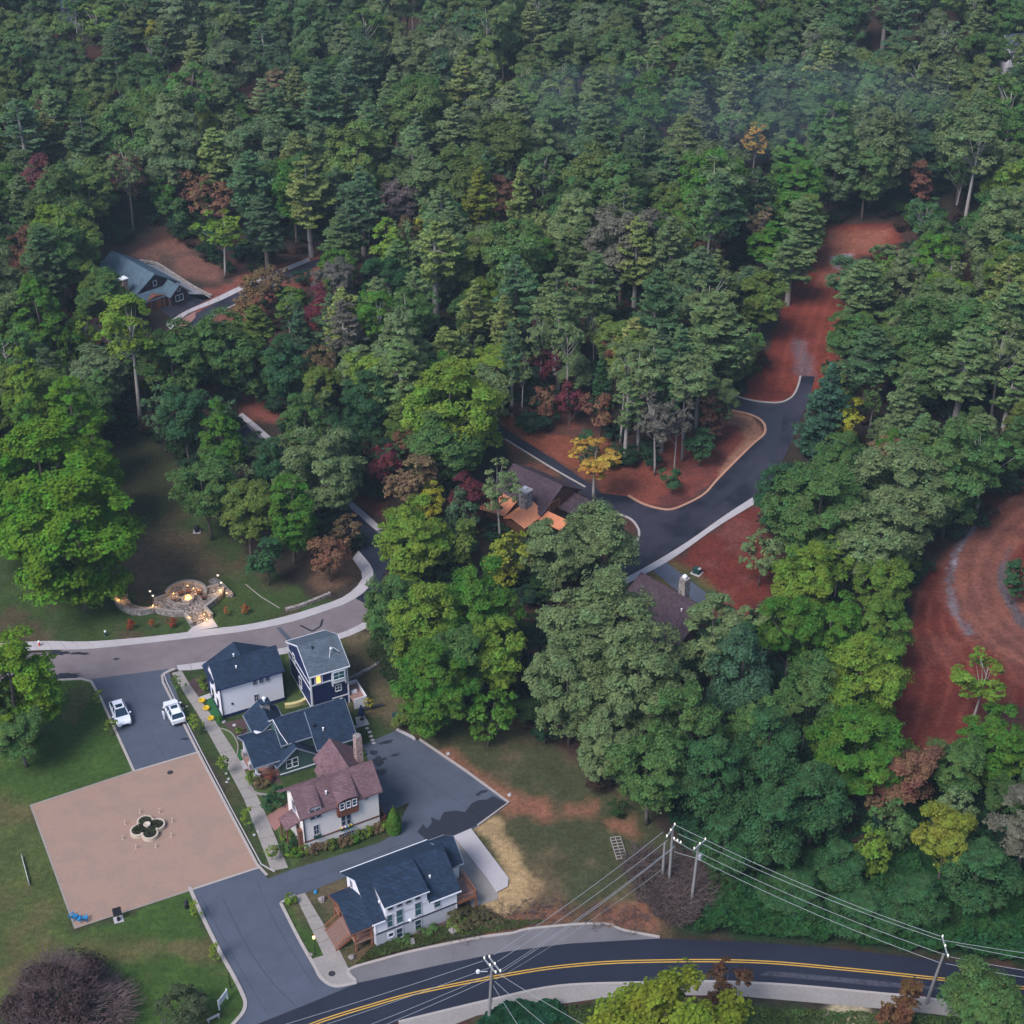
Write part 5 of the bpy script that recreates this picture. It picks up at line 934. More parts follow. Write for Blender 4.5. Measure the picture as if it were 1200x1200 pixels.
for p, l in (((270.5, 1158), 'slim black lane marker post behind the lower left kerb'),): X, Y, _ = G(*p); tag(M().lathe([(.06, 0), (.05, 2.4), (.1, 2.45), (.05, 2.6)], X, Y, 8).build('marker_post', MA['black']), l, 'post')
X, Y, _ = G(369.5, 1118); T = empty('lamp_post', (X, Y, 0), 0, 'short lamp post with warm lantern between kerb and walk near the porch stairs', 'lamp post'); M().lathe([(.09, 0), (.05, .1), (.04, 2.5)], 0, 0, 8).build('post', MA['black'], T); M().lathe([(.05, 2.5), (.13, 2.58), (.15, 2.82), (.03, 2.95)], 0, 0, 8).build('lantern', MA['lamp'], T)
def manhole(px, r, lab, z): X, Y, _ = G(*px); tag(M().lathe([(r + .07, 0), (r + .07, .012), (r, .014), (r, .006)], X, Y, 20, z).build('manhole_cover', MA['iron']), lab, 'manhole cover')
manhole((199.5, 905.5), .33, 'iron manhole cover in the plaza paving near its top right edge', .046); manhole((389, 1141.5), .33, 'iron manhole cover in the concrete pad at the lower lane corner', .076)
X, Y, _ = G(124, 745); T = empty('fire_hydrant', (X, Y, 0), 0, 'dark green fire hydrant with white cap on the verge of the upper street', 'hydrant'); M().lathe([(.2, 0), (.14, .1), (.14, .7), (.17, .72)], 0, 0, 10).build('barrel', MA['dkgreen'], T); M().lathe([(.17, .72), (.14, .9), (.04, .98)], 0, 0, 10).build('cap', MA['white_p'], T); M().tube([(-.26, 0, .5), (.26, 0, .5)], .08, 8).build('nozzle', MA['dkgreen'], T)
X, Y, _ = G(46.5, 757); T = empty('fire_hydrant', (X, Y, 0), 0, 'red and white hydrant half hidden by the tree at the upper sidewalk end', 'hydrant'); M().lathe([(.2, 0), (.14, .1), (.14, .7), (.17, .72)], 0, 0, 10).build('barrel', MA['red'], T); M().lathe([(.17, .72), (.14, .9), (.04, .98)], 0, 0, 10).build('cap', MA['white_p'], T)
X, Y, _ = G(231, 623); T = empty('trash_can', (X, Y, 0), 0, 'black bin on a pale base at the edge of the shaded lawn', 'bin'); M().lathe([(.4, 0), (.45, 1.0), (.3, 1.1)], 0, 0, 10).build('bin_body', MA['black'], T); part(T, 'base', 'conc', (-.6, .6, -.6, .6, -.02, .06))
# green utility cabinet and flags by the driveway
X, Y, _ = G(816.5, 672); T = empty('utility_cabinet', (X, Y, 0), R(-35), 'dark green utility cabinet on a pale pad beside the blue grey driveway', 'utility box'); part(T, 'pad', 'conc', (-.8, .8, -.7, .7, 0, .12)); part(T, 'cabinet', 'dkgreen', (-.55, .55, -.45, .45, .12, .85), bevel=.04); part(T, 'lid', 'dkgreen', (-.6, .6, -.5, .5, .85, .95)); part(T, 'lid_plate', 'conc', (.2, .6, -.2, .3, .95, 1.05))
# golf cart like mower at the corner of the parking court
X, Y, _ = G(471, 846); T = empty('utility_cart', (X, Y, 0), R(-50), 'dark green utility cart on the grass above the parking court', 'cart'); part(T, 'cargo_bed', 'dkgreen', (-1.5, -.2, -.6, .6, .45, .85), bevel=.05); part(T, 'bonnet', 'dkgreen', (.7, 1.3, -.5, .5, .4, .8), bevel=.08); part(T, 'floor_pan', 'black', (-.2, .8, -.55, .55, .35, .45)); part(T, 'seat', 'black', (-.2, .2, -.5, .5, .45, .75)); part(T, 'seat_back', 'black', (-.22, -.1, -.5, .5, .75, 1.2)); part(T, 'windscreen', 'greywall', (.72, .76, -.5, .5, .8, 1.5))
for x in (-1.0, .9):
    for y in (-.6, .6): M().tube([(x, y - .1, .3), (x, y + .1, .3)], .3, 12).build('wheel', MA['tyre'], T)
# garden pad, umbrella and stepping stones behind the green cottage
sheet('garden_pad', [(416, 841), (427, 838), (433, 849), (419, 853)], .03, 'conc', sm=False)
X, Y, _ = G(424, 843); T = empty('closed_umbrella', (X, Y, .03), 0, 'dark blue folded garden umbrella beside the small pad behind the green cottage', 'umbrella'); M().lathe([(.03, 0), (.03, 2.5)], 0, 0, 6).build('pole', MA['black'], T); M().lathe([(.55, .9), (.35, 1.6), (.06, 2.5)], 0, 0, 10).build('canopy', MA['navy'], T); M().lathe([(.3, 0), (.28, .08)], 0, 0, 10).build('base', MA['black'], T)
a, b = G(426, 832), G(449, 827); T = empty('drain_pipe', a, math.atan2(b[1] - a[1], b[0] - a[0]), 'long dark pipe lying on the grass right of the navy house', 'pipe'); M().tube([(0, 0, .2), (2.8, 0, .2)], .22, 10).build('pipe_body', MA['iron'], T)
q0 = None
for k, p in enumerate([(430, 853.5), (433, 858), (435, 863), (436.5, 867.5), (438, 871)]):
    X, Y, _ = G(*p); o = M().extr([(.3 * math.cos(i) * rnd.uniform(.8, 1.1), .24 * math.sin(i)) for i in [j * 1.047 for j in range(6)]], 0, .05).build('stepping_stone', MA['conc']); o.location = (X, Y, 0); tag(o, ['first stepping stone, right against the small garden pad', 'second stepping stone below the small garden pad', 'middle stone of the row behind the green cottage', 'fourth stepping stone, one short of the parking court', 'last stepping stone, nearest the parking court'][k], 'stepping stone', 'stepping stones behind the green cottage')
for k, p in enumerate([(214.5, 831), (219, 828.5), (265.5, 907), (268, 913.5), (298, 979), (302.5, 975), (266, 917)]): X, Y, _ = G(*p); o = M().blob((0, 0, .1), .2, k, 7, .5).build('garden_stone', MA['conc']); o.location = (X, Y, 0); tag(o, ['left stone of the pair on the verge by the right car', 'right stone of the pair on the verge by the right car', 'stone on the verge beside the second street sapling', 'stone just below it on the verge beside the second sapling', 'left stone of the pair on the verge at the plum roofed house', 'right stone of the pair on the verge at the plum roofed house', 'lowest stone of the three on the verge by the plaza corner'][k], 'stone', 'pale stones along the verge')
for k, (x, y) in enumerate([(237, 822.5), (242, 831.5), (247.5, 843.5)]):
    X, Y, _ = G(x, y); T = empty('sling_seat', (X, Y, .02), 0, ['upper', 'middle', 'lower'][k] + ' round yellow seat on the bright turf left of the white house', 'seat', 'round yellow seats'); q = M()
    for i in range(16): t0, t1 = [2 * math.pi * j / 16 for j in (i, i + 1)]; q.tube([(.36 * math.cos(t0), .36 * math.sin(t0), .3), (.36 * math.cos(t1), .36 * math.sin(t1), .3)], .13, 6, False)
    q.build('cushion_ring', MA['yel'], T); M().lathe([(.22, 0), (.32, .26)], 0, 0, 12).build('base', MA['yel'], T)
sheet('artificial_turf', [(238, 815), (247, 812), (262, 841), (259, 849), (251, 847)], .02, 'turf', sm=False); sheet('artificial_turf', [(274, 882), (286, 878), (288, 890), (275, 894)], .02, 'turf', sm=False)
sheet('entry_walk', [(231, 818), (246, 812.5), (249, 817), (233, 824)], .04, 'conc', sm=False); sheet('entry_walk', [(275, 894), (288, 890), (292, 898), (279, 903)], .04, 'conc', sm=False)
sheet('mulch_bed', [(218, 800), (236, 793), (247, 806), (232, 816)], .02, 'mulch', sm=True); sheet('mulch_bed', [(262, 848), (290, 842), (300, 857), (286, 872), (272, 858)], .02, 'mulch', sm=True); sheet('mulch_bed', [(281, 904), (300, 896), (330, 915), (322, 930), (300, 932), (290, 922)], .02, 'mulch', sm=True)
sheet('garden_lawn', [(247, 858), (262, 853), (274, 858), (279, 872), (274, 892), (262, 880)], .022, 'lawn', sm=True); sheet('garden_lawn', [(291, 925), (330, 918), (335, 940), (312, 958), (300, 948)], .022, 'lawn', sm=True); sheet('garden_lawn', [(334, 762), (344, 760), (366, 812), (364, 826), (337, 829)], .022, 'lawn', sm=False)
kerb([(240, 856), (252, 853), (268, 857), (276, 866), (279, 876), (276, 893)], .14, .1, 'conc2'); kerb([(291, 925), (303, 931), (318, 933)], .25, .25, 'rock', name='edging_stones')
sheet('brick_path', [(310, 958), (345, 936), (352, 946), (346, 952), (322, 974)], .024, 'brickp', sm=False); sheet('garden_bed', [(322, 965), (340, 955), (357, 1000), (344, 1016), (333, 1000)], .018, 'lawn', sm=False)
sheet('verge', [(214, 800), (217, 799), (320, 1019), (324, 1024), (318, 1026)], .016, 'lawn', sm=False) if False else None
kerb([(334, 829), (343, 828), (353, 825), (363, 819)], .5, .6, 'gold', name='patio_wall')
a, b = Vector(G(721, 983)), Vector(G(729, 1008)); T = empty('trailer_frame', a, math.atan2(b.y - a.y, b.x - a.x), 'pale slatted steel frame lying on the grass field left of the thicket', 'frame'); L_ = (b - a).length
for y in (-.65, 0, .65): part(T, 'rail', 'conc2', (0, L_, y - .05, y + .05, .15, .28))
for i in range(8): part(T, 'slat', 'conc2', (i * L_ / 7 - .07, i * L_ / 7 + .07, -.65, .65, .285, .34))
X, Y, _ = G(370, 1046); tag(M().lathe([(.25, 0), (.2, .3), (.1, .35)], X, Y, 10).build('bucket', MA['blue']), 'small blue bucket on the lawn below the driveway', 'bucket')

# ---------------------------------------------------------------- vegetation
def sph(rs, n):
    v = rs.randn(n, 3); return v / np.linalg.norm(v, axis=1, keepdims=True)
def crown_mesh(seed, R_, Hc, z0, lobes=34, puffs=9, leaves=26, leaf=.42, gap=0.0, shape='round', lobe_k=.30, tilt=.55):
    """crown radius R_, crown height Hc starting at z0: lobes -> puffs -> leaves"""
    rs = np.random.RandomState(seed); C, N, S, H = [], [], [], []; LB = []
    for i in range(lobes):
        d = sph(rs, 1)[0]; d[2] = d[2] * .9 + .12
        t = (d[2] + 1) / 2
        if shape == 'round': k = rs.uniform(.46, .90)
        elif shape == 'tall': k = rs.uniform(.5, .82)
        else: k = rs.uniform(.35, .9)
        zz = z0 + Hc * (.5 + .5 * d[2] * k * 1.08)
        wr = 1.0 if shape != 'tall' else (1 - .55 * max(0, (zz - z0) / Hc - .45) / .55)
        c = np.array([d[0] * R_ * k * wr, d[1] * R_ * k * wr, zz]); lr = R_ * lobe_k * rs.uniform(.75, 1.3) * (wr if shape == 'tall' else 1)
        if rs.rand() < gap: continue
        LB.append((c, lr))
        for j in range(puffs):
            e = sph(rs, 1)[0]; e[2] = abs(e[2]) * .9 + e[2] * .25; e += d * .55; e /= np.linalg.norm(e)
            pc = c + e * lr * rs.uniform(.6, 1.05) * np.array([1, 1, .85]); pr = lr * rs.uniform(.28, .48); n = int(leaves * rs.uniform(.7, 1.3))
            f = sph(rs, n); f[:, 2] = np.abs(f[:, 2]) * .8 + f[:, 2] * .3
            q = pc + f * pr * rs.uniform(.55, 1.15, (n, 1)); C.append(q); N.append(f * (1 - tilt) + (q - np.array([0, 0, z0 + Hc * .4])) / R_ * .35 + rs.randn(n, 3) * tilt * .40 + np.array([0, 0, .35])); S.append(leaf * rs.uniform(.6, 1.25, n)); H.append(rs.uniform(.80, 1.18, n) * rs.uniform(.88, 1.12))
    return np.concatenate(C), np.concatenate(N), np.concatenate(S), np.concatenate(H), LB
def trunk_mesh(seed, h, r, lobes, z_first, m, bend=.4, nl=9):
    rs = random.Random(seed); q = M(); pts = []; 
    for i in range(7): t = i / 6; pts.append((bend * math.sin(t * 2.2 + seed), bend * math.cos(t * 1.7 + seed) - bend * math.cos(seed), h * .86 * t - (.3 if i == 0 else 0)))
    q.tube(pts, [r * 1.35, r, r * .88, r * .75, r * .58, r * .4, r * .18], 8)
    L = sorted(lobes, key=lambda l: l[0][2])[:]; rs.shuffle(L)
    for c, lr in L[:nl]:
        zb = max(z_first * .75, c[2] - .9 * math.hypot(c[0], c[1]) - 1); t = min(max(zb / (h * .86), .05), .9); i = int(t * 6); f = t * 6 - i; a = Vector(pts[i]).lerp(Vector(pts[min(i + 1, 6)]), f)
        mid = a.lerp(Vector(c), .5) + Vector((0, 0, -.3)); q.tube([a, mid, Vector(c) + Vector((0, 0, lr * .3))], [r * .42, r * .26, r * .06], 5)
    me = bpy.data.meshes.new('trunk'); me.from_pydata(q.v, [], q.f); me.materials.append(m); me.polygons.foreach_set('use_smooth', [True] * len(me.polygons)); return me
def pine_mesh(seed, h, R_, start=.3, whorls=20, per=6, tuft=9, leaf=.5, cone=1.0, up=.12):
    rs = np.random.RandomState(seed); C, N, S, H = [], [], [], []; q = M(); r0 = h * .014 + .05
    q.tube([(0, 0, -.3), (0.05, .1, h * .3), (-.05, .1, h * .6), (0, 0, h * .98)], [r0 * 1.3, r0, r0 * .6, .04], 8)
    for w_ in range(whorls):
        t = w_ / (whorls - 1); z = h * min(.985, start + (1 - start) * t * .97 + rs.uniform(-.012, .012)); k = (1 - t) ** (.62 * cone) if cone > .5 else math.sqrt(max(0, 1 - t * t * .95))
        if cone <= 1.0: k *= min(1, .55 + 1.6 * t)
        for b in range(per):
            if rs.rand() < .13: continue
            a = rs.uniform(0, 6.283); L = R_ * max(k, .08) * rs.uniform(.5, 1.25); d = np.array([math.cos(a), math.sin(a), 0]); rise = rs.uniform(-.12, .42) + up
            tip = np.array([0, 0, z]) + d * L + np.array([0, 0, rise * L]); q.tube([(0, 0, z), tuple(np.array([0, 0, z]) + d * L * .5 + np.array([0, 0, rise * L * .25])), tuple(tip)], [.07 * (1 - t) + .03, .04, .015], 3, False)
            nt_ = max(2, int(tuft * L / R_ + 1))
            for s_ in range(nt_):
                f = rs.uniform(.28, 1.05); side = np.array([-d[1], d[0], 0]) * rs.uniform(-.42, .42) * L * f * .8
                pc = np.array([0, 0, z]) + d * L * f + np.array([0, 0, rise * L * f * f]) + side; n = 15
                e = sph(rs, n) * np.array([1, 1, .45]); C.append(pc + e * rs.uniform(.15, .55, (n, 1)) * (.6 + L * .10)); N.append(e * .5 + rs.randn(n, 3) * .35 + np.array([0, 0, .9])); S.append(leaf * rs.uniform(.6, 1.2, n)); H.append(rs.uniform(.75, 1.25, n) * rs.uniform(.85, 1.2))
    me = bpy.data.meshes.new('trunk'); me.from_pydata(q.v, [], q.f)
    return np.concatenate(C), np.concatenate(N), np.concatenate(S), np.concatenate(H), me
VAR = {}
def add_var(key, seed, **k):
    bark_ = MA[k.pop('bark', 'bark')]; h = k.pop('h'); R_ = k.pop('R'); z0 = k.pop('z0'); nl = k.pop('nl', 9); tr_ = k.pop('tr', .26)
    C, N, S, H, LB = crown_mesh(seed, R_, h - z0, z0, **k); VAR[key] = (quads_obj('crown', C, N, S, H, LEAF, .8, seed), trunk_mesh(seed, h, tr_, LB, z0, bark_, nl=nl), h, R_)
# each variant: nominal height h, crown radius R
for i in range(3): add_var(f'round{i}', 10 + i, h=16, R=5.2, z0=4.0, lobes=48, puffs=13, leaves=34, leaf=.31)
for i in range(3): add_var(f'tall{i}', 20 + i, h=20, R=4.2, z0=5.5, lobes=54, puffs=11, leaves=30, leaf=.32, shape='tall', lobe_k=.30)
for i in range(2): add_var(f'airy{i}', 30 + i, h=17, R=4.6, z0=6.5, lobes=34, puffs=7, leaves=15, leaf=.36, shape='open', lobe_k=.20, bark='barkp', nl=20, tr=.2)
for i in range(2): add_var(f'high{i}', 40 + i, h=24, R=4.6, z0=12.5, lobes=36, puffs=9, leaves=20, leaf=.38, bark='barkp', nl=14, tr=.3, lobe_k=.26)
for i in range(2): add_var(f'big{i}', 50 + i, h=19, R=7.2, z0=1.6, lobes=100, puffs=13, leaves=30, leaf=.31, lobe_k=.21)
for i in range(2): add_var(f'full{i}', 130 + i, h=16, R=5.6, z0=.4, lobes=80, puffs=13, leaves=30, leaf=.30, lobe_k=.25)
for i in range(2): add_var(f'cone{i}', 140 + i, h=21, R=4.6, z0=1.0, lobes=84, puffs=12, leaves=28, leaf=.30, shape='tall', lobe_k=.27)
for i in range(2): add_var(f'vine{i}', 60 + i, h=17, R=5.0, z0=.8, lobes=42, puffs=22, leaves=24, leaf=.30, shape='tall', lobe_k=.40, tilt=.35)
for i in range(3): add_var(f'small{i}', 70 + i, h=7, R=2.8, z0=1.3, lobes=24, puffs=7, leaves=18, leaf=.30, lobe_k=.34, tr=.11)
for i in range(2): add_var(f'shrub{i}', 80 + i, h=1.5, R=1.0, z0=.05, lobes=16, puffs=6, leaves=14, leaf=.15, lobe_k=.40, tr=.04, nl=5)
add_var('sapling0', 90, h=3.6, R=1.2, z0=1.2, lobes=16, puffs=5, leaves=10, leaf=.17, lobe_k=.26, tr=.04, nl=10)
def add_pine(key, seed, h, R_, **k):
    b = k.pop('bark', 'bark'); C, N, S, H, tm = pine_mesh(seed, h, R_, **k); tm.materials.append(MA[b]); VAR[key] = (quads_obj('crown', C, N, S, H, LEAF, .36, seed), tm, h, R_)
for i in range(3): add_pine(f'pine{i}', 100 + i, 23, 4.4, start=.36, whorls=19, per=7, tuft=15, leaf=.62, cone=.9, bark='barkp' if i == 1 else 'bark')
for i in range(2): add_pine(f'fir{i}', 110 + i, 16, 3.6, start=.08, whorls=24, per=8, tuft=13, leaf=.55, cone=1.25, up=.02)
add_pine('thin0', 120, 22, 3.3, start=.45, whorls=15, per=5, tuft=9, leaf=.55, cone=.8, bark='barkp')
# columnar evergreen
rs = np.random.RandomState(5); n = 3600; t = rs.rand(n); a = rs.rand(n) * 6.283; rad = .62 * np.sin(np.clip(t * .93 + .12, 0, 1) ** .62 * math.pi) ** .8 * rs.uniform(.8, 1.06, n)
Cc = np.stack([rad * np.cos(a), rad * np.sin(a), .1 + 3.5 * t], 1); Nn = np.stack([np.cos(a), np.sin(a), .4 + 0 * a], 1) + rs.randn(n, 3) * .3
tm = bpy.data.meshes.new('trunk'); q = M().tube([(0, 0, -.1), (0, 0, 2.6)], [.07, .03], 6); tm.from_pydata(q.v, [], q.f); tm.materials.append(MA['bark']); VAR['column0'] = (quads_obj('crown', Cc, Nn, rs.uniform(.10, .2, n), rs.uniform(.75, 1.25, n), LEAF, .6, 3), tm, 3.6, .62)

def tree(kind, X, Y, h, r, col_, label, group=None, cat='tree', name=None, rz=None, lean=None):
    cm, tm_, H0, R0 = VAR[kind]; nm = name or ('pine_tree' if kind[:4] in ('pine', 'fir0', 'fir1', 'thin') else 'broadleaf_tree')
    T = empty(nm, (X, Y, float(hgt(X, Y)) - .05), rnd.uniform(0, 6.28) if rz is None else rz, label, cat, group); sx = r / R0; T.scale = (sx, sx, h / H0)
    a = link(bpy.data.objects.new('trunk', tm_)); a.parent = T; b = link(bpy.data.objects.new('crown', cm)); b.parent = T; b.color = (*col_, 1); return T
g1, g2, g3, g4, g5 = (.125, .205, .030), (.060, .145, .022), (.070, .135, .040), (.122, .172, .070), (.038, .095, .040)
g6, yl, yo, ru, mr_, bn, gy = (.105, .155, .036), (.27, .27, .03), (.36, .23, .045), (.165, .085, .052), (.12, .03, .038), (.15, .105, .055), (.105, .098, .078)
pg, pl_, plm = (.074, .138, .060), (.118, .180, .068), (.18, .225, .068)
CN = {g1: 'bright yellow green', g2: 'vivid green', g3: 'mid green', g4: 'grey green', g5: 'deep teal green', g6: 'olive green', yl: 'yellow', yo: 'yellow orange', ru: 'rust brown', mr_: 'maroon red', bn: 'tan brown', gy: 'pale grey', pg: 'dark green', pl_: 'light green', plm: 'lime tinted'}
NPX = []; NOT = []       # (X, Y, r)
def ntree(kind, cx_, cy_, wpx, h, col_, label, cat='tree', k=.62, name=None):
    """crown centre traced at (cx_,cy_), crown width in px, height in metres"""
    r = wpx * .5 * depth(G(cx_, cy_, h * k)[1], h * k) / FPX
    if kind[:4] in ('full', 'roun', 'big0', 'big1', 'cone'): h = max(h, (2.35 if kind[:3] != 'big' else 1.9) * r)
    zc = h * k; X, Y, _ = G(cx_, cy_, zc); NOT.append((X, Y, r, h)); NPX.append((cx_, cy_, wpx, Y)); return tree(kind, X, Y, h, r, col_, label, None, cat, name)
gv = (.040, .100, .036)
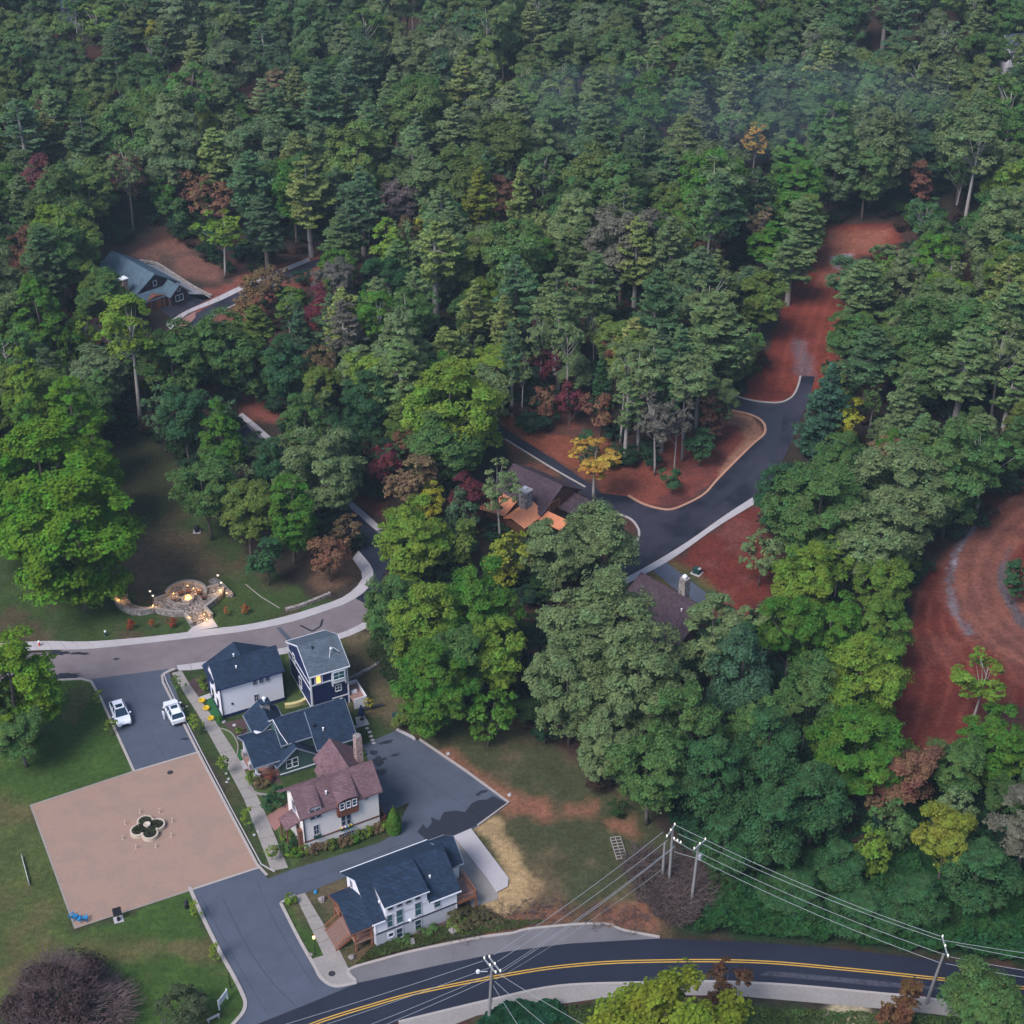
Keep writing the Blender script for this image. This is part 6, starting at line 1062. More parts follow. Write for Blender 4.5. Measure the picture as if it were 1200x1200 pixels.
N_ = [
 ('full0', 88, 625, 150, 15, (.082, .178, .018), 'huge vivid green rounded tree overhanging the lawn at the left edge'), ('full1', 25, 600, 110, 15, (.082, .178, .018), 'rounded green tree at the left edge just above the red chairs'),
 ('full0', 55, 560, 135, 17, (.082, .178, .018), 'broad green tree behind the huge lawn edge tree at left'), ('cone0', 82, 485, 78, 23, (.082, .178, .018), 'tall narrow green tree whose pointed crown tops the left edge group'), ('cone1', 28, 455, 58, 23, g1, 'pointed yellow green tree at the left edge, the upper of the conical pair'),
 ('cone0', 35, 505, 60, 20, (.066, .145, .024), 'conical mid green tree in front of the pointed pair at left'), ('cone1', 110, 540, 62, 19, (.082, .178, .018), 'green tree bulging right over the shaded lawn above the huge tree'), ('tall1', 45, 375, 65, 20, (.066, .145, .024), 'mid green rounded tree at left below the lodge chimney level'),
 ('high0', 153, 405, 78, 26, g1, 'tall tree with long bare leaning trunk at the head of the shaded lawn'), ('round0', 205, 425, 80, 18, g3, 'green tree just right of the tall bare trunked tree'), ('round1', 262, 415, 75, 17, g3, 'green tree under the lodge road, left of the pale conifers'),
 ('round2', 215, 490, 60, 15, g5, 'dark green tree beside the shaded lawn below the bare trunked tree'), ('cone1', 257, 510, 58, 20, g2, 'upright green tree in the middle of the left hand wood, above the path'), ('round2', 240, 575, 78, 15, g3, 'dark rounded tree at the right side of the shaded lawn'), ('round0', 290, 600, 66, 14, g6, 'olive tree with reddish tinge beside the upright roadside tree'),
 ('cone0', 341, 590, 64, 18, g2, 'upright green tree with pale crooked trunk above the street bend'), ('full1', 375, 548, 98, 15, g4, 'wide grey green tree left of the maroon tree'), ('small0', 388, 650, 50, 8, ru, 'small rust brown tree inside the street bend'), ('small1', 405, 622, 36, 7, bn, 'small tan tree beside the street bend under the grey green tree'),
 ('small2', 312, 655, 48, 8, g5, 'low dark green tree on the slope above the low stone wall'), ('full1', 10, 800, 120, 13, (.105, .20, .02), 'large bright green tree covering the left end of the lane'), ('round2', 22, 860, 70, 9, g3, 'darker lower tree in front of the bright tree at the left edge'),
 ('full0', 532, 478, 112, 19, g1, 'large bright yellow green tree with open crown left of the estate road'), ('round1', 520, 530, 85, 13, g3, 'green tree in front of the large yellow green one'), ('small0', 452, 545, 42, 9, mr_, 'maroon red tree in the centre left of the wood'), ('small1', 478, 520, 34, 8, ru, 'small rust red tree between maroon tree and yellow green tree'),
 ('small2', 486, 566, 66, 11, bn, 'tan and yellow tree just right of the maroon tree'), ('small0', 505, 585, 36, 8, yl, 'small yellow tree above the lime tree, left of the cottage'), ('full1', 484, 628, 84, 15, g1, 'lime green tree left of the copper roofed cottage'), ('airy0', 585, 580, 62, 15, g4, 'airy blue green tree partly hiding the copper roof'),
 ('small1', 597, 655, 58, 11, (.19, .22, .03), 'yellow tree just below the copper roofed cottage'), ('small2', 540, 640, 52, 10, g6, 'olive tree between the lime tree and the yellow tree'), ('small0', 510, 542, 28, 7, mr_, 'little dark red tree left of the cottage roof'),
 ('round2', 650, 650, 76, 14, g4, 'grey green tree against the cottage chimney, left half of the pair'), ('round1', 695, 642, 92, 15, g4, 'grey green tree by the small curved kerb, right half of the pair'), ('airy1', 697, 540, 78, 12, yo, 'yellow orange tree beside the estate road junction'),
 ('full1', 463, 715, 70, 15, g3, 'blue green tree at the left end of the village tree group'), ('full0', 500, 735, 88, 17, g1, 'yellow green tree at upper left of the village tree group'), ('full1', 562, 710, 92, 18, g2, 'bright green tree at the top of the village tree group'), ('full0', 505, 800, 96, 15, g2, 'green tree nearest the navy house'), ('round0', 540, 778, 70, 15, g3, 'darker green tree in the middle of the village tree group'),
 ('round2', 583, 770, 70, 15, g1, 'yellow green tree at the right of the village tree group'), ('small1', 575, 838, 62, 9, g2, 'low green tree drooping over the grass at the bottom of the village tree group'), ('small2', 470, 838, 32, 3.5, g6, 'low olive shrub behind the utility cart'),
 ('big1', 705, 745, 150, 20, g4, 'giant grey green tree in the centre of the picture'), ('big0', 668, 800, 105, 17, g4, 'grey green tree leaning out over the field left of the giant'), ('big0', 750, 800, 120, 19, g4, 'grey green tree right behind the giant tree'), ('full1', 715, 865, 80, 13, g4, 'grey green lower tree under the giant, touching the grass'),
 ('round2', 760, 905, 96, 14, g3, 'dark green tree at the lower tip of the giant group'), ('round0', 800, 850, 80, 16, g3, 'mid green tree between the giant and the vine draped trees'), ('tall0', 835, 745, 84, 20, g4, 'feathery light green tree below the driveway'), ('vine0', 868, 780, 74, 20, (.055, .115, .062), 'tall vine draped tree with a knobbly top'), ('vine1', 900, 870, 78, 16, gv, 'vine draped tree, middle one of the dark row'),
 ('vine0', 835, 900, 84, 16, gv, 'vine draped tree with shaggy face above the thicket'), ('vine1', 905, 960, 88, 14, gv, 'vine draped mound above the cables'), ('vine0', 955, 930, 80, 14, gv, 'dark vine draped mound right of the middle one'), ('vine1', 850, 985, 66, 10, gv, 'low vine draped mound right behind the poles'), ('vine1', 985, 1010, 60, 8, gv, 'low dark vine mound above the long cables'), ('vine0', 1075, 1050, 70, 8, gv, 'low vine mound left of the lower right pole'), ('vine1', 1150, 1020, 90, 11, gv, 'vine mound below the yellow green tree at the right edge'),
 ('vine0', 930, 1040, 70, 5, gv, 'low ivy heap under the cables left'), ('vine1', 1010, 1065, 80, 5, gv, 'low ivy heap under the cables middle'),
 ('big0', 960, 600, 128, 18, g3, 'broad green tree right of the estate road'), ('big1', 1050, 575, 130, 18, g4, 'broad grey green tree left of the clay track'), ('round1', 915, 590, 66, 14, g5, 'dark green tree touching the estate sidewalk'), ('round2', 1030, 640, 95, 16, g4, 'grey green tree above the clay track'), ('full0', 985, 545, 66, 14, g3, 'green tree behind the broad one at the estate road'),
 ('fir0', 972, 465, 66, 18, (.045, .10, .06), 'blue green conifer at the corner of the clay lane'), ('small1', 990, 490, 46, 10, yl, 'golden yellow tree in front of the blue green conifer'), ('pine1', 1130, 430, 88, 20, pl_, 'light green pine at the right'), ('pine0', 1020, 420, 72, 17, pg, 'dark pine beside the clay lane'), ('fir1', 1060, 470, 60, 15, g4, 'grey green conifer in the right hand wood'),
 ('full0', 948, 680, 82, 14, g1, 'lime green tree below the estate sidewalk'), ('airy0', 985, 655, 60, 12, g1, 'airy yellow green tree behind the lime one'), ('round0', 1035, 690, 62, 12, (.10, .17, .03), 'bright yellow green tree beside the clay track'), ('full0', 1030, 740, 76, 13, (.085, .16, .03), 'yellow green tree at the track edge, lower one'), ('round2', 975, 740, 72, 14, g2, 'green tree in the middle of the lime group'), ('small0', 890, 650, 50, 9, g4, 'grey bushy tree on the clay bank'),
 ('big1', 1010, 805, 110, 17, g1, 'large bright green tree left of the clay clearing'), ('big0', 1010, 880, 125, 14, g2, 'large dark leafy tree below the bright one at the clearing'), ('round0', 925, 740, 70, 15, g2, 'green tree right of the feathery one'), ('round1', 945, 820, 80, 15, g3, 'shaded green tree behind the vine draped row'),
 ('round2', 1058, 905, 84, 11, ru, 'rust brown tree at the bottom of the clay clearing'), ('small1', 1030, 935, 44, 7, bn, 'small brown tree left of the rust brown one'), ('round0', 1108, 985, 72, 12, (.17, .20, .03), 'yellow green tree low in the right hand wood'), ('small0', 1022, 998, 46, 8, g1, 'small yellow green tree in the dark wood above the cables'),
 ('airy1', 1150, 800, 80, 12, g1, 'sparse yellow green tree standing on the clay clearing'), ('full1', 1165, 870, 84, 12, g2, 'green tree at the right edge of the clearing'), ('round2', 1120, 900, 70, 11, g3, 'mid green tree right of the rust brown one'), ('small2', 1190, 680, 40, 7, g5, 'dark green tree inside the bend of the clay track'),
 ('full1', 782, 1228, 190, 9, (.14, .18, .02), 'lime yellow tree at the bottom centre beside the road'), ('small1', 852, 1158, 54, 8, (.10, .055, .03), 'small dark reddish tree beside the lime yellow one at the bottom'), ('small2', 1056, 1178, 58, 8, (.12, .065, .03), 'reddish brown tree at the bottom left of the leaning pole'), ('round1', 1157, 1175, 92, 10, g3, 'dark green tree over the road at the lower right corner'),
 ('small0', 212, 1178, 60, 4.5, (.055, .07, .035), 'olive bush on the lawn at the bottom left'), ('high1', 1142, 195, 74, 27, g4, 'very tall tree with bare forked trunk at the upper right'), ('airy0', 262, 278, 70, 15, g1, 'airy yellow green tree above the lodge driveway'), ('airy1', 148, 205, 46, 21, g4, 'tall slender forked tree behind the lodge'), ('pine1', 360, 228, 64, 23, plm, 'pale lime pine with branches to the ground left of centre'),
 ('pine0', 836, 395, 100, 23, pl_, 'large light green pine towering left of the clay lane'), ('pine1', 745, 300, 56, 22, plm, 'lime green pine in the centre top'), ('pine2', 563, 235, 46, 20, (.16, .19, .03), 'yellowish pine near the centre top'), ('fir1', 610, 235, 52, 21, plm, 'light green pointed conifer near the centre top'), ('thin0', 403, 395, 50, 20, gy, 'half dead pale grey pine left of centre'), ('fir0', 350, 385, 44, 16, (.06, .115, .06), 'blue green conical fir below the lodge road'),
 ('pine2', 555, 365, 46, 17, plm, 'light green layered pine with tapering top above the large yellow green tree'), ('pine0', 590, 385, 42, 18, plm, 'yellowish pine with tall bare trunk above the estate road'), ('airy1', 634, 400, 46, 17, g4, 'slender grey green tree above the red clay bank'), ('pine1', 695, 335, 64, 19, pl_, 'light green pine with layered branches in the centre'), ('small0', 645, 425, 34, 10, mr_, 'dark red tree in the centre wood'), ('fir0', 705, 440, 30, 12, g5, 'narrow blue green fir above the estate road junction'),
 ('small1', 702, 480, 40, 9, ru, 'rust red small tree above the estate road junction'), ('small2', 835, 490, 44, 9, ru, 'rust tinted tree beside the clay island'), ('small0', 822, 520, 36, 7, g5, 'dark bush on the clay island'), ('airy0', 768, 500, 64, 15, gy, 'pale bare branched tree group on the clay island'), ('small1', 787, 560, 28, 5, g5, 'low green bush on the clay island'),
 ('round0', 470, 235, 50, 13, (.13, .105, .10), 'greyish pink leafless looking tree left of the centre pines'), ('small2', 290, 350, 50, 10, (.17, .11, .05), 'bronze tinted tree beside the lodge road'), ('airy0', 885, 170, 44, 14, yo, 'orange topped tree in the upper right wood'), ('small0', 245, 235, 56, 12, ru, 'rust brown tree group right of the lodge clearing'), ('small1', 218, 215, 40, 12, ru, 'rust tinted tree just above the lodge clearing'), ('small2', 1080, 215, 42, 11, (.17, .08, .055), 'reddish tree beside the very tall forked one'), ('pine0', 940, 265, 60, 17, pl_, 'feathery light pine at the mouth of the clay lane'),
 ('tall1', 905, 290, 60, 15, g2, 'green tree left of the clay lane mouth'), ('round0', 1000, 330, 60, 13, pg, 'dark tree right of the clay lane'), ('round1', 120, 350, 60, 13, g3, 'green tree hiding the front of the lodge roof'), ('round0', 180, 420, 1, 1, g3, '') ,
 ('high0', 750, 455, 60, 21, g4, 'grey green tree with bare trunk at the left end of the clay island'), ('thin0', 778, 455, 60, 20, pg, 'dark pine with bare trunk in the middle of the clay island'), ('high1', 805, 465, 58, 20, g4, 'pale trunked tree on the right half of the clay island'), ('thin0', 735, 480, 40, 17, pl_, 'slim pine at the left tip of the clay island'), ('thin0', 820, 445, 44, 19, pl_, 'light slim pine at the right end of the clay island'), ('airy0', 795, 500, 46, 14, gy, 'second pale bare branched tree on the clay island'),
 ('thin0', 600, 420, 34, 19, pg, 'slim dark pine over the clay bank, left one'), ('airy1', 612, 435, 36, 15, g4, 'thin grey tree over the clay bank'), ('high0', 665, 420, 40, 18, g4, 'bare trunked tree over the clay bank, right one'), ('thin0', 655, 385, 40, 20, pl_, 'slim light pine behind the clay bank'), ('small0', 668, 470, 36, 9, mr_, 'maroon bush tree on the clay bank'), ('small1', 640, 470, 30, 8, ru, 'rust bush tree on the clay bank'), ('small2', 690, 520, 30, 6, g5, 'dark bush at the foot of the clay bank'),
 ('small0', 320, 330, 40, 9, bn, 'tan small tree above the far end of the lodge road'), ('pine0', 300, 385, 50, 13, g6, 'olive pine in front of the lodge road'), ('full0', 335, 430, 60, 14, g5, 'blue green tree below the conical fir'), ('full1', 298, 428, 56, 12, g3, 'green tree hiding the upper end of the wooded path'), ('full0', 322, 545, 50, 11, g5, 'blue green tree leaning over the wooded path'), ('full1', 356, 492, 56, 12, g3, 'green tree right of the wooded path'),
 ('full0', 430, 470, 60, 14, g5, 'dark teal tree above the maroon one'), ('pine0', 1012, 340, 70, 17, pl_, 'light green pine leaning over the right side of the clay lane'), ('round1', 1000, 398, 60, 13, g3, 'rounded green tree at the right side of the clay lane'), ('pine1', 928, 305, 66, 16, pl_, 'light green pine at the left side of the clay lane'), ('round2', 893, 352, 60, 14, g6, 'olive tree at the left side of the clay lane'), ('thin0', 765, 435, 52, 21, pl_, 'light pine at the back of the clay island, left one'), ('pine2', 795, 428, 54, 21, pg, 'dark pine at the back of the clay island, right one'), ('round0', 845, 470, 40, 12, g4, 'grey green tree at the right end of the clay island'), ('high1', 730, 445, 44, 20, g4, 'bare trunked tree behind the yellow orange tree')]
for a in N_:
    if a[6]: ntree(*a)
# ---- forest: places decided on the ground, kept off everything that shows open
CLEAR = [[(110, 300), (190, 275), (260, 320), (300, 330), (362, 296), (372, 312), (300, 345), (230, 385), (190, 395), (175, 360)], [(140, 530), (180, 530), (225, 590), (300, 655), (360, 700), (430, 720), (480, 830), (560, 850), (640, 880), (690, 930), (735, 990), (790, 1100), (-400, 1300), (-400, 700), (0, 670), (60, 690), (150, 670)],
         [(880, 480), (905, 400), (930, 330), (958, 300), (965, 262), (1045, 262), (1055, 280), (1000, 300), (985, 350), (970, 410), (955, 450), (950, 500), (925, 540), (905, 585), (850, 620), (885, 600), (905, 690), (850, 735), (760, 720), (700, 690), (735, 630), (690, 600), (640, 560), (590, 520), (590, 505), (640, 520), (700, 560), (770, 560), (850, 520), (850, 470)],
         [(572, 590), (610, 560), (680, 560), (700, 590), (640, 630), (575, 610)], [(1230, 560), (1120, 640), (1090, 670), (1070, 740), (1050, 800), (1050, 860), (1085, 890), (1140, 880), (1230, 850), (1230, 700), (1200, 640), (1230, 620)],
         [(740, 1100), (800, 1080), (1230, 1110), (1230, 1230), (700, 1230)], [(380, 568), (455, 600), (450, 640), (392, 590)], [(274, 476), (305, 478), (320, 500), (304, 512), (285, 500)], [(395, 700), (440, 690), (445, 730), (400, 730)], [(720, 960), (830, 960), (830, 1080), (720, 1080)]]
KEEP_G = [[G(*p)[:2] for p in P] for P in CLEAR]
def inside(P, x, y):
    c = False; j = len(P) - 1
    for i in range(len(P)):
        xi, yi = P[i]; xj, yj = P[j]
        if (yi > y) != (yj > y) and x < (xj - xi) * (y - yi) / (yj - yi) + xi: c = not c
        j = i
    return c
def covers(X, Y, h, r):
    g = float(hgt(X, Y)); r2 = r * .85
    for (dx, z) in ((0, .98), (-.6, .85), (.6, .85), (-1, .6), (1, .6), (0, .5), (-.7, .35), (.7, .35), (0, .1)):
        p = PX(X + dx * r2, Y, g + z * h)
        for P in CLEAR:
            if inside(P, *p): return True
        if z > .3:
            for nx_, ny_, nw_, nY_ in NPX:
                if Y < nY_ - 1 and abs(p[0] - nx_) < .36 * nw_ and abs(p[1] - ny_) < .42 * nw_: return True
    return False
ZN = lambda px, py: ('at the top left' if px < 400 else 'at the top centre' if px < 800 else 'at the top right') if py < 170 else (('left of the lodge clearing' if px < 130 else 'behind the lodge and its road' if px < 400 and py < 300 else 'between the lodge road and the village') if px < 430 else 'in the middle pine wood' if px < 720 else 'left of the clay lane' if px < 960 else 'right of the clay lane') if py < 560 else ('around the cottage' if px < 760 else 'between estate road and clay track') if py < 760 else 'in the dark wood above the main road'
cand = []; fr = random.Random(11); Y = 118.0; row = 0
while Y < 610:
    sp = 7.6 if Y < 270 else 9.2 if Y < 330 else 10.6; xw = 90 + Y * .50; X = -xw + (row % 2) * sp / 2
    while X < xw:
        x, y = X + fr.uniform(-2.3, 2.3), Y + fr.uniform(-2.3, 2.3); X += sp
        px, py = PX(x, y, 8 + float(hgt(x, y)))
        if px < -300 or px > 1500: continue
        if any(inside(P, x, y) for P in KEEP_G): continue
        if any((x - a) ** 2 + (y - b) ** 2 < (.72 * r + 2.0) ** 2 for a, b, r, h in NOT): continue
        if py > 560 and px < 430 or py > 900 and px < 800 or py > 600 and px < 850: continue
        n_ = float(fbm(np.array([x]), np.array([y]), .022, 3)[0]); n2_ = float(fbm(np.array([x]), np.array([y]), .05, 1)[0]); u = fr.random()
        # pines gather in the middle wood, broadleaf on the right and far slopes
        pine = u < (.42 if 330 < px < 900 and 120 < py < 500 else .22 if px < 500 and py < 300 else .12 if py < 560 else .05) + (n_ - .5) * .8
        if py > 620: pine = False
        if pine: kind = fr.choice(['pine0', 'pine1', 'pine2', 'pine0', 'pine2', 'pine1', 'pine0', 'thin0']); r = fr.uniform(3.9, 5.6) * (1.12 if y > 300 else 1); h = r * fr.uniform(3.5, 4.5); c = fr.choice([pg, pg, pl_, pl_, plm, g4])
        else:
            kind = fr.choice(['round0', 'round1', 'round2', 'tall0', 'full0', 'full1', 'cone0', 'airy0', 'full1', 'high0']); r = fr.choice([fr.uniform(3.6, 5), fr.uniform(4.6, 6.8)]) * (1.10 if y > 290 else .95); h = r * fr.uniform(2.6, 3.5)
            c = fr.choice([g3, g3, g3, g4, g4, g6, g5, g2] if n2_ < .55 else [g3, g6, g1, g4, g6, g2]); v = fr.random()
            if v < .045: c = ru
            elif v < .07: c = bn
            elif v < .085: c = yl
            elif v < .10: c = mr_
            elif v < .12: c = gy
            if c in (ru, mr_, bn, yl): h *= .72; r *= .72
            if kind[:4] in ('high', 'cone', 'tall'): h *= 1.2; r *= .85
        for f in (1, .75, .55, .38, .25):
            if not covers(x, y, h * f, r * max(f, .5)): break
        else: continue
        if f < .6: kind = fr.choice(['small0', 'small1', 'small2', 'round1']); pine = False
        cand.append((x, y, h * f, r * max(f, .5), kind, c, (kind[:4] in ('pine', 'fir0', 'fir1', 'thin')))); 
    Y += sp * .80; row += 1
AUTO = []
def size_px(c): d = depth(c[1], c[2]); return c[3] * c[2] / d / d
lim = {True: 285, False: 285 - sum(1 for a in N_ if not a[0][:4] in ('pine', 'fir0', 'fir1', 'thin'))}
cand.sort(key=size_px, reverse=True); far = []; cnt = {True: 0, False: 0}
for (x, y, h, r, kind, c, pn) in cand:
    px, py = PX(x, y, h * .6 + float(hgt(x, y))); v = fr.uniform(.82, 1.2); haze_mix = .3 * min(1, max(0, (y - 280) / 120)); jit = tuple(max(.004, (k * (1 - haze_mix) + q_ * haze_mix) * v * fr.uniform(.92, 1.08)) for k, q_ in zip(c, (.13, .175, .10)))  # leaf tint paled with distance: aerial haze mixed into the colour of far trees
    if cnt[pn] < lim[pn] and -30 < px < 1230 and -20 < py < 1240:
        cnt[pn] += 1; z = ZN(px, py); nmk = 'conical fir' if kind[:3] == 'fir' else 'pine' if pn else {'roun': 'rounded tree', 'tall': 'tall oval tree', 'full': 'full crowned tree', 'cone': 'pointed oval tree', 'airy': 'thin crowned tree', 'high': 'tall bare trunked tree', 'smal': 'small bushy tree'}[kind[:4]]
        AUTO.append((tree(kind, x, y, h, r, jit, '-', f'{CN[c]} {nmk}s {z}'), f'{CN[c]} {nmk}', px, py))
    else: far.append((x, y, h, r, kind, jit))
print('TREES individual', cnt, 'notable', len(N_) - 1, 'far', len(far))
LM = [(150, 330, 'the lodge chimney'), (153, 400, 'the tall bare trunked tree'), (70, 450, 'the pointed trees at left'), (262, 270, 'the airy tree by the lodge drive'), (360, 225, 'the pale lime pine'), (403, 400, 'the half dead grey pine'), (350, 385, 'the blue green conical fir'),
 (472, 235, 'the pinkish grey tree'), (563, 235, 'the yellowish pine'), (610, 235, 'the light pointed conifer'), (530, 480, 'the large yellow green tree'), (455, 545, 'the maroon tree'), (380, 548, 'the wide grey green tree'), (620, 590, 'the copper roof'), (697, 540, 'the yellow orange tree'),
 (745, 300, 'the lime pine'), (836, 390, 'the towering light pine'), (634, 400, 'the slender grey green tree'), (968, 285, 'the clay lane mouth'), (945, 400, 'the clay lane'), (885, 165, 'the orange topped tree'), (1142, 195, 'the very tall forked tree'), (1184, 55, 'the far white house'), (331, 22, 'the tiny far house'),
 (1130, 430, 'the light pine at right'), (1050, 575, 'the broad tree by the clay track'), (960, 600, 'the broad tree by the estate road'), (1060, 900, 'the rust brown tree'), (1110, 985, 'the low yellow green tree'), (868, 780, 'the tall vine draped tree'), (1190, 680, 'the clay track bend'), (980, 480, 'the golden yellow tree'),
 (5, 5, 'the top left corner'), (200, 0, 'the top edge, left part'), (480, 0, 'the top edge, centre left'), (650, 0, 'the top edge, centre'), (850, 0, 'the top edge, centre right'), (1000, 0, 'the top edge, right part'), (0, 200, 'the left edge, upper part'), (1200, 320, 'the right edge, upper part'), (1200, 480, 'the right edge, middle'),
 (560, 120, 'the top centre wood'), (760, 150, 'the blue hazy wood'), (440, 140, 'the wood above the pinkish grey tree'), (210, 140, 'the wood above the lodge'), (1010, 150, 'the pale wood at upper right'), (250, 490, 'the upright left wood tree'), (1200, 900, 'the right edge, lower part'), (820, 550, 'the clay island')]
from collections import defaultdict
_by = defaultdict(list)
for T, nmk, px, py in AUTO:
    lx, ly, ln = min(LM, key=lambda l: (l[0] - px) ** 2 + (l[1] - py) ** 2); dx, dy = px - lx, py - ly
    dr = ('right of' if dx > 0 else 'left of') if abs(dx) > abs(dy) else ('below' if dy > 0 else 'above')
    _by[f'{nmk} {"just " if math.hypot(dx, dy) < 45 else ""}{dr} {ln}'].append((px, py, T))
_o = ['leftmost', 'second from left', 'third from left', 'fourth from left', 'fifth from left', 'sixth from left', 'seventh from left', 'eighth from left']
for k, v in _by.items():
    v.sort(key=lambda q: q[0])
    for i, (_, _, T) in enumerate(v): T['label'] = k if len(v) == 1 else f'{k}, {_o[min(i, 7)]}'
# far forest as one object: geometry nodes put whole trees on points
UN = []; ur = random.Random(77)
while len(UN) < 2600:
    y = ur.uniform(165, 420) if ur.random() < .8 else ur.uniform(120, 330); x = ur.uniform(-50 - y * .38, 50 + y * .38); px, py = PX(x, y, 1 + float(hgt(x, y)))
    if px < -60 or px > 1260 or py > 1050 or any(inside(P, x, y) for P in KEEP_G) or covers(x, y, 2.5, 1.8): UN.append(None) if ur.random() < .2 else None; continue
    if py > 560 and px < 440 and not (430 > px > 200 and py < 640): continue
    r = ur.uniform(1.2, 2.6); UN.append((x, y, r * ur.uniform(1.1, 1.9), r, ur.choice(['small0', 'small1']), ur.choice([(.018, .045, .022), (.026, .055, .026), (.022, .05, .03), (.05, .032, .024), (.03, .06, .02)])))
UN = [u for u in UN if u]
keys = ['round0', 'round1', 'tall0', 'full0', 'pine0', 'pine2', 'fir0', 'airy0', 'thin0', 'cone0', 'small0', 'small1']
kmap = {'round2': 'round0', 'tall1': 'tall0', 'tall2': 'tall0', 'full1': 'full0', 'cone1': 'cone0', 'pine1': 'pine2', 'fir1': 'fir0', 'airy1': 'airy0', 'high0': 'airy0', 'high1': 'airy0', 'small2': 'small1'}
def mass(name, far, label, cat):
    me = bpy.data.meshes.new(name); n = len(far); me.vertices.add(n)
    me.vertices.foreach_set('co', np.array([(x, y, float(hgt(x, y)) - .05) for x, y, *_ in far], np.float32).ravel())
    for nm_, ty_ in (('tint', 'FLOAT_COLOR'), ('size', 'FLOAT_VECTOR'), ('vid', 'INT'), ('turn', 'FLOAT')): me.attributes.new(nm_, ty_, 'POINT')
    kk = [kmap.get(f[4], f[4]) for f in far]; A = me.attributes
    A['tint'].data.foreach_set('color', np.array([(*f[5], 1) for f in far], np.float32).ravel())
    A['size'].data.foreach_set('vector', np.array([(f[3] / VAR[k][3], f[3] / VAR[k][3], f[2] / VAR[k][2]) for f, k in zip(far, kk)], np.float32).ravel())
    A['vid'].data.foreach_set('value', np.array([keys.index(k) for k in kk], np.int32)); A['turn'].data.foreach_set('value', np.random.RandomState(3).rand(n).astype(np.float32) * 6.28)
    return tag(link(bpy.data.objects.new(name, me)), label, cat, kind='stuff')
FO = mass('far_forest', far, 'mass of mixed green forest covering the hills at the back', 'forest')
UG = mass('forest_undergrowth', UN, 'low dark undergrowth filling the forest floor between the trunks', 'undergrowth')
ng = bpy.data.node_groups.new('plant_forest', 'GeometryNodeTree'); ng.interface.new_socket('Geometry', in_out='INPUT', socket_type='NodeSocketGeometry'); ng.interface.new_socket('Geometry', in_out='OUTPUT', socket_type='NodeSocketGeometry')
gi = ng.nodes.new('NodeGroupInput'); go = ng.nodes.new('NodeGroupOutput'); J = ng.nodes.new('GeometryNodeJoinGeometry'); ng.links.new(J.outputs[0], go.inputs[0])
def named(nm, ty): nd = ng.nodes.new('GeometryNodeInputNamedAttribute'); nd.data_type = ty; nd.inputs[0].default_value = nm; return nd
nv, nz_, nr = named('vid', 'INT'), named('size', 'FLOAT_VECTOR'), named('turn', 'FLOAT'); cx3 = ng.nodes.new('ShaderNodeCombineXYZ'); ng.links.new(nr.outputs[0], cx3.inputs[2])
def first_with(mesh): return next(o for o in bpy.data.objects if o.type == 'MESH' and o.data is mesh)
for i, k in enumerate(keys):
    try: oc, ot = first_with(VAR[k][0]), first_with(VAR[k][1])
    except StopIteration: continue
    jo = ng.nodes.new('GeometryNodeJoinGeometry')
    for o, isl in ((oc, True), (ot, False)):
        oi = ng.nodes.new('GeometryNodeObjectInfo'); oi.transform_space = 'ORIGINAL'; oi.inputs['Object'].default_value = o; src = oi.outputs['Geometry']
        if isl: smt = ng.nodes.new('GeometryNodeSetMaterial'); smt.inputs['Material'].default_value = LEAFI; ng.links.new(src, smt.inputs[0]); src = smt.outputs[0]
        ng.links.new(src, jo.inputs[0])
    cp = ng.nodes.new('FunctionNodeCompare'); cp.data_type = 'INT'; cp.operation = 'EQUAL'; ng.links.new(nv.outputs[0], cp.inputs[2]); cp.inputs[3].default_value = i
    ip = ng.nodes.new('GeometryNodeInstanceOnPoints'); ng.links.new(gi.outputs[0], ip.inputs['Points']); ng.links.new(cp.outputs[0], ip.inputs['Selection']); ng.links.new(jo.outputs[0], ip.inputs['Instance'])
    ng.links.new(nz_.outputs[0], ip.inputs['Scale']); ng.links.new(cx3.outputs[0], ip.inputs['Rotation']); ng.links.new(ip.outputs[0], J.inputs[0])
FO.modifiers.new('forest', 'NODES').node_group = ng; UG.modifiers.new('forest', 'NODES').node_group = ng

# ---- garden plants
def shrub(px, h, r, c, lab, grp=None, kind='shrub0', name='garden_shrub', cat='shrub'):
    X, Y, _ = G(*px); return tree(kind, X, Y, h, r, c, lab, grp, cat, name)
hedge = [(349, 1003, g2), (356, 1001, g1), (364, 1000, bn), (371, 998, bn), (379, 995, (.17, .13, .07)), (387, 995, g6), (394, 992, g2), (402, 991, bn), (410, 989, bn), (417, 986, g2), (424, 983, g6), (431, 979, g1), (439, 976, bn), (446, 974, (.16, .13, .06)), (453, 972, g1)]
ord_ = 'first second third fourth fifth sixth seventh eighth ninth tenth eleventh twelfth thirteenth fourteenth fifteenth'.split()
for k, (x, y, c) in enumerate(hedge): shrub((x, y), 1.3 if k % 3 else 1.1, .72, c, f'{ord_[k]} shrub from the left in the hedge row below the plum roofed house', 'hedge row below the plum roofed house', 'shrub%d' % (k % 2))
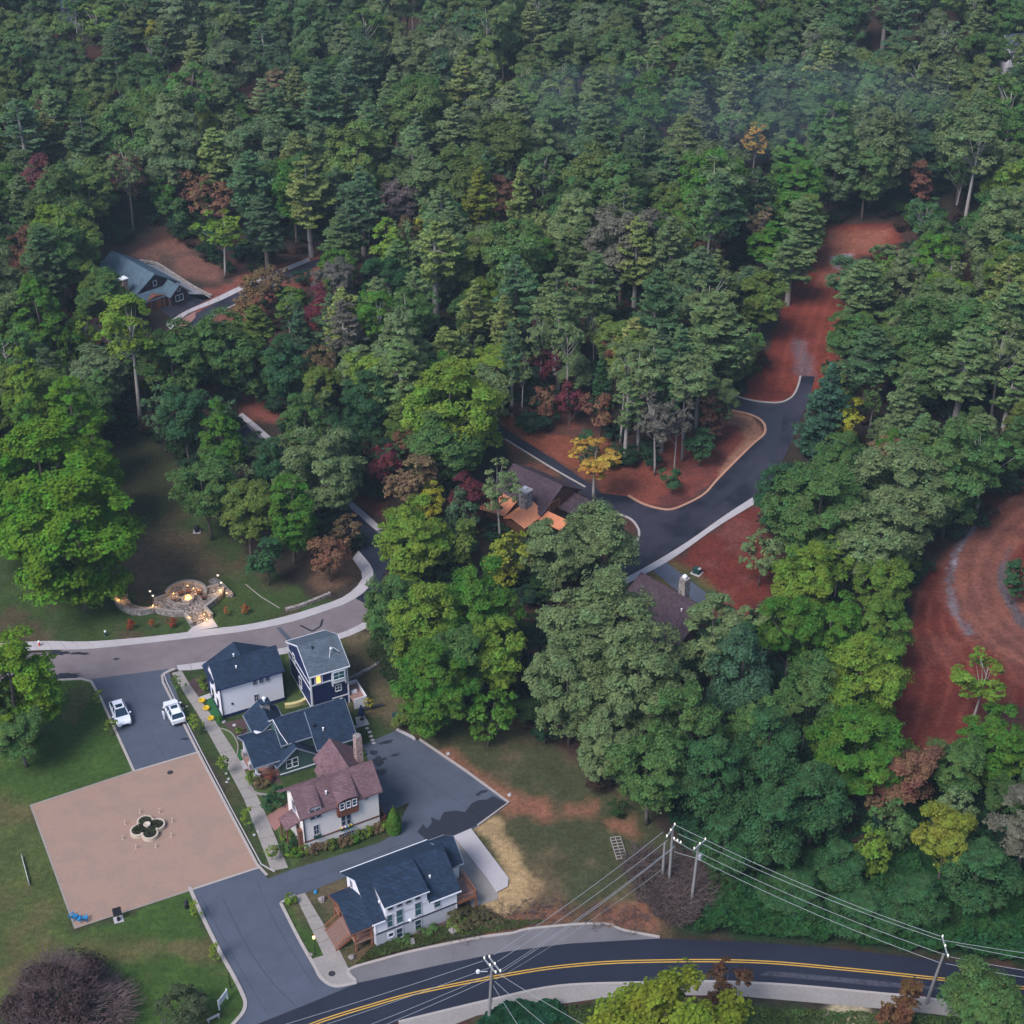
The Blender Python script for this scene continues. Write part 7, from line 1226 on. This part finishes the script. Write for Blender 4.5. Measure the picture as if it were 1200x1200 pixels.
for (x, y, h, r, c, l) in [(336, 985, 1.4, .8, g1, 'yellow green shrub left of the cream wall, upper one'), (332, 1000, 1.6, 1.0, g3, 'dark shrub left of the cream wall, lower one'), (341, 1003, 1.3, .8, g1, 'yellow green shrub at the bottom end of the hedge bed'), (345, 990, 1.2, .7, g5, 'dark shrub against the cream wall corner'),
                           (295, 915, 1.3, .8, g1, 'yellow green shrub at the top of the mulch bed by the stone piers'), (299, 921, 1.2, .8, g6, 'olive shrub second in the mulch bed by the stone piers'), (305, 923, 1.3, .8, bn, 'tan green shrub third in the mulch bed by the stone piers'), (311, 921, 1.2, .7, (.16, .12, .05), 'golden shrub in front of the brick porch'), (316, 915, 1.3, .6, (.22, .08, .05), 'reddish shrub beside the brick porch'), (299, 909, 1.0, .6, g1, 'small yellow green shrub beside the stone pier'),
                           (325, 935, 1.3, 1.2, g5, 'dark green spreading shrub on the small lawn, upper one'), (318, 946, 1.3, 1.3, g5, 'dark green spreading shrub on the small lawn, lower one'), (333, 930, 1.0, .8, g3, 'green shrub by the edging stones of the small lawn'),
                           (235, 800, .9, .55, g1, 'yellow green ball shrub left of the white house, upper one'), (238, 805, .9, .55, g1, 'yellow green ball shrub left of the white house, middle one'), (241, 809, .9, .5, g1, 'yellow green ball shrub left of the white house, lower one'), (281, 859, .9, .55, g1, 'yellow green ball shrub in the mulch bed of the green cottage'), (257, 847, 1.1, .45, g2, 'narrow green shrub at the front corner of the white house'),
                           (341, 778, .9, .5, (.2, .14, .05), 'ochre shrub at the top of the strip between white and navy houses'), (345, 795, .9, .6, g2, 'green shrub in the strip beside the navy house, upper one'), (350, 803, .9, .6, g3, 'green shrub in the strip beside the navy house, middle one'), (356, 813, .9, .6, g1, 'light shrub in the strip beside the navy house, lower one'), (334, 800, .8, .5, g3, 'shrub against the end wall of the white house'),
                           (341.5, 1058, 1.3, .8, g1, 'yellow green shrub at the top of the verge by the lower lane kerb'), (472, 1102, .9, 1.0, g3, 'low green plants below the roadside house wall'), (500, 1090, 1.0, 1.2, g3, 'weeds below the right end of the roadside house'), (546, 1082, 1.6, 1.8, (.08, .075, .035), 'large weedy bush below the concrete drive'), (560, 1078, 1.2, 1.3, (.09, .08, .04), 'weedy bush right of the large one below the drive'), (535, 1086, 1.1, 1.2, g6, 'weedy bush left of the large one below the drive'), (577, 1082, .9, 1.2, (.09, .08, .04), 'dry weeds at the right end of the bank'),
                           (425, 884.5, .8, .5, g3, 'small shrub beside the chimney base')]: shrub((x, y), h, r, c, l)
shrub((462, 975), 4.4, .95, g2, 'tall pointed columnar evergreen at the corner of the parking court', None, 'column0', 'columnar_evergreen', 'evergreen')
for k, (x, y, c) in enumerate([(153, 737, (.30, .07, .03)), (178, 736, (.33, .12, .03)), (202, 735, (.27, .07, .03)), (266, 722, (.30, .13, .03)), (287, 719, (.35, .13, .04))]): shrub((x, y), 1.5, .62, c, ['left orange red shrub of the three below the curved wall', 'middle orange shrub of the three below the curved wall', 'right orange red shrub of the three below the curved wall', 'left orange shrub of the pair right of the steps', 'right orange shrub of the pair right of the steps'][k], 'orange shrubs by the fire terrace', 'sapling0' if k % 2 else 'shrub1')
for k, (x, y) in enumerate([(211, 815), (231, 861), (262, 909), (292, 972)]): X, Y, _ = G(x, y); tree('sapling0', X, Y, 3.2, 1.15, g1 if k else g3, ['first street sapling on the verge, beside the right car', 'second street sapling on the verge, above the plaza corner', 'third street sapling on the verge, opposite the stone piers', 'fourth street sapling on the verge, opposite the plum roofed house'][k], 'saplings along the lane verge', 'sapling', 'street_sapling')
for (x, y, l) in [(118, 828, 'young sapling left of the lane kerb, upper one'), (132, 862, 'young sapling left of the lane kerb, lower one'), (231, 1078, 'yellow green sapling by the lower lane kerb near the litter bin'), (254, 1128, 'yellow green sapling by the lower lane kerb halfway down'), (319, 1010, 'young sapling at the lower end of the village verge')]: X, Y, _ = G(x, y); tree('sapling0', X, Y, 2.6, 1.0, g1, l, None, 'sapling', 'street_sapling')
X, Y, _ = G(433, 833); tree('sapling0', X, Y, 2.2, .8, yl, 'small yellow sapling right of the navy house', None, 'sapling', 'street_sapling')
# ---- dead thicket, ivy bank, twiggy bush
def brush(name, pts, n, h, r, label, cat, kind=None, m='twig', seed=0, group=None, flat=1.0):
    rs = random.Random(seed); q = M()
    for _ in range(n):
        cx0, cy0 = rs.choice(pts); a, d = rs.uniform(0, 6.28), r * math.sqrt(rs.random()); x, y = cx0 + d * math.cos(a), cy0 + d * math.sin(a); k = 1 - (d / r) ** 2 * .6; hh = h * k * rs.uniform(.5, 1.1); b = rs.uniform(0, 6.28); s_ = rs.uniform(.3, .9) * hh * .6
        p1 = (x + s_ * math.cos(b), y + s_ * math.sin(b), hh * .75); p2 = (x + 1.9 * s_ * math.cos(b + .5), y + 1.9 * s_ * math.sin(b + .5), hh * rs.uniform(.75, 1.05)); w_ = rs.uniform(.02, .045)
        q.tube([(x, y, 0), p1, p2], [w_, w_ * .8, w_ * .3], 3, False)
        for _k in range(2):
            c_ = rs.uniform(0, 6.28); l_ = rs.uniform(.3, .9); q.tube([p1, (p1[0] + l_ * math.cos(c_), p1[1] + l_ * math.sin(c_), p1[2] + l_ * rs.uniform(-.1, .6))], [w_ * .6, w_ * .2], 3, False)
    o = q.build(name, MA[m]); return tag(o, label, cat, group, kind)
MA['twig2'] = mat('pale_dead_twigs', (.125, .085, .085), .95, .45, .5)
bx, by, _ = G(76, 1190); T = empty('bare_bush', (bx, by, 0), 0, 'huge leafless grey brown twiggy bush on the lawn at the lower left corner', 'bush')
rs = random.Random(4); tw = M()
for _ in range(5200):
    a, e = rs.uniform(0, 6.28), math.asin(rs.uniform(.0, 1)); rd = 7.4 * rs.uniform(.72, 1.0); ca, ce = math.cos(a), math.cos(e); lump = 1 + .12 * math.sin(3 * a + 2) * ce + .1 * math.sin(5 * e + a * 2)
    x, y, z = rd * lump * ca * ce, rd * lump * math.sin(a) * ce, 4.9 * rd / 7.4 * lump * math.sin(e) + .2; l_ = rs.uniform(.4, 1.3); b = rs.uniform(0, 6.28); w_ = rs.uniform(.014, .034)
    p1 = (x * .9, y * .9, z * .9); p2 = (x + l_ * .4 * math.cos(b), y + l_ * .4 * math.sin(b), z + l_ * .25); p3 = (p2[0] + l_ * .5 * math.cos(b + 1), p2[1] + l_ * .5 * math.sin(b + 1), p2[2] + l_ * .12); tw.tube([p1, p2, p3], [w_, w_ * .8, w_ * .4], 3, False)
tw.build('twigs', MA['twig2'], T); st = M()
for k in range(26): a = k * .9; r_ = rs.uniform(3, 6.2); st.tube([(.3 * math.cos(a), .3 * math.sin(a), 0), (r_ * .5 * math.cos(a), r_ * .5 * math.sin(a), 2.2), (r_ * math.cos(a), r_ * math.sin(a), 3.9 - r_ * .2)], [.14, .09, .03], 5)
st.build('stem', MA['bark'], T); C, N, S, H, LB = crown_mesh(77, 6.6, 8.4, -3.6, lobes=70, puffs=9, leaves=24, leaf=.30, lobe_k=.26)
k_ = C[:, 2] > .1; o = link(bpy.data.objects.new('sparse_leaves', quads_obj('sparse_leaves', C[k_], N[k_], S[k_], H[k_], LEAF, .8, 2))); o.parent = T; o.color = (.055, .036, .034, 1)
NOT.append((bx, by, 7, 5))
th = [G(x, y)[:2] for x, y in [(765, 1045), (775, 1030), (790, 1030), (800, 1040), (808, 1055), (780, 1060), (795, 1070), (820, 1045), (752, 1020), (812, 1025)]]
brush('dead_thicket', th, 4200, 3.6, 2.4, 'tangle of dead brown brambles around the poles in the right centre', 'thicket', 'stuff', seed=8)
brush('dry_weeds', [G(x, y)[:2] for x, y in [(590, 1075), (620, 1070), (650, 1068), (700, 1075), (740, 1080), (545, 1092)]], 500, .7, 2.2, 'thin dry weeds on the bank above the main road', 'weeds', 'stuff', seed=9)
def cover(name, px, n, h, leaf, c, lab, cat, seed):
    P = [G(*p)[:2] for p in px]; rs = np.random.RandomState(seed); x0, x1 = min(p[0] for p in P), max(p[0] for p in P); y0, y1 = min(p[1] for p in P), max(p[1] for p in P)
    x = rs.uniform(x0, x1, n * 2); y = rs.uniform(y0, y1, n * 2); k = pip(x, y, P); x, y = x[k][:n], y[k][:n]; m_ = len(x); z = hgt(x, y) + h * (fbm(x, y, .55, 2) ** 1.5 * 1.6) * rs.uniform(.75, 1.05, m_) + .05
    me = quads_obj(name, np.stack([x, y, z], 1), np.stack([rs.randn(m_) * .45, rs.randn(m_) * .45 - .15, np.ones(m_)], 1), leaf * rs.uniform(.6, 1.3, m_), rs.uniform(.65, 1.3, m_) * (.7 + .6 * fbm(x, y, .35, 4)), LEAF, .8, seed)
    o = tag(link(bpy.data.objects.new(name, me)), lab, cat, kind='stuff'); o.color = (*c, 1); return o
cover('ivy_bank', [(812, 1100), (825, 1075), (840, 1020), (920, 1000), (1240, 1010), (1240, 1133), (1200, 1131), (1087, 1119), (973, 1107), (880, 1100)], 60000, 2.6, .36, (.022, .075, .022), 'dark green ivy and kudzu blanket on the bank above the main road', 'ivy', 1)
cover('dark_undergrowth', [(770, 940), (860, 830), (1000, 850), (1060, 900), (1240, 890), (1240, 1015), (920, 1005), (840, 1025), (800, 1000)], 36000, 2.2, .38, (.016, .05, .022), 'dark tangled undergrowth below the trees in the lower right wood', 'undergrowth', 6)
cover('roadside_weeds', [(600, 1186), (720, 1178), (1060, 1190), (1240, 1206), (1240, 1240), (590, 1240)], 22000, .6, .22, (.05, .085, .025), 'low weeds and grass along the bottom edge of the road', 'weeds', 2)
cover('bank_weeds', [(415, 1132), (440, 1110), (530, 1085), (600, 1080), (640, 1080), (600, 1090), (560, 1096), (490, 1110)], 9000, .5, .2, (.05, .07, .022), 'patchy weeds on the bank between roadside house and kerb', 'weeds', 3)
cover('ivy_clump', [(595, 1183), (650, 1178), (672, 1200), (600, 1215), (560, 1205), (570, 1190)], 9000, 1.3, .3, (.016, .06, .03), 'dark green ivy clump beside the bottom centre pole', 'ivy', 4)
cover('undergrowth', [(440, 700), (560, 700), (640, 780), (680, 850), (600, 830), (520, 840), (470, 820), (430, 770)], 12000, 1.0, .3, (.03, .055, .02), 'shaded undergrowth beneath the village tree group', 'undergrowth', 5)

# ---------------------------------------------------------------- air
hz = M().box(-9400, 9400, -3400, 9400, -1.5, 146).build('haze', None); tag(hz, 'thin blue evening haze over the whole valley', 'haze', kind='stuff')
hm = bpy.data.materials.new('haze_air'); hm.use_nodes = True; ht = hm.node_tree; ht.nodes.clear(); ho = ht.nodes.new('ShaderNodeOutputMaterial'); hv = ht.nodes.new('ShaderNodeVolumePrincipled')
hv.inputs['Color'].default_value = (.62, .80, .98, 1); hv.inputs['Density'].default_value = .00013; hv.inputs['Anisotropy'].default_value = 0; ht.links.new(hv.outputs[0], ho.inputs['Volume']); hz.data.materials.append(hm)

# ---------------------------------------------------------------- thin smoke drifting over the far wood
sq = M()
for (px, py, z, rx, ry, rz_) in ((770, 150, 16, 26, 16, 9), (860, 140, 18, 34, 18, 8), (700, 120, 18, 24, 15, 8), (950, 120, 20, 36, 18, 9)):
    X, Y, Z = G(px, py, z); n0 = len(sq.v); K, Rw = 20, 10
    for i in range(Rw + 1):
        ph = -math.pi / 2 + math.pi * i / Rw
        for j in range(K): t = 2 * math.pi * j / K; sq.v.append((X + rx * math.cos(ph) * math.cos(t), Y + ry * math.cos(ph) * math.sin(t), Z + rz_ * math.sin(ph)))
    for i in range(Rw):
        for j in range(K): a0 = n0 + i * K + j; a1 = n0 + i * K + (j + 1) % K; sq.f.append((a0, a1, a1 + K, a0 + K))
so = sq.build('smoke', None, smooth=True); tag(so, 'thin blue smoke drifting over the treetops at the upper right', 'smoke', kind='stuff')
sm_ = bpy.data.materials.new('thin_smoke'); sm_.use_nodes = True; st_ = sm_.node_tree; st_.nodes.clear(); o_ = st_.nodes.new('ShaderNodeOutputMaterial'); v_ = st_.nodes.new('ShaderNodeVolumePrincipled'); v_.inputs['Color'].default_value = (.62, .82, 1, 1); v_.inputs['Density'].default_value = .0024; st_.links.new(v_.outputs[0], o_.inputs['Volume']); so.data.materials.append(sm_)
